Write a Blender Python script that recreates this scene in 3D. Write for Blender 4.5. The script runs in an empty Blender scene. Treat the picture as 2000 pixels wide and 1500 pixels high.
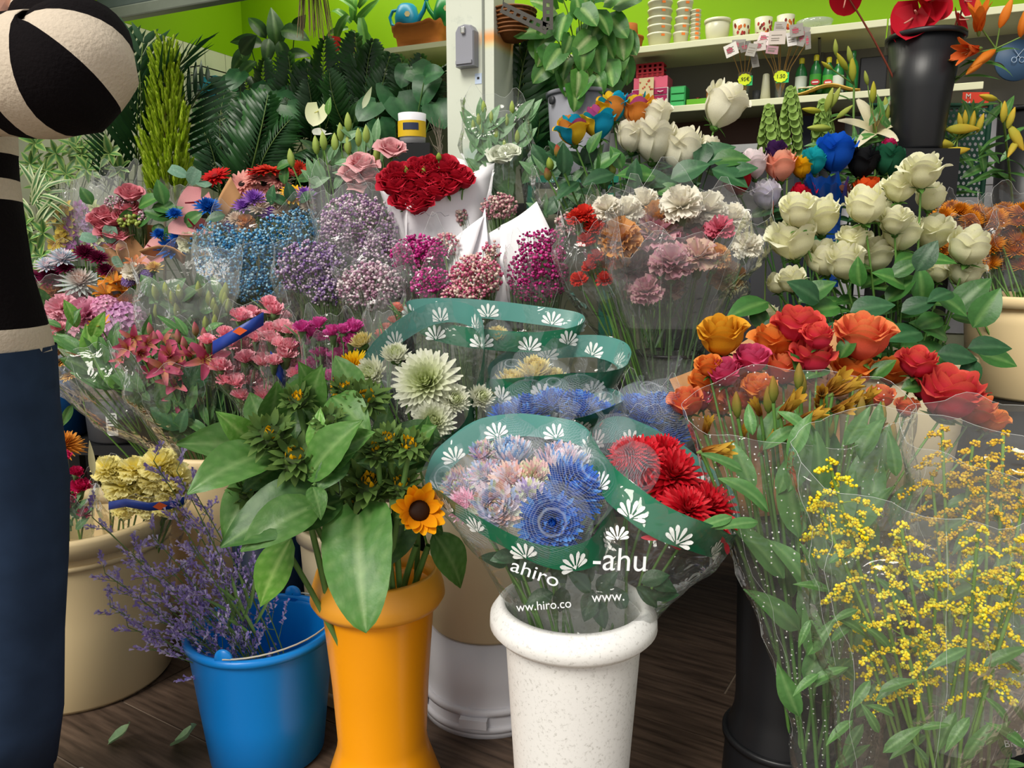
import bpy, math, random
import numpy as np
from mathutils import Vector, Matrix, noise
random.seed(7)
scene = bpy.context.scene
# ------------------------------------------------------------------ camera
CAM = Vector((0, 0, 1.03)); PITCH = math.radians(9.5); F = 1500.0
cd = bpy.data.cameras.new('camera'); cam = bpy.data.objects.new('camera', cd)
scene.collection.objects.link(cam); scene.camera = cam
cam.location = CAM; cam.rotation_euler = (math.pi/2 - PITCH, 0, 0)
cd.sensor_width = 36; cd.lens = 27.0; cd.clip_start = 0.02
FW = Vector((0, math.cos(PITCH), -math.sin(PITCH))); UP = Vector((0, math.sin(PITCH), math.cos(PITCH)))
# ------------------------------------------------------------------ light
W = bpy.data.worlds.new('world'); scene.world = W; W.use_nodes = True
nt = W.node_tree; nt.nodes.clear()
bg = nt.nodes.new('ShaderNodeBackground'); wo = nt.nodes.new('ShaderNodeOutputWorld')
sk = nt.nodes.new('ShaderNodeTexSky'); sk.sky_type = 'HOSEK_WILKIE'; sk.turbidity = 6.0; sk.ground_albedo = 0.35
sk.sun_direction = Vector((-0.60, -0.55, 0.58)).normalized()
mx = nt.nodes.new('ShaderNodeMix'); mx.data_type = 'RGBA'; mx.inputs[0].default_value = 0.72
nt.links.new(sk.outputs[0], mx.inputs[6]); mx.inputs[7].default_value = (1.0, 0.985, 0.96, 1)
nt.links.new(mx.outputs[2], bg.inputs[0]); bg.inputs[1].default_value = 0.72
nt.links.new(bg.outputs[0], wo.inputs[0])
sd = bpy.data.lights.new('sun', 'SUN'); sd.energy = 2.5; sd.angle = math.radians(28); sd.color = (1.0, 0.95, 0.86)
sun = bpy.data.objects.new('sun', sd); scene.collection.objects.link(sun)
sun.rotation_euler = Vector((-0.46, -0.66, 0.80)).to_track_quat('Z', 'Y').to_euler()
vs = scene.view_settings; vs.view_transform = 'Standard'; vs.look = 'None'; vs.gamma = 1.0; vs.exposure = 0.42
vs.use_curve_mapping = False
scene.cycles.transparent_max_bounces = 40; scene.cycles.max_bounces = 8
scene.cycles.caustics_reflective = False; scene.cycles.caustics_refractive = False
# ------------------------------------------------------------------ helpers
COL = scene.collection
def ray(px, py): return FW + Vector((1, 0, 0))*((px-1000)/F) + UP*((750-py)/F)
def P(px, py, Y):
    d = ray(px, py); return CAM + d*(Y/d.y)
def PZ(px, py, Z):
    d = ray(px, py); return CAM + d*((Z-CAM.z)/d.z)
def S(py, Y):
    d = ray(1000, py); return Y/d.y/F          # metres per pixel
def lin(c):
    if isinstance(c, str):
        c = c.lstrip('#'); c = [int(c[i:i+2], 16)/255 for i in (0, 2, 4)]
        c = [x/12.92 if x <= .04045 else ((x+.055)/1.055)**2.4 for x in c]
    return np.array(c[:3], float)
def mixc(a, b, t): return a*(1-t)+b*t
class MB:
    def __init__(s): s.v = []; s.f = []; s.c = []
    def add(s, vs_, fs, cs):
        b = len(s.v); s.v.extend(vs_); s.f.extend([tuple(i+b for i in f) for f in fs])
        if isinstance(cs, np.ndarray) and cs.ndim == 1: s.c.extend([tuple(cs)]*len(vs_))
        else: s.c.extend([tuple(x) for x in cs])
    def mesh(s, name, m, smooth=True):
        me = bpy.data.meshes.new(name); me.from_pydata([tuple(v) for v in s.v], [], s.f)
        if s.c and s.c[0] is not None:
            a = me.color_attributes.new('Col', 'FLOAT_COLOR', 'POINT')
            arr = np.ones((len(s.v), 4), np.float32); arr[:, :3] = np.array(s.c, np.float32)
            a.data.foreach_set('color', arr.ravel())
        if smooth: me.polygons.foreach_set('use_smooth', [True]*len(me.polygons))
        if m: me.materials.append(m)
        me.update(); return me
def grid(nu, nv, wrap=False):
    f = []
    for i in range(nu):
        for j in range(nv):
            j2 = (j+1) % nv if wrap else j+1
            w = nv if wrap else nv+1
            f.append((i*w+j, i*w+j2, (i+1)*w+j2, (i+1)*w+j))
    return f
def tag(o, label=None, cat=None, group=None, kind=None):
    if label: o['label'] = label
    if cat: o['category'] = cat
    if group: o['group'] = group
    if kind: o['kind'] = kind
    return o
def thing(name, label, cat, loc, group=None):
    o = bpy.data.objects.new(name, None); COL.objects.link(o); o.location = loc; o.empty_display_size = .05
    return tag(o, label, cat, group)
def wloc(o):
    l = Vector(o.location); p = o.parent
    while p: l = l+p.location; p = p.parent
    return l
def add(name, me, parent=None, loc=(0, 0, 0), rot=None, scale=1.0):
    """mesh object; loc is in world space; parents are never rotated or scaled unless noted"""
    o = bpy.data.objects.new(name, me); COL.objects.link(o)
    if parent:
        o.parent = parent
        if parent.rotation_mode == 'QUATERNION' and abs(parent.rotation_quaternion.angle) > 1e-5:
            o.matrix_parent_inverse = (Matrix.Translation(wloc(parent)) @ parent.rotation_quaternion.to_matrix().to_4x4()).inverted()
        else: loc = Vector(loc)-wloc(parent)
    o.location = loc
    if rot is not None: o.rotation_mode = 'QUATERNION'; o.rotation_quaternion = rot.to_quaternion() if isinstance(rot, Matrix) else rot
    o.scale = (scale,)*3 if isinstance(scale, (int, float)) else scale
    return o
def frame(z, hint=Vector((0, 0, 1)), roll=0.0):
    """rotation whose local Z points along z"""
    z = Vector(z).normalized(); x = Vector(hint).cross(z)
    if x.length < 1e-4: x = Vector((1, 0, 0)).cross(z)
    x.normalize(); y = z.cross(x)
    m = Matrix((x, y, z)).transposed()
    return m @ Matrix.Rotation(roll, 3, 'Z') if roll else m
def leaf_frame(d, n=Vector((0, 0, 1))):
    """local Y along d, local Z close to n"""
    y = Vector(d).normalized(); x = y.cross(Vector(n))
    if x.length < 1e-4: x = y.cross(Vector((1, 0.2, 0)))
    x.normalize(); z = x.cross(y); return Matrix((x, y, z)).transposed()
# ------------------------------------------------------------------ materials
def new_mat(name):
    m = bpy.data.materials.new(name); m.use_nodes = True; n = m.node_tree; n.nodes.clear()
    return m, n, n.nodes.new('ShaderNodeOutputMaterial')
def N(n, t, **k):
    o = n.nodes.new(t)
    for a, b in k.items(): setattr(o, a, b)
    return o
def pigment(name, rough=.6, transl=.25, spec=.3, noise_s=60, noise_a=.12, rnd=.1, bump=.0, coat=0.0):
    m, n, out = new_mat(name); at = N(n, 'ShaderNodeAttribute', attribute_name='Col')
    tx = N(n, 'ShaderNodeTexNoise'); tx.inputs['Scale'].default_value = noise_s; tx.inputs['Detail'].default_value = 3
    tc = N(n, 'ShaderNodeTexCoord'); n.links.new(tc.outputs['Object'], tx.inputs['Vector'])
    oi = N(n, 'ShaderNodeObjectInfo')
    m1 = N(n, 'ShaderNodeMapRange'); m1.inputs[3].default_value = 1-noise_a*1.6; m1.inputs[4].default_value = 1+noise_a*1.6
    n.links.new(tx.outputs[0], m1.inputs[0])
    m2 = N(n, 'ShaderNodeMapRange'); m2.inputs[3].default_value = 1-rnd; m2.inputs[4].default_value = 1+rnd
    n.links.new(oi.outputs['Random'], m2.inputs[0])
    mu = N(n, 'ShaderNodeMath', operation='MULTIPLY'); n.links.new(m1.outputs[0], mu.inputs[0]); n.links.new(m2.outputs[0], mu.inputs[1])
    vm = N(n, 'ShaderNodeVectorMath', operation='SCALE'); n.links.new(at.outputs['Color'], vm.inputs[0]); n.links.new(mu.outputs[0], vm.inputs['Scale'])
    b = N(n, 'ShaderNodeBsdfPrincipled'); b.inputs['Roughness'].default_value = rough; b.inputs['Specular IOR Level'].default_value = spec
    b.inputs['Coat Weight'].default_value = coat
    n.links.new(vm.outputs[0], b.inputs['Base Color'])
    if bump:
        bp = N(n, 'ShaderNodeBump'); bp.inputs['Strength'].default_value = bump; bp.inputs['Distance'].default_value = .004
        n.links.new(tx.outputs[0], bp.inputs['Height']); n.links.new(bp.outputs[0], b.inputs['Normal'])
    if transl:
        t = N(n, 'ShaderNodeBsdfTranslucent'); n.links.new(vm.outputs[0], t.inputs[0])
        x = N(n, 'ShaderNodeMixShader'); x.inputs[0].default_value = transl
        n.links.new(b.outputs[0], x.inputs[1]); n.links.new(t.outputs[0], x.inputs[2]); n.links.new(x.outputs[0], out.inputs[0])
    else: n.links.new(b.outputs[0], out.inputs[0])
    return m
def solid(name, c, rough=.5, spec=.4, var=.08, scale=12, bump=.0, metal=0.0, dirt=None, dirt_scale=30, dirt_lo=.62):
    m, n, out = new_mat(name); tc = N(n, 'ShaderNodeTexCoord')
    tx = N(n, 'ShaderNodeTexNoise'); tx.inputs['Scale'].default_value = scale; tx.inputs['Detail'].default_value = 5
    n.links.new(tc.outputs['Object'], tx.inputs['Vector'])
    c = lin(c); r = N(n, 'ShaderNodeMix', data_type='RGBA')
    r.inputs[6].default_value = (*np.clip(c*(1-var), 0, 1), 1); r.inputs[7].default_value = (*np.clip(c*(1+var), 0, 1), 1)
    n.links.new(tx.outputs[0], r.inputs[0]); src = r.outputs[2]
    if dirt:
        t2 = N(n, 'ShaderNodeTexNoise'); t2.inputs['Scale'].default_value = dirt_scale; t2.inputs['Detail'].default_value = 8; t2.inputs['Roughness'].default_value = .75
        n.links.new(tc.outputs['Object'], t2.inputs['Vector'])
        mr = N(n, 'ShaderNodeMapRange'); mr.inputs[1].default_value = dirt_lo; mr.inputs[2].default_value = dirt_lo+.12; n.links.new(t2.outputs[0], mr.inputs[0])
        r2 = N(n, 'ShaderNodeMix', data_type='RGBA'); n.links.new(mr.outputs[0], r2.inputs[0]); n.links.new(src, r2.inputs[6]); r2.inputs[7].default_value = (*lin(dirt), 1)
        src = r2.outputs[2]
    b = N(n, 'ShaderNodeBsdfPrincipled'); b.inputs['Roughness'].default_value = rough; b.inputs['Specular IOR Level'].default_value = spec; b.inputs['Metallic'].default_value = metal
    n.links.new(src, b.inputs['Base Color'])
    if bump:
        bp = N(n, 'ShaderNodeBump'); bp.inputs['Strength'].default_value = bump; bp.inputs['Distance'].default_value = .003
        n.links.new(tx.outputs[0], bp.inputs['Height']); n.links.new(bp.outputs[0], b.inputs['Normal'])
    n.links.new(b.outputs[0], out.inputs[0]); return m
def film(name, haze=.05, tint=(.97, .98, .97), gloss=.16, rough=.07, dots=False, crinkle=.6, hz_col=(.8, .8, .8), refl=.04):
    """clear plastic film: see-through, a Fresnel sheen and a little haze"""
    m, n, out = new_mat(name); tc = N(n, 'ShaderNodeTexCoord')
    tr = N(n, 'ShaderNodeBsdfTransparent'); tr.inputs[0].default_value = (*tint, 1)
    gl = N(n, 'ShaderNodeBsdfGlossy'); gl.inputs['Roughness'].default_value = rough; gl.inputs[0].default_value = (1, 1, 1, 1)
    tx = N(n, 'ShaderNodeTexNoise'); tx.inputs['Scale'].default_value = 22; tx.inputs['Detail'].default_value = 2; tx.inputs['Distortion'].default_value = 1.2
    n.links.new(tc.outputs['Object'], tx.inputs['Vector'])
    bp = N(n, 'ShaderNodeBump'); bp.inputs['Strength'].default_value = crinkle; bp.inputs['Distance'].default_value = .012
    n.links.new(tx.outputs[0], bp.inputs['Height']); n.links.new(bp.outputs[0], gl.inputs['Normal'])
    fr = N(n, 'ShaderNodeLayerWeight'); fr.inputs[0].default_value = gloss; n.links.new(bp.outputs[0], fr.inputs['Normal'])
    cl = N(n, 'ShaderNodeMath', operation='MULTIPLY_ADD'); cl.inputs[1].default_value = .5; cl.inputs[2].default_value = refl; n.links.new(fr.outputs[0], cl.inputs[0])
    x1 = N(n, 'ShaderNodeMixShader'); n.links.new(cl.outputs[0], x1.inputs[0]); n.links.new(tr.outputs[0], x1.inputs[1]); n.links.new(gl.outputs[0], x1.inputs[2])
    df = N(n, 'ShaderNodeBsdfDiffuse'); df.inputs[0].default_value = (*hz_col, 1)
    x2 = N(n, 'ShaderNodeMixShader'); x2.inputs[0].default_value = haze
    n.links.new(x1.outputs[0], x2.inputs[1]); n.links.new(df.outputs[0], x2.inputs[2])
    if dots:
        vo = N(n, 'ShaderNodeTexVoronoi'); vo.inputs['Scale'].default_value = 95; vo.inputs['Randomness'].default_value = .25
        n.links.new(tc.outputs['Object'], vo.inputs['Vector'])
        lt = N(n, 'ShaderNodeMath', operation='LESS_THAN'); lt.inputs[1].default_value = .14; n.links.new(vo.outputs['Distance'], lt.inputs[0])
        ml = N(n, 'ShaderNodeMath', operation='MULTIPLY_ADD'); ml.inputs[1].default_value = .75; ml.inputs[2].default_value = haze; n.links.new(lt.outputs[0], ml.inputs[0])
        n.links.new(ml.outputs[0], x2.inputs[0])
    n.links.new(x2.outputs[0], out.inputs[0]); return m
def net_mat(name, sc=13.0, lo=.86):
    m, n, out = new_mat(name); tc = N(n, 'ShaderNodeTexCoord')
    wv = N(n, 'ShaderNodeTexWave'); wv.bands_direction = 'Z'; wv.inputs['Scale'].default_value = sc; wv.inputs['Distortion'].default_value = .6; n.links.new(tc.outputs['Object'], wv.inputs['Vector'])
    w2 = N(n, 'ShaderNodeTexWave'); w2.bands_direction = 'X'; w2.inputs['Scale'].default_value = sc; w2.inputs['Distortion'].default_value = .6; n.links.new(tc.outputs['Object'], w2.inputs['Vector'])
    mxm = N(n, 'ShaderNodeMath', operation='MAXIMUM'); n.links.new(wv.outputs[1], mxm.inputs[0]); n.links.new(w2.outputs[1], mxm.inputs[1])
    gt = N(n, 'ShaderNodeMapRange'); gt.inputs[1].default_value = lo; gt.inputs[2].default_value = lo+.2; gt.inputs[3].default_value = .02; gt.inputs[4].default_value = .28; n.links.new(mxm.outputs[0], gt.inputs[0])
    tr = N(n, 'ShaderNodeBsdfTransparent'); df = N(n, 'ShaderNodeBsdfDiffuse'); df.inputs[0].default_value = (.75, .82, .92, 1)
    x = N(n, 'ShaderNodeMixShader'); n.links.new(gt.outputs[0], x.inputs[0]); n.links.new(tr.outputs[0], x.inputs[1]); n.links.new(df.outputs[0], x.inputs[2])
    n.links.new(x.outputs[0], out.inputs[0]); return m
M = {}
M['petal'] = pigment('petal', .62, .28, .2, 40, .07, .07)
M['leaf'] = pigment('leaf', .42, .18, .4, 9, .16, .16, .25)
M['gloss_leaf'] = pigment('gloss_leaf', .38, .12, .35, 7, .22, .22, .2)
M['stem'] = pigment('stem', .5, 0, .35, 30, .15, .12)
M['plain'] = pigment('plain', .55, 0, .35, 25, .05, .0)
M['film'] = film('cellophane', .022)
M['film_highlight'] = film('cellophane_highlight', .28, hz_col=(.92, .94, .95))  # whitish haze that paints highlights on sleeve rims and creases
M['film_hazy'] = film('hazy_cellophane', .07, gloss=.2, refl=.012)
M['film_dots'] = film('dotted_cellophane', .03, dots=True)
M['film_dark'] = film('grey_cellophane', .03, (.80, .84, .84), .2)
M['net'] = net_mat('flower_net')
M['paper'] = solid('white_paper', '#eeecf0', .75, .2, .03, 20, .1)
M['kraft'] = solid('kraft_paper', '#b98a5e', .8, .2, .1, 25, .15)
M['bead'] = pigment('bead', .6, .15, .25, 30, .05, .05)
# ------------------------------------------------------------------ shape builders
def V3(a): return np.array(a, float)
def nrm(a): a = V3(a); return a/(np.linalg.norm(a)+1e-9)
def prof_petal(t): return (math.sin(math.pi*min(1, .12+.88*t)**.8*.93))**.8 if t < 1 else .22
def prof_round(t): return max(.12, math.sqrt(max(0, 1-((t-.58)/.60)**2)))
def prof_leaf(t): return max(.02, math.sin(math.pi*t**.75)**.9) if 0 < t < 1 else .03
def prof_heart(t): return max(.02, (1-t)**.62*(.62+1.0*t**.45)*min(1, .45+8*t)) if t < 1 else .0
def prof_strap(t): return max(.05, (min(1, .55+t*2))*(1-t**3.5)) if t < 1 else .04
def strap(mb, o, d, n, L, Wd, bend=0., cup=0., nu=4, nv=2, c0=None, c1=None, prof=prof_petal, ruf=0., rf=3., ph=0., bp=1., edge=None):
    """bent strip from o along d, curling towards n; half width Wd"""
    o = V3(o); d = nrm(d); n = V3(n); n = nrm(n-d*np.dot(n, d)); b = np.cross(d, n)
    pos = o.copy(); vs_ = []; cs = []
    for i in range(nu+1):
        t = i/nu; th = bend*t**bp
        dd = d*math.cos(th)+n*math.sin(th); nn = -d*math.sin(th)+n*math.cos(th)
        if i: pos = pos+dd*(L/nu)
        w = Wd*prof(t)
        for j in range(nv+1):
            s = 2*j/nv-1
            off = cup*s*s*w + (ruf*math.sin(rf*s*math.pi+ph)*t*t if ruf else 0)
            vs_.append(pos+b*(s*w)+nn*off)
            c = mixc(c0, c1, t)
            if edge is not None: c = mixc(c, edge, abs(s)**2*.7)
            cs.append(c)
    mb.add(vs_, grid(nu, nv), cs)
def tube(mb, pts, r0, r1=None, c=None, n=6, cap=False):
    pts = [V3(p) for p in pts]; r1 = r0 if r1 is None else r1; k = len(pts); vs_ = []
    up = np.array([.3, .2, 1.]); prev = None
    for i, p in enumerate(pts):
        t = nrm(pts[min(i+1, k-1)]-pts[max(i-1, 0)])
        if prev is None:
            x = np.cross(up, t); x = np.cross(np.array([1., 0, 0]), t) if np.linalg.norm(x) < 1e-3 else x
        else: x = prev-t*np.dot(prev, t)
        x = nrm(x); prev = x; y = np.cross(t, x); r = r0+(r1-r0)*i/(k-1)
        for j in range(n):
            a = 2*math.pi*j/n; vs_.append(p+(x*math.cos(a)+y*math.sin(a))*r)
    f = grid(k-1, n, True)
    if cap: f += [tuple(range(n))[::-1], tuple(range((k-1)*n, k*n))]
    mb.add(vs_, f, c)
def lathe(mb, prof, c, n=40, center=(0, 0, 0), squash=1.0):
    vs_ = []
    for r, z in prof:
        for j in range(n):
            a = 2*math.pi*j/n; vs_.append((center[0]+r*math.cos(a), center[1]+r*math.sin(a)*squash, center[2]+z))
    mb.add(vs_, grid(len(prof)-1, n, True), c)
def box(mb, x0, x1, y0, y1, z0, z1, c, rot=None, o=(0, 0, 0)):
    v = [V3((x, y, z)) for z in (z0, z1) for y in (y0, y1) for x in (x0, x1)]
    if rot is not None: v = [V3(rot @ Vector(p)) for p in v]
    v = [p+V3(o) for p in v]
    mb.add(v, [(0, 2, 3, 1), (4, 5, 7, 6), (0, 1, 5, 4), (2, 6, 7, 3), (0, 4, 6, 2), (1, 3, 7, 5)], c)
OCT = ([(1, 0, 0), (-1, 0, 0), (0, 1, 0), (0, -1, 0), (0, 0, 1), (0, 0, -1)], [(0, 2, 4), (2, 1, 4), (1, 3, 4), (3, 0, 4), (2, 0, 5), (1, 2, 5), (3, 1, 5), (0, 3, 5)])
def _ico():
    g = (1+5**.5)/2; v = [nrm(p) for p in [(-1, g, 0), (1, g, 0), (-1, -g, 0), (1, -g, 0), (0, -1, g), (0, 1, g), (0, -1, -g), (0, 1, -g), (g, 0, -1), (g, 0, 1), (-g, 0, -1), (-g, 0, 1)]]
    f = [(0, 11, 5), (0, 5, 1), (0, 1, 7), (0, 7, 10), (0, 10, 11), (1, 5, 9), (5, 11, 4), (11, 10, 2), (10, 7, 6), (7, 1, 8), (3, 9, 4), (3, 4, 2), (3, 2, 6), (3, 6, 8), (3, 8, 9), (4, 9, 5), (2, 4, 11), (6, 2, 10), (8, 6, 7), (9, 8, 1)]
    return v, f
ICO = _ico()
def ball(mb, p, r, c, st=(1, 1, 1), ico=True):
    v, f = ICO if ico else OCT
    mb.add([V3(p)+V3(q)*r*V3(st) for q in v], f, c)
def ellip(mb, c, rx, ry, rz, col, nu=8, nv=14, rot=None):
    vs_ = []
    for i in range(nu+1):
        th = math.pi*i/nu
        for j in range(nv):
            a = 2*math.pi*j/nv; p = Vector((rx*math.sin(th)*math.cos(a), ry*math.sin(th)*math.sin(a), rz*math.cos(th)))
            if rot is not None: p = rot @ p
            vs_.append(V3(c)+V3(p))
    mb.add(vs_, grid(nu, nv, True), col)
CACHE = {}
def cached(key, fn):
    if key not in CACHE: CACHE[key] = fn()
    return CACHE[key]
GA = 2.399963
# ---- blooms: local Z is the flower axis, diameter 1, base near the origin
def rose_mesh(ci, co, ce=None, opn=.4, tall=1.0, seed=0, tip=None):
    ci, co = lin(ci), lin(co); ce = lin(ce) if ce else co; rd = random.Random(seed)
    def go():
        mb = MB(); ph = rd.random()*6
        layers = [(.09, 2, 1.9, .92, 0.), (.17, 3, 1.35, .97, .02), (.26, 3, 1.2, 1.0, .05), (.35, 4, 1.0, .98, .10), (.42, 5, .86, .90, .22), (.46, 5, .82, .80, .38)]
        for li, (R, k, aw, H, fl) in enumerate(layers):
            fr = li/(len(layers)-1)
            for q in range(k):
                p0 = ph+li*1.1+2*math.pi*q/k+rd.uniform(-.15, .15); fl2 = fl*(opn+.25)*rd.uniform(.6, 1.4); h = H*tall*rd.uniform(.93, 1.04); tw = rd.uniform(-.03, .03)
                nu, nv = 6, 6; vs_ = []; cs = []; wav = rd.uniform(0, 6)
                for i in range(nu+1):
                    u = i/nu; wp = (.55+.45*math.sin(math.pi*min(1, u*1.25)*.5))*(1 if u < .8 else 1-.35*((u-.8)/.2)**2)
                    for j in range(nv+1):
                        v = 2*j/nv-1; a = p0+v*aw*wp
                        cupr = (math.sin(min(1, u*1.5+.08)*math.pi/2))**.75
                        r = R*cupr*(1-.10*math.sin(math.pi*u)*0)+.03*v*R*2 - (.10*R*max(0, u-.5)*2*(1-opn) if li > 1 else 0)
                        r += fl2*max(0, u-.55)**2*3.2*(1+.4*abs(v)) + .012*math.sin(3*v+wav)*u
                        z = h*(u - .16*v*v*u*u - fl2*max(0, u-.8)*1.2)*.95
                        vs_.append((r*math.cos(a), r*math.sin(a), z))
                        c = mixc(ci, co, min(1, fr*1.1)); c = mixc(c, ce, max(0, (u-.6)/.4)**1.5*.85)
                        cs.append(c)
                mb.add(vs_, grid(nu, nv), cs)
        g = lin('#4f7a35')      # sepals
        for q in range(5):
            a = q*1.2566; strap(mb, (0, 0, .02), (math.cos(a), math.sin(a), .1), (0, 0, -1), .42, .07, rd.uniform(-.4, 1.0), .2, 4, 2, g, g*1.1, prof_leaf)
        ellip(mb, (0, 0, -.02), .12, .12, .11, g, 5, 8)
        return mb.mesh('rose_bloom', M['petal'])
    return cached(('rose', tuple(ci), tuple(co), tuple(ce), opn, tall, seed), go)
def rainbow_mesh(seed):
    cols = [lin(c) for c in ('#f4c01c', '#12aed6', '#b8508c', '#ea903c', '#16a0c8', '#f2ca30')]; rd = random.Random(seed)
    def go():
        base = rose_mesh('#d8a030', '#d8a030', None, .35, 1.05, seed); me = base.copy(); n = len(me.vertices); ca = me.color_attributes['Col']
        pv = 49; pet = [cols[rd.randrange(6)] for _ in range(40)]
        for i in range(min(n, 22*pv)):
            ca.data[i].color = (*pet[i//pv], 1)
        return me
    return cached(('rainbow', seed), go)
def carnation_mesh(c0, c1, n=46, seed=0, dome=1.0, cup=False, edge=None):
    c0, c1 = lin(c0), lin(c1); ed = lin(edge) if edge else None; rd = random.Random(seed)
    def go():
        mb = MB()
        for q in range(n):
            t = (q+.5)/n; th = (1.05 if cup else 1.75)*t**.55; a = q*GA
            d = V3((math.sin(th)*math.cos(a), math.sin(th)*math.sin(a), math.cos(th)*dome)); up = V3((-math.cos(th)*math.cos(a), -math.cos(th)*math.sin(a), math.sin(th)+.2))
            o = (0, 0, .22) if not cup else (0, 0, .1)
            L = .44*rd.uniform(.85, 1.1)
            strap(mb, V3(o)+d*.06, d, up, L, .17, rd.uniform(-.5, .3), rd.uniform(-.2, .3), 4, 6, mixc(c0, c1, rd.random()*.4), mixc(c0, c1, .6+.4*rd.random()), prof_fan, .045, rd.choice((2.5, 3.5)), rd.random()*6, edge=ed)
        g = lin('#6f8d5a'); lathe(mb, [(.05, -.38), (.11, -.3), (.14, 0), (.19, .14), (.1, .2)], g, 8)
        return mb.mesh('carnation_bloom', M['petal'])
    return cached(('carn', tuple(c0), tuple(c1), n, seed, dome, cup, edge), go)
def prof_fan(t): return .25+.75*t**.7
def mum_mesh(c0, c1, n=110, wid=.055, incurve=.9, th1=1.9, seed=0, ctr=None, L0=.28, L1=.5, pal=None):
    """pom-pom or daisy-like chrysanthemum made of many strap petals"""
    c0, c1 = lin(c0), lin(c1); rd = random.Random(seed); pl = [lin(x) for x in pal] if pal else None
    def go():
        mb = MB()
        for q in range(n):
            t = (q+.5)/n; th = th1*t**.6; a = q*GA
            d = V3((math.sin(th)*math.cos(a), math.sin(th)*math.sin(a), math.cos(th)))
            up = V3((-math.cos(th)*math.cos(a), -math.cos(th)*math.sin(a), math.sin(th)))
            L = (L0+(L1-L0)*t)*rd.uniform(.9, 1.08)
            ca = mixc(c0, c1, min(1, t*1.3)); cb = ca
            if pl: cb = pl[rd.randrange(len(pl))]; ca = mixc(ca, cb, .5)
            elif ctr: ca = mixc(lin(ctr), c1, min(1, t*1.5)); cb = mixc(ca, c1, .5)
            strap(mb, V3((0, 0, .18))+d*.02, d, up, L, wid*rd.uniform(.85, 1.1), incurve*rd.uniform(.8, 1.2), .45, 4, 2, ca, cb, prof_petal)
        g = lin('#5d7f3f'); ellip(mb, (0, 0, .06), .17, .17, .1, g, 5, 10)
        return mb.mesh('chrysanthemum_bloom', M['petal'])
    return cached(('mum', tuple(c0), tuple(c1), n, wid, incurve, th1, seed, ctr, L0, L1, tuple(pal) if pal else 0), go)
def gerbera_mesh(c0, c1, eye='#3a2a1c', seed=0):
    a0, a1, e = lin(c0), lin(c1), lin(eye); rd = random.Random(seed)
    def go():
        mb = MB()
        for ring, (k, th, L) in enumerate([(20, 1.5, .46), (18, 1.32, .42), (14, 1.0, .26)]):
            for q in range(k):
                a = 2*math.pi*q/k+ring*.17; th2 = th+rd.uniform(-.08, .08)
                d = V3((math.sin(th2)*math.cos(a), math.sin(th2)*math.sin(a), math.cos(th2))); up = V3((-math.cos(th2)*math.cos(a), -math.cos(th2)*math.sin(a), math.sin(th2)))
                strap(mb, d*.05+V3((0, 0, .03)), d, up, L, .06, rd.uniform(-.35, .1), .25, 4, 2, a0, a1, prof_petal)
        ellip(mb, (0, 0, .07), .11, .11, .06, e, 6, 12)
        ellip(mb, (0, 0, 0), .12, .12, .08, lin('#5b7d40'), 5, 10)
        return mb.mesh('gerbera_bloom', M['petal'])
    return cached(('gerb', c0, c1, eye, seed), go)
def trumpet_mesh(c0, c1, opn=.8, wid=.13, mark=None, seed=0, six=True, L=.72):
    """lily or alstroemeria: two whorls of three petals, pistil and stamens"""
    a0, a1 = lin(c0), lin(c1); rd = random.Random(seed); mk = lin(mark) if mark else None
    def go():
        mb = MB()
        for q in range(6):
            a = q*math.pi/3; th = .14+.56*opn; w = wid*(1 if q % 2 else .8)
            d = V3((math.sin(th)*math.cos(a), math.sin(th)*math.sin(a), math.cos(th))); up = V3((math.cos(a), math.sin(a), -.6))
            strap(mb, d*.02, d, up, L*rd.uniform(.92, 1.05), w, opn*rd.uniform(.8, 1.4), -.3, 6, 4, a0 if mk is None or q % 2 else mixc(a0, mk, .6), a1, prof_petal, .01, 2, rd.random()*6)
        for q in range(4):
            a = q*1.57; tube(mb, [(0, 0, .1), (.06*math.cos(a), .06*math.sin(a), .4), (.1*math.cos(a), .1*math.sin(a), .55)], .012, .008, lin('#c9b27a'), 4)
        lathe(mb, [(.02, -.12), (.05, -.05), (.06, .05)], lin('#7d9a52'), 8)
        return mb.mesh('trumpet_bloom', M['petal'])
    return cached(('trump', c0, c1, opn, wid, mark, seed, L), go)
def bud_mesh(c0, c1, fat=.16, seed=0):
    a0, a1 = lin(c0), lin(c1)
    def go():
        mb = MB(); prof = [(.03, 0), (fat*.65, .12), (fat, .35), (fat*.9, .6), (fat*.5, .85), (.02, 1)]; n = 12; vs_ = []; cs = []
        for r, z in prof:
            for j in range(n):
                a = 2*math.pi*j/n; rr = r*(1+.13*math.cos(3*a)); vs_.append((rr*math.cos(a), rr*math.sin(a), z)); cs.append(mixc(a0, a1, z))
        mb.add(vs_, grid(len(prof)-1, n, True), cs); return mb.mesh('flower_bud', M['petal'])
    return cached(('bud', c0, c1, fat), go)
def anthurium_mesh(c0, c1, sp='#b04a50'):
    a0, a1 = lin(c0), lin(c1)
    def go():
        mb = MB(); nu, nv = 10, 8; vs_ = []; cs = []
        for i in range(nu+1):
            u = i/nu
            for j in range(nv+1):
                v = 2*j/nv-1; w = .42*prof_heart(u)*1.5; lob = -.16*(abs(v)**1.2)*(1-u)**3*2
                vs_.append((v*w, -.12+u*1.0+lob, .20*v*v*w*3*.5+.10*u*u)); cs.append(mixc(a0, a1, u*.8))
        mb.add(vs_, grid(nu, nv), cs)
        tube(mb, [(0, 0, .02), (0, .10, .14), (0, .2, .30), (0, .27, .42)], .035, .022, lin(sp), 8, True)
        return mb.mesh('anthurium_spathe', M['petal'])
    return cached(('anth', c0, c1, sp), go)
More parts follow.
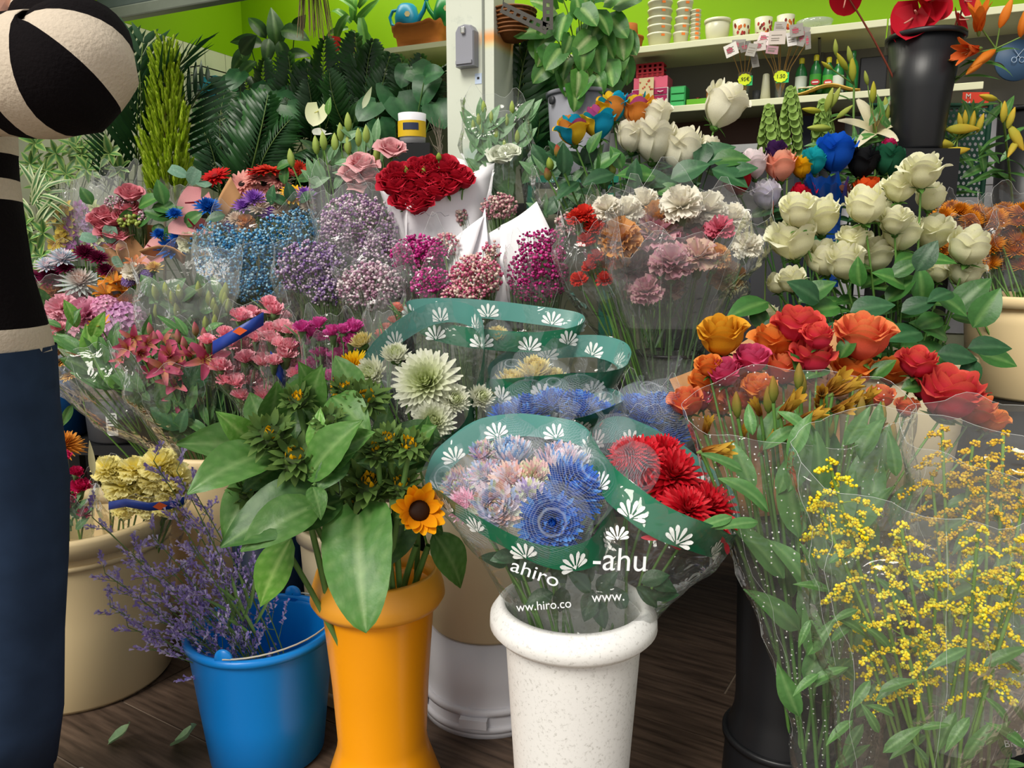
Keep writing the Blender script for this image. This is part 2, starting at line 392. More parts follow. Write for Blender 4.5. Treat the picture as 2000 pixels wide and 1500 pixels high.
def sunflower_bud_mesh(seed, yellow=.5):
    rd = random.Random(seed)
    def go():
        mb = MB(); g0, g1 = lin('#3f5f2c'), lin('#66813f'); y = lin('#f2b70c')
        ellip(mb, (0, 0, .12), .33, .33, .16, lin('#3d4f27'), 6, 14)
        for q in range(44):
            t = (q+.5)/44; th = 1.95-1.15*t; a = q*GA
            d = V3((math.sin(th)*math.cos(a), math.sin(th)*math.sin(a), math.cos(th))); up = V3((-math.cos(th)*math.cos(a), -math.cos(th)*math.sin(a), math.sin(th)))
            strap(mb, d*.22+V3((0, 0, .1)), d, up, .36*rd.uniform(.8, 1.25), .085, rd.uniform(-.7, 1.5), .3, 5, 2, g0, g1*rd.uniform(.8, 1.2), prof_leaf)
        for q in range(int(26*yellow)):
            a = q*GA; r = .05+.16*rd.random(); th = .25+.5*rd.random()
            d = V3((math.sin(th)*math.cos(a), math.sin(th)*math.sin(a), math.cos(th)))
            strap(mb, (r*math.cos(a), r*math.sin(a), .18), d, (-math.cos(a), -math.sin(a), .3), .2, .05, rd.uniform(0, 1.2), .3, 3, 2, y*.8, y, prof_petal)
        return mb.mesh('sunflower_head', M['petal'])
    return cached(('sfb', seed, yellow), go)
# ---- leaves: local Y along the leaf, length 1
def leaf_mesh(c0='#3d6b2a', c1='#4f8236', w=.28, prof='leaf', fold=.25, droop=.5, nu=8, vein='#7d9c58', mat='leaf', stripe=None, seed=0, wave=.0, rip=.0):
    a0, a1 = lin(c0), lin(c1); vn = lin(vein); st = lin(stripe) if stripe else None; rd = random.Random(seed)
    pf = {'leaf': prof_leaf, 'heart': prof_heart, 'strap': prof_strap, 'round': prof_round}[prof]
    def go():
        mb = MB(); vs_ = []; cs = []; nv = 6 if not rip else 10; pos = V3((0, 0, 0)); ph = rd.random()*6
        for i in range(nu+1):
            t = i/nu; th = .25-droop*t
            if i: pos = pos+V3((0, math.cos(th), math.sin(th)))/nu
            for j in range(nv+1):
                s = 2*j/nv-1; k = w*pf(t)*(1.25 if prof == 'heart' else 1)
                lob = -.12*(abs(s)**1.5)*(1-t)**4 if prof == 'heart' else 0
                vs_.append(pos+V3((s*k, lob, fold*abs(s)*k+wave*math.sin(7*t+ph+2*s)*abs(s)+rip*math.cos(2*math.pi*6.5*(t-.16*abs(s)))*min(1, abs(s)*2)*(1-t)**.5)))
                c = mixc(a0, a1, t*.6+.4*abs(s))
                if st is not None: c = mixc(c, st, 1.0 if (abs(s) > .6) else (.0))
                elif j == nv//2: c = mixc(c, vn, .55)
                elif rip: c = mixc(c, vn, .28*max(0, math.cos(2*math.pi*6.5*(t-.16*abs(s))))**3)
                cs.append(c)
        mb.add(vs_, grid(nu, nv), cs); return mb.mesh('leaf_blade', M[mat])
    return cached(('leaf', c0, c1, w, prof, fold, droop, nu, vein, mat, stripe, seed, wave, rip), go)
def frond_mesh(c0='#1f4a22', c1='#2f6430', n=22, ll=.34, lw=.022, arch=1.1, droop=.6, seed=0, ang=.9, mat='gloss_leaf'):
    """palm frond along local Y, length 1, arching down"""
    a0, a1 = lin(c0), lin(c1); rd = random.Random(seed)
    def go():
        mb = MB(); pts = []; p = V3((0, 0, 0)); dirs = []
        for i in range(n+1):
            th = .55-arch*(i/n)**1.2; d = V3((0, math.cos(th), math.sin(th))); dirs.append(d); pts.append(p.copy()); p = p+d/n
        tube(mb, pts, .010, .003, mixc(a1, lin('#8a9a50'), .4), 5)
        for i in range(3, n+1):
            t = i/n; L = ll*math.sin(math.pi*(.15+.8*t))**.7*rd.uniform(.85, 1.1)
            for s in (-1, 1):
                d = dirs[i]*math.cos(ang)+V3((s, 0, 0))*math.sin(ang)+V3((0, 0, .15)); up = V3((0, 0, -1))
                strap(mb, pts[i], d, up, L, lw, droop*rd.uniform(.6, 1.3), .2, 4, 2, a0, a1*rd.uniform(.8, 1.2), prof_leaf)
        return mb.mesh('palm_frond', M[mat])
    return cached(('frond', c0, c1, n, ll, lw, arch, droop, seed, ang), go)
def stem_mesh(p0, p1, r=.003, sag=None, c='#5f8a3e', c2=None, n=6):
    p0, p1 = V3(p0), V3(p1); k = 5; L = np.linalg.norm(p1-p0); s = V3(sag) if sag is not None else V3((0, 0, .04*L)); pts = [p0+(p1-p0)*(i/k)+s*math.sin(math.pi*i/k) for i in range(k+1)]
    mb = MB(); tube(mb, [q-p0 for q in pts], r, r*.8, lin(c), n); return mb.mesh('stem', M['stem'])
# ---- sleeves, bands, papers
def ring_spline(pts, n):
    """closed Catmull-Rom through world points"""
    k = len(pts); out = []
    for i in range(n):
        t = i/n*k; a = int(t); f = t-a; p0, p1, p2, p3 = [V3(pts[(a+q) % k]) for q in (-1, 0, 1, 2)]
        out.append(.5*((2*p1)+(-p0+p2)*f+(2*p0-5*p1+4*p2-p3)*f*f+(-p0+3*p1-3*p2+p3)*f**3))
    return out
def loft(mb, rings, c, nu_sub=6, crumple=.006, freq=14, seed=0, closed=True, zig=0.0, edge_keep=False):
    """surface through several rings of equal length, crumpled"""
    n = len(rings[0]); rows = []
    for a in range(len(rings)-1):
        for q in range(nu_sub):
            f = q/nu_sub; rows.append([rings[a][j]*(1-f)+rings[a+1][j]*f for j in range(n)])
    rows.append(list(rings[-1])); off = Vector((seed*3.7, seed*1.3, 0)); vs_ = []
    for i, row in enumerate(rows):
        cen = sum(row)/n
        for j, p in enumerate(row):
            o = nrm(p-cen); t = i/(len(rows)-1)
            k = crumple*(.35+.65*math.sin(math.pi*min(1, t*1.2+.15)))
            d = noise.noise(Vector(p)*freq+off)*k*2+abs(noise.noise(Vector((j*.9+seed, i*.25, seed))))*k*1.6
            vs_.append(p+o*d+(V3((0, 0, zig*(1 if j % 2 else -1))) if i == 0 and zig else 0))
    mb.add(vs_, grid(len(rows)-1, n, True) if closed else grid(len(rows)-1, n-1), c)
def px_ring(l, r, y, Y, ratio=.5, n=40, tilt=0., wav=0., seed=0, yt=0.):
    """horizontal-ish ring seen between pixels l and r at row y; its depth is ratio times its width"""
    a, b = P(l, y+yt, Y), P(r, y-yt, Y); c = (a+b)/2; R = (b-a).length/2; e = (b-a).normalized(); out = []
    for j in range(n):
        t = 2*math.pi*j/n; s, k = math.sin(t), math.cos(t); w = wav*math.sin(5*t+seed)+wav*.7*math.sin(9*t+seed*2)
        out.append(V3(c+e*(R*k)+Vector((0, 1, 0))*(R*ratio*s)+Vector((0, 0, 1))*(tilt*s*R+w)))
    return out
CLEAR = lin((.9, .9, .9))
def sleeve(parent, levels, m='film', name='cellophane_sleeve', crumple=.008, seed=0, wav=.015, n=48, ratio=.6, tilt=.35, zig=0.0):
    """levels: (px_left, px_right, py, Y) from the mouth down"""
    rings = []
    for i, lv in enumerate(levels):
        rings.append(px_ring(lv[0], lv[1], lv[2], lv[3], lv[4] if len(lv) > 4 else ratio, n, tilt*(1-i/(len(levels)-1)), wav if i == 0 else 0, seed, lv[5] if len(lv) > 5 else 0))
    o = V3(wloc(parent)); mb = MB(); loft(mb, [[p-o for p in r] for r in rings], CLEAR, 7, crumple, 14, seed, zig=zig)
    ob = add(name, mb.mesh(name, M[m] if isinstance(m, str) else m), parent, Vector(o)); ob['label'] = 'clear plastic wrap'
    if isinstance(m, str):
        vv = mb.v; nr = len(vv)//n; eb = MB(); rim = [vv[j % n] for j in range(n+1)]; tube(eb, rim, .0004, .0004, CLEAR, 4); rr_ = random.Random(seed)
        for j0 in (int(n*.58), int(n*.72), int(n*.86), 0, n//2):
            j = (j0+rr_.randrange(-2, 3)) % n; k0 = rr_.randrange(0, 3); k1 = rr_.randrange(nr//2, nr); tube(eb, [vv[i*n+j] for i in range(k0, k1)], .00035, .0002, CLEAR, 4)
        add('film_highlights', eb.mesh('film_highlights', M['film_highlight']), ob, Vector(o))  # edge highlights shaped as thin hazy tubes along rim and creases
    return ob
def palm_motif():
    def go():
        mb = MB(); c = lin('#f1f4f2')
        for q in range(7):
            a = math.radians(-72+24*q); L = .95 if q == 3 else (.92 if q in (2, 4) else (.82 if q in (1, 5) else .66)); vs_ = []; fs = []
            for z in (-.035, .035):
                for t, w in ((.22, .012), (.45, .05), (.72, .095), (.9, .09), (1., .03)):
                    for s in (-1, 1):
                        vs_.append((math.sin(a)*t*L+math.cos(a)*w*s*.9, math.cos(a)*t*L*.85-math.sin(a)*w*s*.9, z))
            for i in range(4): fs += [(2*i, 2*i+1, 2*i+3, 2*i+2), (10+2*i, 10+2*i+2, 10+2*i+3, 10+2*i+1)]
            mb.add(vs_, fs, c)
        vs_ = [(-.10, .16, z) for z in ()]
        mb.add([(0, 0, -.035), (-.1, .14, -.035), (0, .24, -.035), (.1, .14, -.035), (0, 0, .035), (-.1, .14, .035), (0, .24, .035), (.1, .14, .035)], [(0, 1, 2, 3), (4, 7, 6, 5)], c)
        return mb.mesh('shell_motif', M['plain'], False)
    return cached('motif', go)
def banded_sleeve(parent, ring_px, base, seed, band=.045, nmot=9, msize=.04, film_m='film', out=.0025, phase=0., mid=None, base_r=.05):
    """clear sleeve with a printed green band round its mouth. ring_px: (px, py, Y) round the mouth"""
    n = 64; rim = ring_spline([P(*q) for q in ring_px], n); o = V3(wloc(parent)); cen = sum(rim)/n; bw = V3(base)
    bot = []
    for j, p in enumerate(rim):
        d = p-cen; d[2] = 0; bot.append(bw+nrm(d)*base_r)
    mb = MB(); loft(mb, [[p-o for p in rim], [p-o for p in bot]], CLEAR, 14, .010, 13, seed)
    add('cellophane_sleeve', mb.mesh('cellophane_sleeve', M[film_m]), parent, Vector(o))['label'] = 'clear plastic wrap'
    rows = [[], [], [], []]
    for j, p in enumerate(rim):
        dn = nrm(bot[j]-p); ot = nrm(p-cen)
        for k in range(4):
            q = p+dn*(band*k/3)+ot*(out+.003*noise.noise(Vector(p)*20+Vector((seed, 0, 0)))); rows[k].append(q-o)
    mb = MB(); mb.add(rows[0]+rows[1]+rows[2]+rows[3], grid(3, n, True), lin('#0f6b4b'))
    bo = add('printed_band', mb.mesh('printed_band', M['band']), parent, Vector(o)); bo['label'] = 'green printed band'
    for q in range(nmot):
        j = int((q+phase)/nmot*n) % n; p = rows[1][j]*.35+rows[2][j]*.65; t = nrm(rows[1][(j+1) % n]-rows[1][j-1]); upv = nrm(rows[0][j]-rows[3][j]); nn = nrm(np.cross(t, upv))
        x = nrm(np.cross(upv, nn)); mt = Matrix((Vector(x), Vector(upv), Vector(nn))).transposed()
        add('shell_motif', palm_motif(), bo, Vector(p+o-upv*band*.38), mt, msize)
    return rim
M['band'] = None
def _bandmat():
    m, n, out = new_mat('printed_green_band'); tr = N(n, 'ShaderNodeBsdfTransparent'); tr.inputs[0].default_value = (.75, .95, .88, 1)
    b = N(n, 'ShaderNodeBsdfPrincipled'); ge = N(n, 'ShaderNodeNewGeometry'); bc = N(n, 'ShaderNodeMix', data_type='RGBA'); bc.inputs[6].default_value = (*lin('#0d6a49'), 1); bc.inputs[7].default_value = (*lin('#4f8d84'), 1); n.links.new(ge.outputs['Backfacing'], bc.inputs[0]); n.links.new(bc.outputs[2], b.inputs['Base Color']); b.inputs['Roughness'].default_value = .3  # inner face paler teal: sheen put into the band colour
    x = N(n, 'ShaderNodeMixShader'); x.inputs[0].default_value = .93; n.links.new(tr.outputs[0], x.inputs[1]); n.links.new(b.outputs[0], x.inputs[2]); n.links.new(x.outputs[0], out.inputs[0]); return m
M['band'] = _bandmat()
def sheet(parent, name, pts, m, thick=.0012, sub=6, curve=0.0, seed=0, crumple=.003):
    """paper sheet through four world corners a b c d, gently bowed"""
    a, b, c, d = [V3(p) for p in pts]; o = V3(wloc(parent)); vs_ = []; nn = nrm(np.cross(b-a, d-a))
    for i in range(sub+1):
        for j in range(sub+1):
            u, v = i/sub, j/sub; p = (a*(1-u)+b*u)*(1-v)+(d*(1-u)+c*u)*v
            p = p+nn*(curve*math.sin(math.pi*u)+crumple*noise.noise(Vector(p)*18+Vector((seed, 0, 0)))); vs_.append(p-o)
    mb = MB(); mb.add(vs_, grid(sub, sub), CLEAR); ob = add(name, mb.mesh(name, M[m] if isinstance(m, str) else m), parent, Vector(o))
    md = ob.modifiers.new('thickness', 'SOLIDIFY'); md.thickness = thick; return ob
# ---- a thing made of blooms
TOCAM = lambda p: (CAM-Vector(p)).normalized()
class Bunch:
    def __init__(s, name, label, cat, base, group=None, stem_c='#5f8a3e', stem_r=.0028):
        s.base = Vector(base); s.t = thing(name, label, cat, s.base, group); s.sc = stem_c; s.sr = stem_r; s.rd = random.Random(hash(label) % 1000 if False else len(label)*7+len(name))
    def bloom(s, me, px, py, Y, dpx, toward=.5, up=.3, name='bloom', stem=True, roll=None, face=None, lab=None, spread=.04):
        p = P(px, py, Y); d = dpx*S(py, Y)
        sd = (p-s.base).normalized(); f = Vector(face).normalized() if face else (sd*(1-toward)+TOCAM(p)*toward+Vector((0, 0, up))).normalized()
        o = add(name, me, s.t, p-f*d*.32, frame(f, roll=s.rd.uniform(0, 6) if roll is None else roll), d)
        if lab: o['label'] = lab
        if stem:
            q = s.base+Vector((s.rd.uniform(-spread, spread), s.rd.uniform(-spread, spread), 0))
            add('stem', stem_mesh(q, p-f*d*.32, s.sr, None, s.sc), s.t, q)
        return o
    def leaf(s, me, px, py, Y, lpx, ang, tilt=0.0, n=None, name='leaf', scx=1.0):
        """leaf from pixel point, pointing ang degrees (0 = right, 90 = up in the picture), tilt towards the viewer"""
        p = P(px, py, Y); a = math.radians(ang); d = Vector((1, 0, 0))*math.cos(a)+UP*math.sin(a)-FW*tilt; L = lpx*S(py, Y)
        nn = n if n is not None else (TOCAM(p)*.75+Vector((s.rd.uniform(-.5, .5), 0, .6)))
        return add(name, me, s.t, p, leaf_frame(d, nn), (L*scx, L, L))
    def leaf2(s, me, a, b, Ya, Yb=None, n=None, name='leaf', scx=1.0):
        p, q = P(a[0], a[1], Ya), P(b[0], b[1], Yb or Ya); d = q-p; L = d.length*1.04
        nn = n if n is not None else (TOCAM(p)*.8+Vector((s.rd.uniform(-.3, .3), 0, .5)))
        return add(name, me, s.t, p, leaf_frame(d, nn), (L*scx, L, L))
def cloud(parent, blobs, colors, r=.0035, seed=0, base=None, branch='#5f7a4a', name='blossom_cloud', nbr=60, ico=True, jit=.35):
    """blobs: (px, py, Y, rx_px, ry_px, count): tiny blossoms over soft mounds; one uncountable part"""
    rd = random.Random(seed); mb = MB(); br = MB(); o = wloc(parent); cs = [lin(c) for c in colors]
    for (px, py, Y, rx, ry, cnt) in blobs:
        k = S(py, Y); c = P(px, py, Y)
        ends = []
        for i in range(cnt):
            z = rd.uniform(-.9, 1); a = rd.uniform(0, 2*math.pi); q = math.sqrt(1-z*z); R = rd.random()**.30
            d = Vector((q*math.cos(a)*rx, -abs(q*math.sin(a))*(rx+ry)*.42 if rd.random() < .8 else q*math.sin(a)*rx*.6, z*ry))*k*R
            p = c+d-o; col = cs[rd.randrange(len(cs))]*rd.uniform(.82, 1.12)
            rr = r*rd.uniform(.65, 1.2)
            ball(mb, p, rr, np.clip(col, 0, 1), ico=ico)
            if i % max(1, cnt//nbr) == 0: ends.append(p)
        b0 = (V3(base)-V3(o)) if base is not None else V3(c+Vector((0, .03, -ry*k*1.3))-o)
        for e in ends:
            m_ = V3(c-o)*.55+b0*.45+V3((rd.uniform(-1, 1), rd.uniform(-1, 1), 0))*.012
            tube(br, [b0, m_, V3(e)], .0009, .0005, lin(branch), 3)
    ob = add(name, mb.mesh(name, M['bead']), parent, o); ob['kind'] = 'stuff'; ob['label'] = 'mass of tiny blossoms'
    if br.v:
        b2 = add('fine_branches', br.mesh('fine_branches', M['stem']), parent, o); b2['kind'] = 'stuff'
    return ob
def text(parent, body, loc, rot, size, m, name='lettering', extrude=.0004, shear=0., align='CENTER', sx=1.0):
    cu = bpy.data.curves.new(name, 'FONT'); cu.body = body; cu.size = size; cu.extrude = extrude; cu.align_x = align; cu.align_y = 'CENTER'; cu.shear = shear
    tmp = bpy.data.objects.new('tmp', cu); COL.objects.link(tmp); bpy.context.view_layer.update(); me = bpy.data.meshes.new_from_object(tmp.evaluated_get(bpy.context.evaluated_depsgraph_get())); bpy.data.objects.remove(tmp); bpy.data.curves.remove(cu); me.materials.clear(); me.materials.append(M[m] if isinstance(m, str) else m)
    return add(name, me, parent, loc, rot, (sx, 1, 1))
# ------------------------------------------------------------------ setting
UX = Vector((.91, -.41, 0)).normalized(); NX = Vector((.41, .91, 0)).normalized()
SH = Matrix((UX, NX, Vector((0, 0, 1)))).transposed()         # shop axes: along the front, into the shop, up
def sp(u, n, z): return UX*u+NX*n+Vector((0, 0, z))
def pbox(name, parent, u0, u1, n0, n1, z0, z1, m, label=None, bev=.0):
    mb = MB(); c = sp((u0+u1)/2, (n0+n1)/2, z0); a, b, h = (u1-u0)/2, (n1-n0)/2, z1-z0
    box(mb, -a, a, -b, b, 0, h, CLEAR); o = add(name, mb.mesh(name, m if not isinstance(m, str) else M[m], False), parent, c, SH)
    if bev: md = o.modifiers.new('bevel', 'BEVEL'); md.width = bev; md.segments = 2
    if label: o['label'] = label
    return o
M['floor_base'] = solid('floor_grout', '#8a7b6b', .8, .3, .1, 20)
M['plank'] = None
def plank_mat():
    m, n, out = new_mat('wood_look_plank'); tc = N(n, 'ShaderNodeTexCoord'); mp = N(n, 'ShaderNodeMapping'); mp.inputs['Scale'].default_value = (3, 34, 3)
    oi = N(n, 'ShaderNodeObjectInfo'); n.links.new(tc.outputs['Object'], mp.inputs[0]); tx = N(n, 'ShaderNodeTexNoise'); tx.noise_dimensions = '4D'; tx.inputs['Scale'].default_value = 2.2; tx.inputs['Detail'].default_value = 7
    n.links.new(mp.outputs[0], tx.inputs['Vector']); mw = N(n, 'ShaderNodeMath', operation='MULTIPLY'); mw.inputs[1].default_value = 50; n.links.new(oi.outputs['Random'], mw.inputs[0]); n.links.new(mw.outputs[0], tx.inputs['W'])
    r = N(n, 'ShaderNodeValToRGB'); r.color_ramp.elements[0].color = (*lin('#31261f'), 1); r.color_ramp.elements[1].color = (*lin('#6b584a'), 1); r.color_ramp.elements[0].position = .3; r.color_ramp.elements[1].position = .75
    n.links.new(tx.outputs[0], r.inputs[0]); b = N(n, 'ShaderNodeBsdfPrincipled'); b.inputs['Roughness'].default_value = .5; b.inputs['Specular IOR Level'].default_value = .35; n.links.new(r.outputs[0], b.inputs['Base Color']); n.links.new(b.outputs[0], out.inputs[0]); return m
M['plank'] = plank_mat()
mb = MB(); box(mb, -5, 5, -4, 6, -.05, -.003, CLEAR); floor = add('floor', mb.mesh('floor', M['floor_base'], False)); floor['kind'] = 'structure'
pr = Matrix.Rotation(math.radians(-31), 3, 'Z'); PL, PWd = .9, .19
mb = MB(); box(mb, -PL/2+.0025, PL/2-.0025, -PWd/2+.0025, PWd/2-.0025, -.004, 0, CLEAR); plk = mb.mesh('plank', M['plank'], False)
for i in range(-4, 5):
    for j in range(-3, 14):
        p = pr @ Vector((i*PL+(j % 3)*.3, j*PWd, 0))+Vector((0, .55, 0))
        if -1.5 < p.x < 1.9 and .75 < p.y < 2.75: add('plank', plk, floor, p, pr)
M['tile'] = solid('ivory_tile', '#d9dcc0', .35, .4, .05, 6); M['grout'] = solid('grout', '#b6b79a', .8, .2, .05)
M['wtile'] = solid('white_tile', '#b9b8bd', .35, .4, .05, 6)
M['lime'] = solid('lime_paint', '#86b604', .6, .25, .05, 5); M['lime_shade'] = M['lime']
UL, NB, NF, TT = -2.85, 3.11, 2.31, 1.98; ZS1, ZS2 = 1.765, 1.553
wl = pbox('wall_left', None, UL-.1, UL-.006, NF-1.3, NB+.1, 0, 2.6, 'grout'); wl['kind'] = 'structure'
wb = pbox('wall_back', None, UL-.1, 2.6, NB, NB+.1, 0, 2.6, 'grout'); wb['kind'] = 'structure'
pbox('painted_band', wl, UL-.006, UL+.0, NF-1.3, NB-.001, TT, 2.6, 'lime'); pbox('painted_band', wb, UL, 2.6, NB-.006, NB, ZS1, 2.6, 'lime')
TW = .127
mb = MB(); box(mb, -.004, .004, -TW/2+.0015, TW/2-.0015, -TW/2+.0015, TW/2-.0015, CLEAR); tl = mb.mesh('tile', M['tile'], False)
for i in range(10):
    for j in range(11): add('tile', tl, wl, sp(UL-.003, NB-.004-TW*(i+.5), TT-TW*(j+.5)), SH)
mb = MB(); box(mb, -TW/2+.0015, TW/2-.0015, -.004, .004, -TW/2+.0015, TW/2-.0015, CLEAR); tb = mb.mesh('tile', M['wtile'], False)
for i in range(17):
    for j in range(6): add('tile', tb, wb, sp(-1.0+TW*(i+.5), NB-.003, 1.52-TW*(j+.5)), SH)
M['wall_paint'] = solid('shop_wall_paint', '#77746c', .7, .2, .05, 5)
pbox('painted_panel', wb, -1.6, 2.6, NB-.012, NB-.006, 1.52, ZS1, 'wall_paint', 'dull grey painted wall between shelves')
M['ceil'] = solid('ceiling_paint', '#c9c9c0', .8, .2, .03)
ce = pbox('ceiling', None, UL-.1, 2.6, NF-.05, NB+.1, 2.6, 2.7, 'ceil'); ce['kind'] = 'structure'
wr = pbox('wall_right', None, 2.5, 2.6, NF-.3, NB, 0, 2.6, 'wall_paint'); wr['kind'] = 'structure'
lm = thing('ceiling_lamp', 'long fluorescent tube lamp on the shop ceiling', 'lamp', sp(-1.5, 2.75, 2.55))
pbox('housing', lm, -2.5, -.5, 2.69, 2.81, 2.56, 2.6, 'ceil'); em, en, eo = new_mat('lamp_tube'); ee_ = N(en, 'ShaderNodeEmission'); ee_.inputs[0].default_value = (1, .96, .84, 1); ee_.inputs[1].default_value = 4; en.links.new(ee_.outputs[0], eo.inputs[0]); pbox('tube', lm, -2.45, -.55, 2.73, 2.77, 2.53, 2.56, em)
ld = bpy.data.lights.new('lamp_light', 'AREA'); ld.shape = 'RECTANGLE'; ld.size = 1.9; ld.size_y = .1; ld.energy = 9; ld.color = (1, .95, .80); lo_ = bpy.data.objects.new('lamp_light', ld); COL.objects.link(lo_); lo_.location = sp(-1.5, 2.75, 2.52); lo_.rotation_mode = 'QUATERNION'; lo_.rotation_quaternion = SH.to_quaternion()
# roller shutter hanging down in the shop front
M['shutter'] = solid('shutter_steel', '#56605f', .5, .5, .15, 30, metal=.4); M['shutter_bar'] = solid('shutter_bar_steel', '#7b8078', .45, .5, .12, 30, metal=.5)
st = thing('roller_shutter', 'grey steel roller shutter half lowered above the green-painted wall', 'shutter', sp(-2.0, NF, 1.945))
for k in range(8): pbox('slat', st, UL, -1.24, NF-.012+.006*(k % 2), NF+.006, 1.99+k*.075, 1.99+k*.075+.072, 'shutter', bev=.006)
pbox('bottom_bar', st, UL, -1.24, NF-.025, NF+.02, 1.945, 1.99, 'shutter_bar', 'worn bottom rail', .006)
# pillar
def pillar_mat():
    m, n, out = new_mat('scuffed_pillar_paint'); tc = N(n, 'ShaderNodeTexCoord'); tx = N(n, 'ShaderNodeTexNoise'); tx.inputs['Scale'].default_value = 14; tx.inputs['Detail'].default_value = 9; tx.inputs['Roughness'].default_value = .7
    n.links.new(tc.outputs['Object'], tx.inputs[0]); r = N(n, 'ShaderNodeValToRGB'); e = r.color_ramp.elements; e[0].position = .24; e[0].color = (*lin('#aab2a6'), 1); e[1].position = .42; e[1].color = (*lin('#cdd2c2'), 1)
    n.links.new(tx.outputs[0], r.inputs[0]); sx = N(n, 'ShaderNodeSeparateXYZ'); n.links.new(tc.outputs['Object'], sx.inputs[0])
    def band(z0, z1, x0, src, col, am):     # sprayed paint marks with soft edges
        a = N(n, 'ShaderNodeMapRange', interpolation_type='SMOOTHSTEP'); a.inputs[1].default_value = z0; a.inputs[2].default_value = z0+.03; n.links.new(sx.outputs[2], a.inputs[0])
        b = N(n, 'ShaderNodeMapRange', interpolation_type='SMOOTHSTEP'); b.inputs[1].default_value = z1+.03; b.inputs[2].default_value = z1; n.links.new(sx.outputs[2], b.inputs[0])
        c = N(n, 'ShaderNodeMapRange', interpolation_type='SMOOTHSTEP'); c.inputs[1].default_value = x0; c.inputs[2].default_value = x0+(.04 if x0 > -.05 else -.05); n.links.new(sx.outputs[0], c.inputs[0])
        q = N(n, 'ShaderNodeMath', operation='MULTIPLY'); n.links.new(a.outputs[0], q.inputs[0]); n.links.new(b.outputs[0], q.inputs[1])
        q2 = N(n, 'ShaderNodeMath', operation='MULTIPLY'); n.links.new(q.outputs[0], q2.inputs[0]); n.links.new(c.outputs[0], q2.inputs[1])
        q3 = N(n, 'ShaderNodeMath', operation='MULTIPLY'); q3.inputs[1].default_value = am; n.links.new(q2.outputs[0], q3.inputs[0])
        mm = N(n, 'ShaderNodeMix', data_type='RGBA'); n.links.new(q3.outputs[0], mm.inputs[0]); n.links.new(src, mm.inputs[6]); mm.inputs[7].default_value = (*lin(col), 1); return mm.outputs[2]
    s = band(1.675, 1.71, .015, r.outputs[0], '#e8952e', .85); s = band(1.665, 1.675, .02, s, '#e6d95a', .5); s = band(1.83, 2.4, -.055, s, '#4f7f7a', .7); s = band(1.30, 1.36, -.045, s, '#6fa39b', .5)
    b = N(n, 'ShaderNodeBsdfPrincipled'); b.inputs['Roughness'].default_value = .55; n.links.new(s, b.inputs['Base Color']); n.links.new(b.outputs[0], out.inputs[0]); return m
M['pillar'] = pillar_mat(); M['grey_plastic'] = solid('grey_plastic', '#8d8e97', .4, .45, .05); M['metal'] = solid('bright_metal', '#c9c9c4', .25, .6, .05, metal=.9)
pu, pn = Vector(P(920, 150, 2.6)).dot(UX), NF
pil = tag(pbox('pillar', None, pu-.085, pu+.085, pn, pn+.16, 0, 2.6, 'pillar'), None, None, None, 'structure')
pbox('metal_channel', pil, pu+.045, pu+.052, pn-.004, pn, 0, 2.6, solid('channel_line', '#7d8278', .5), 'vertical seam')
kc = P(909, 130, 2.57)
ku = Vector(kc).dot(UX); ks = thing('key_safe', 'grey wall-mounted key safe with a small lock on the white pillar', 'key safe', sp(ku, pn-.0, kc.z))
def keybody():
    mb = MB(); w = .033; pts = [(-w, 0), (-w, .105), (-w*.7, .121), (0, .126), (w*.7, .121), (w, .105), (w, 0)]
    for a, (y, s) in enumerate(((0, 1), (-.03, 1), (-.036, .9))):
        mb.add([(x*s, y, z*(.97 if a == 2 else 1)) for x, z in pts], [], CLEAR)
    k = len(pts); f = []
    for a in range(2):
        for i in range(k): j = (i+1) % k; f.append((a*k+i, a*k+j, (a+1)*k+j, (a+1)*k+i))
    f.append(tuple(range(2*k, 3*k))); mb.f = f; return mb.mesh('key_safe_body', M['grey_plastic'], False)
add('body', keybody(), ks, sp(ku, pn, kc.z), SH)
pbox('hinge_flap', ks, ku-.028, ku+.028, pn-.042, pn-.035, kc.z+.006, kc.z+.016, 'grey_plastic')
pbox('lock', ks, ku-.008, ku+.006, pn-.045, pn-.035, kc.z+.095, kc.z+.116, 'metal', 'small metal lock', .003)
stp = P(931, 152, 2.57); su = Vector(stp).dot(UX)
o = tag(pbox('sticker', None, su-.012, su+.012, pn-.0015, pn, stp.z-.016, stp.z+.016, solid('pale_sticker', '#c3d3ea', .5)), 'tiny pale blue sticker below the key safe on the pillar', 'sticker')
pbox('printed_mark', o, su-.004, su+.004, pn-.0025, pn-.0015, stp.z-.002, stp.z+.005, solid('dark_print', '#222222', .6))
# shelves on the back wall
M['shelf'] = solid('cream_shelf', '#d6d7b4', .5, .3, .05, 8); ZS1, ZS2 = 1.765, 1.553
NSF = 2.83
for nm, z, u0, u1, lb in (('wall_shelf', ZS1, -2.1, 0.02, 'cream painted upper wall shelf holding stacked pots'), ('wall_shelf', ZS1, .024, 1.9, 'cream painted upper wall shelf with the wire basket'), ('wall_shelf', ZS2, -.95, .30, 'cream painted lower wall shelf holding bottles and flower picks')):
    sh = thing(nm, lb, 'shelf', sp((u0+u1)/2, NB, z)); pbox('board', sh, u0, u1, NSF, NB, z-.022, z, 'shelf', None, .002)
    for u in (u0+.2, (u0+u1)/2, u1-.2):
        mb = MB(); tube(mb, [sp(u, NSF+.05, z-.024), sp(u, NB-.02, z-.14)], .005, .005, lin('#6d6c66'), 6); tube(mb, [sp(u, NB-.02, z-.022), sp(u, NB-.02, z-.15)], .005, .005, lin('#6d6c66'), 6)
        b0 = sp(u, NB, z); mb.v = [v-V3(b0) for v in mb.v]; add('bracket', mb.mesh('bracket', M['plain']), sh, b0)
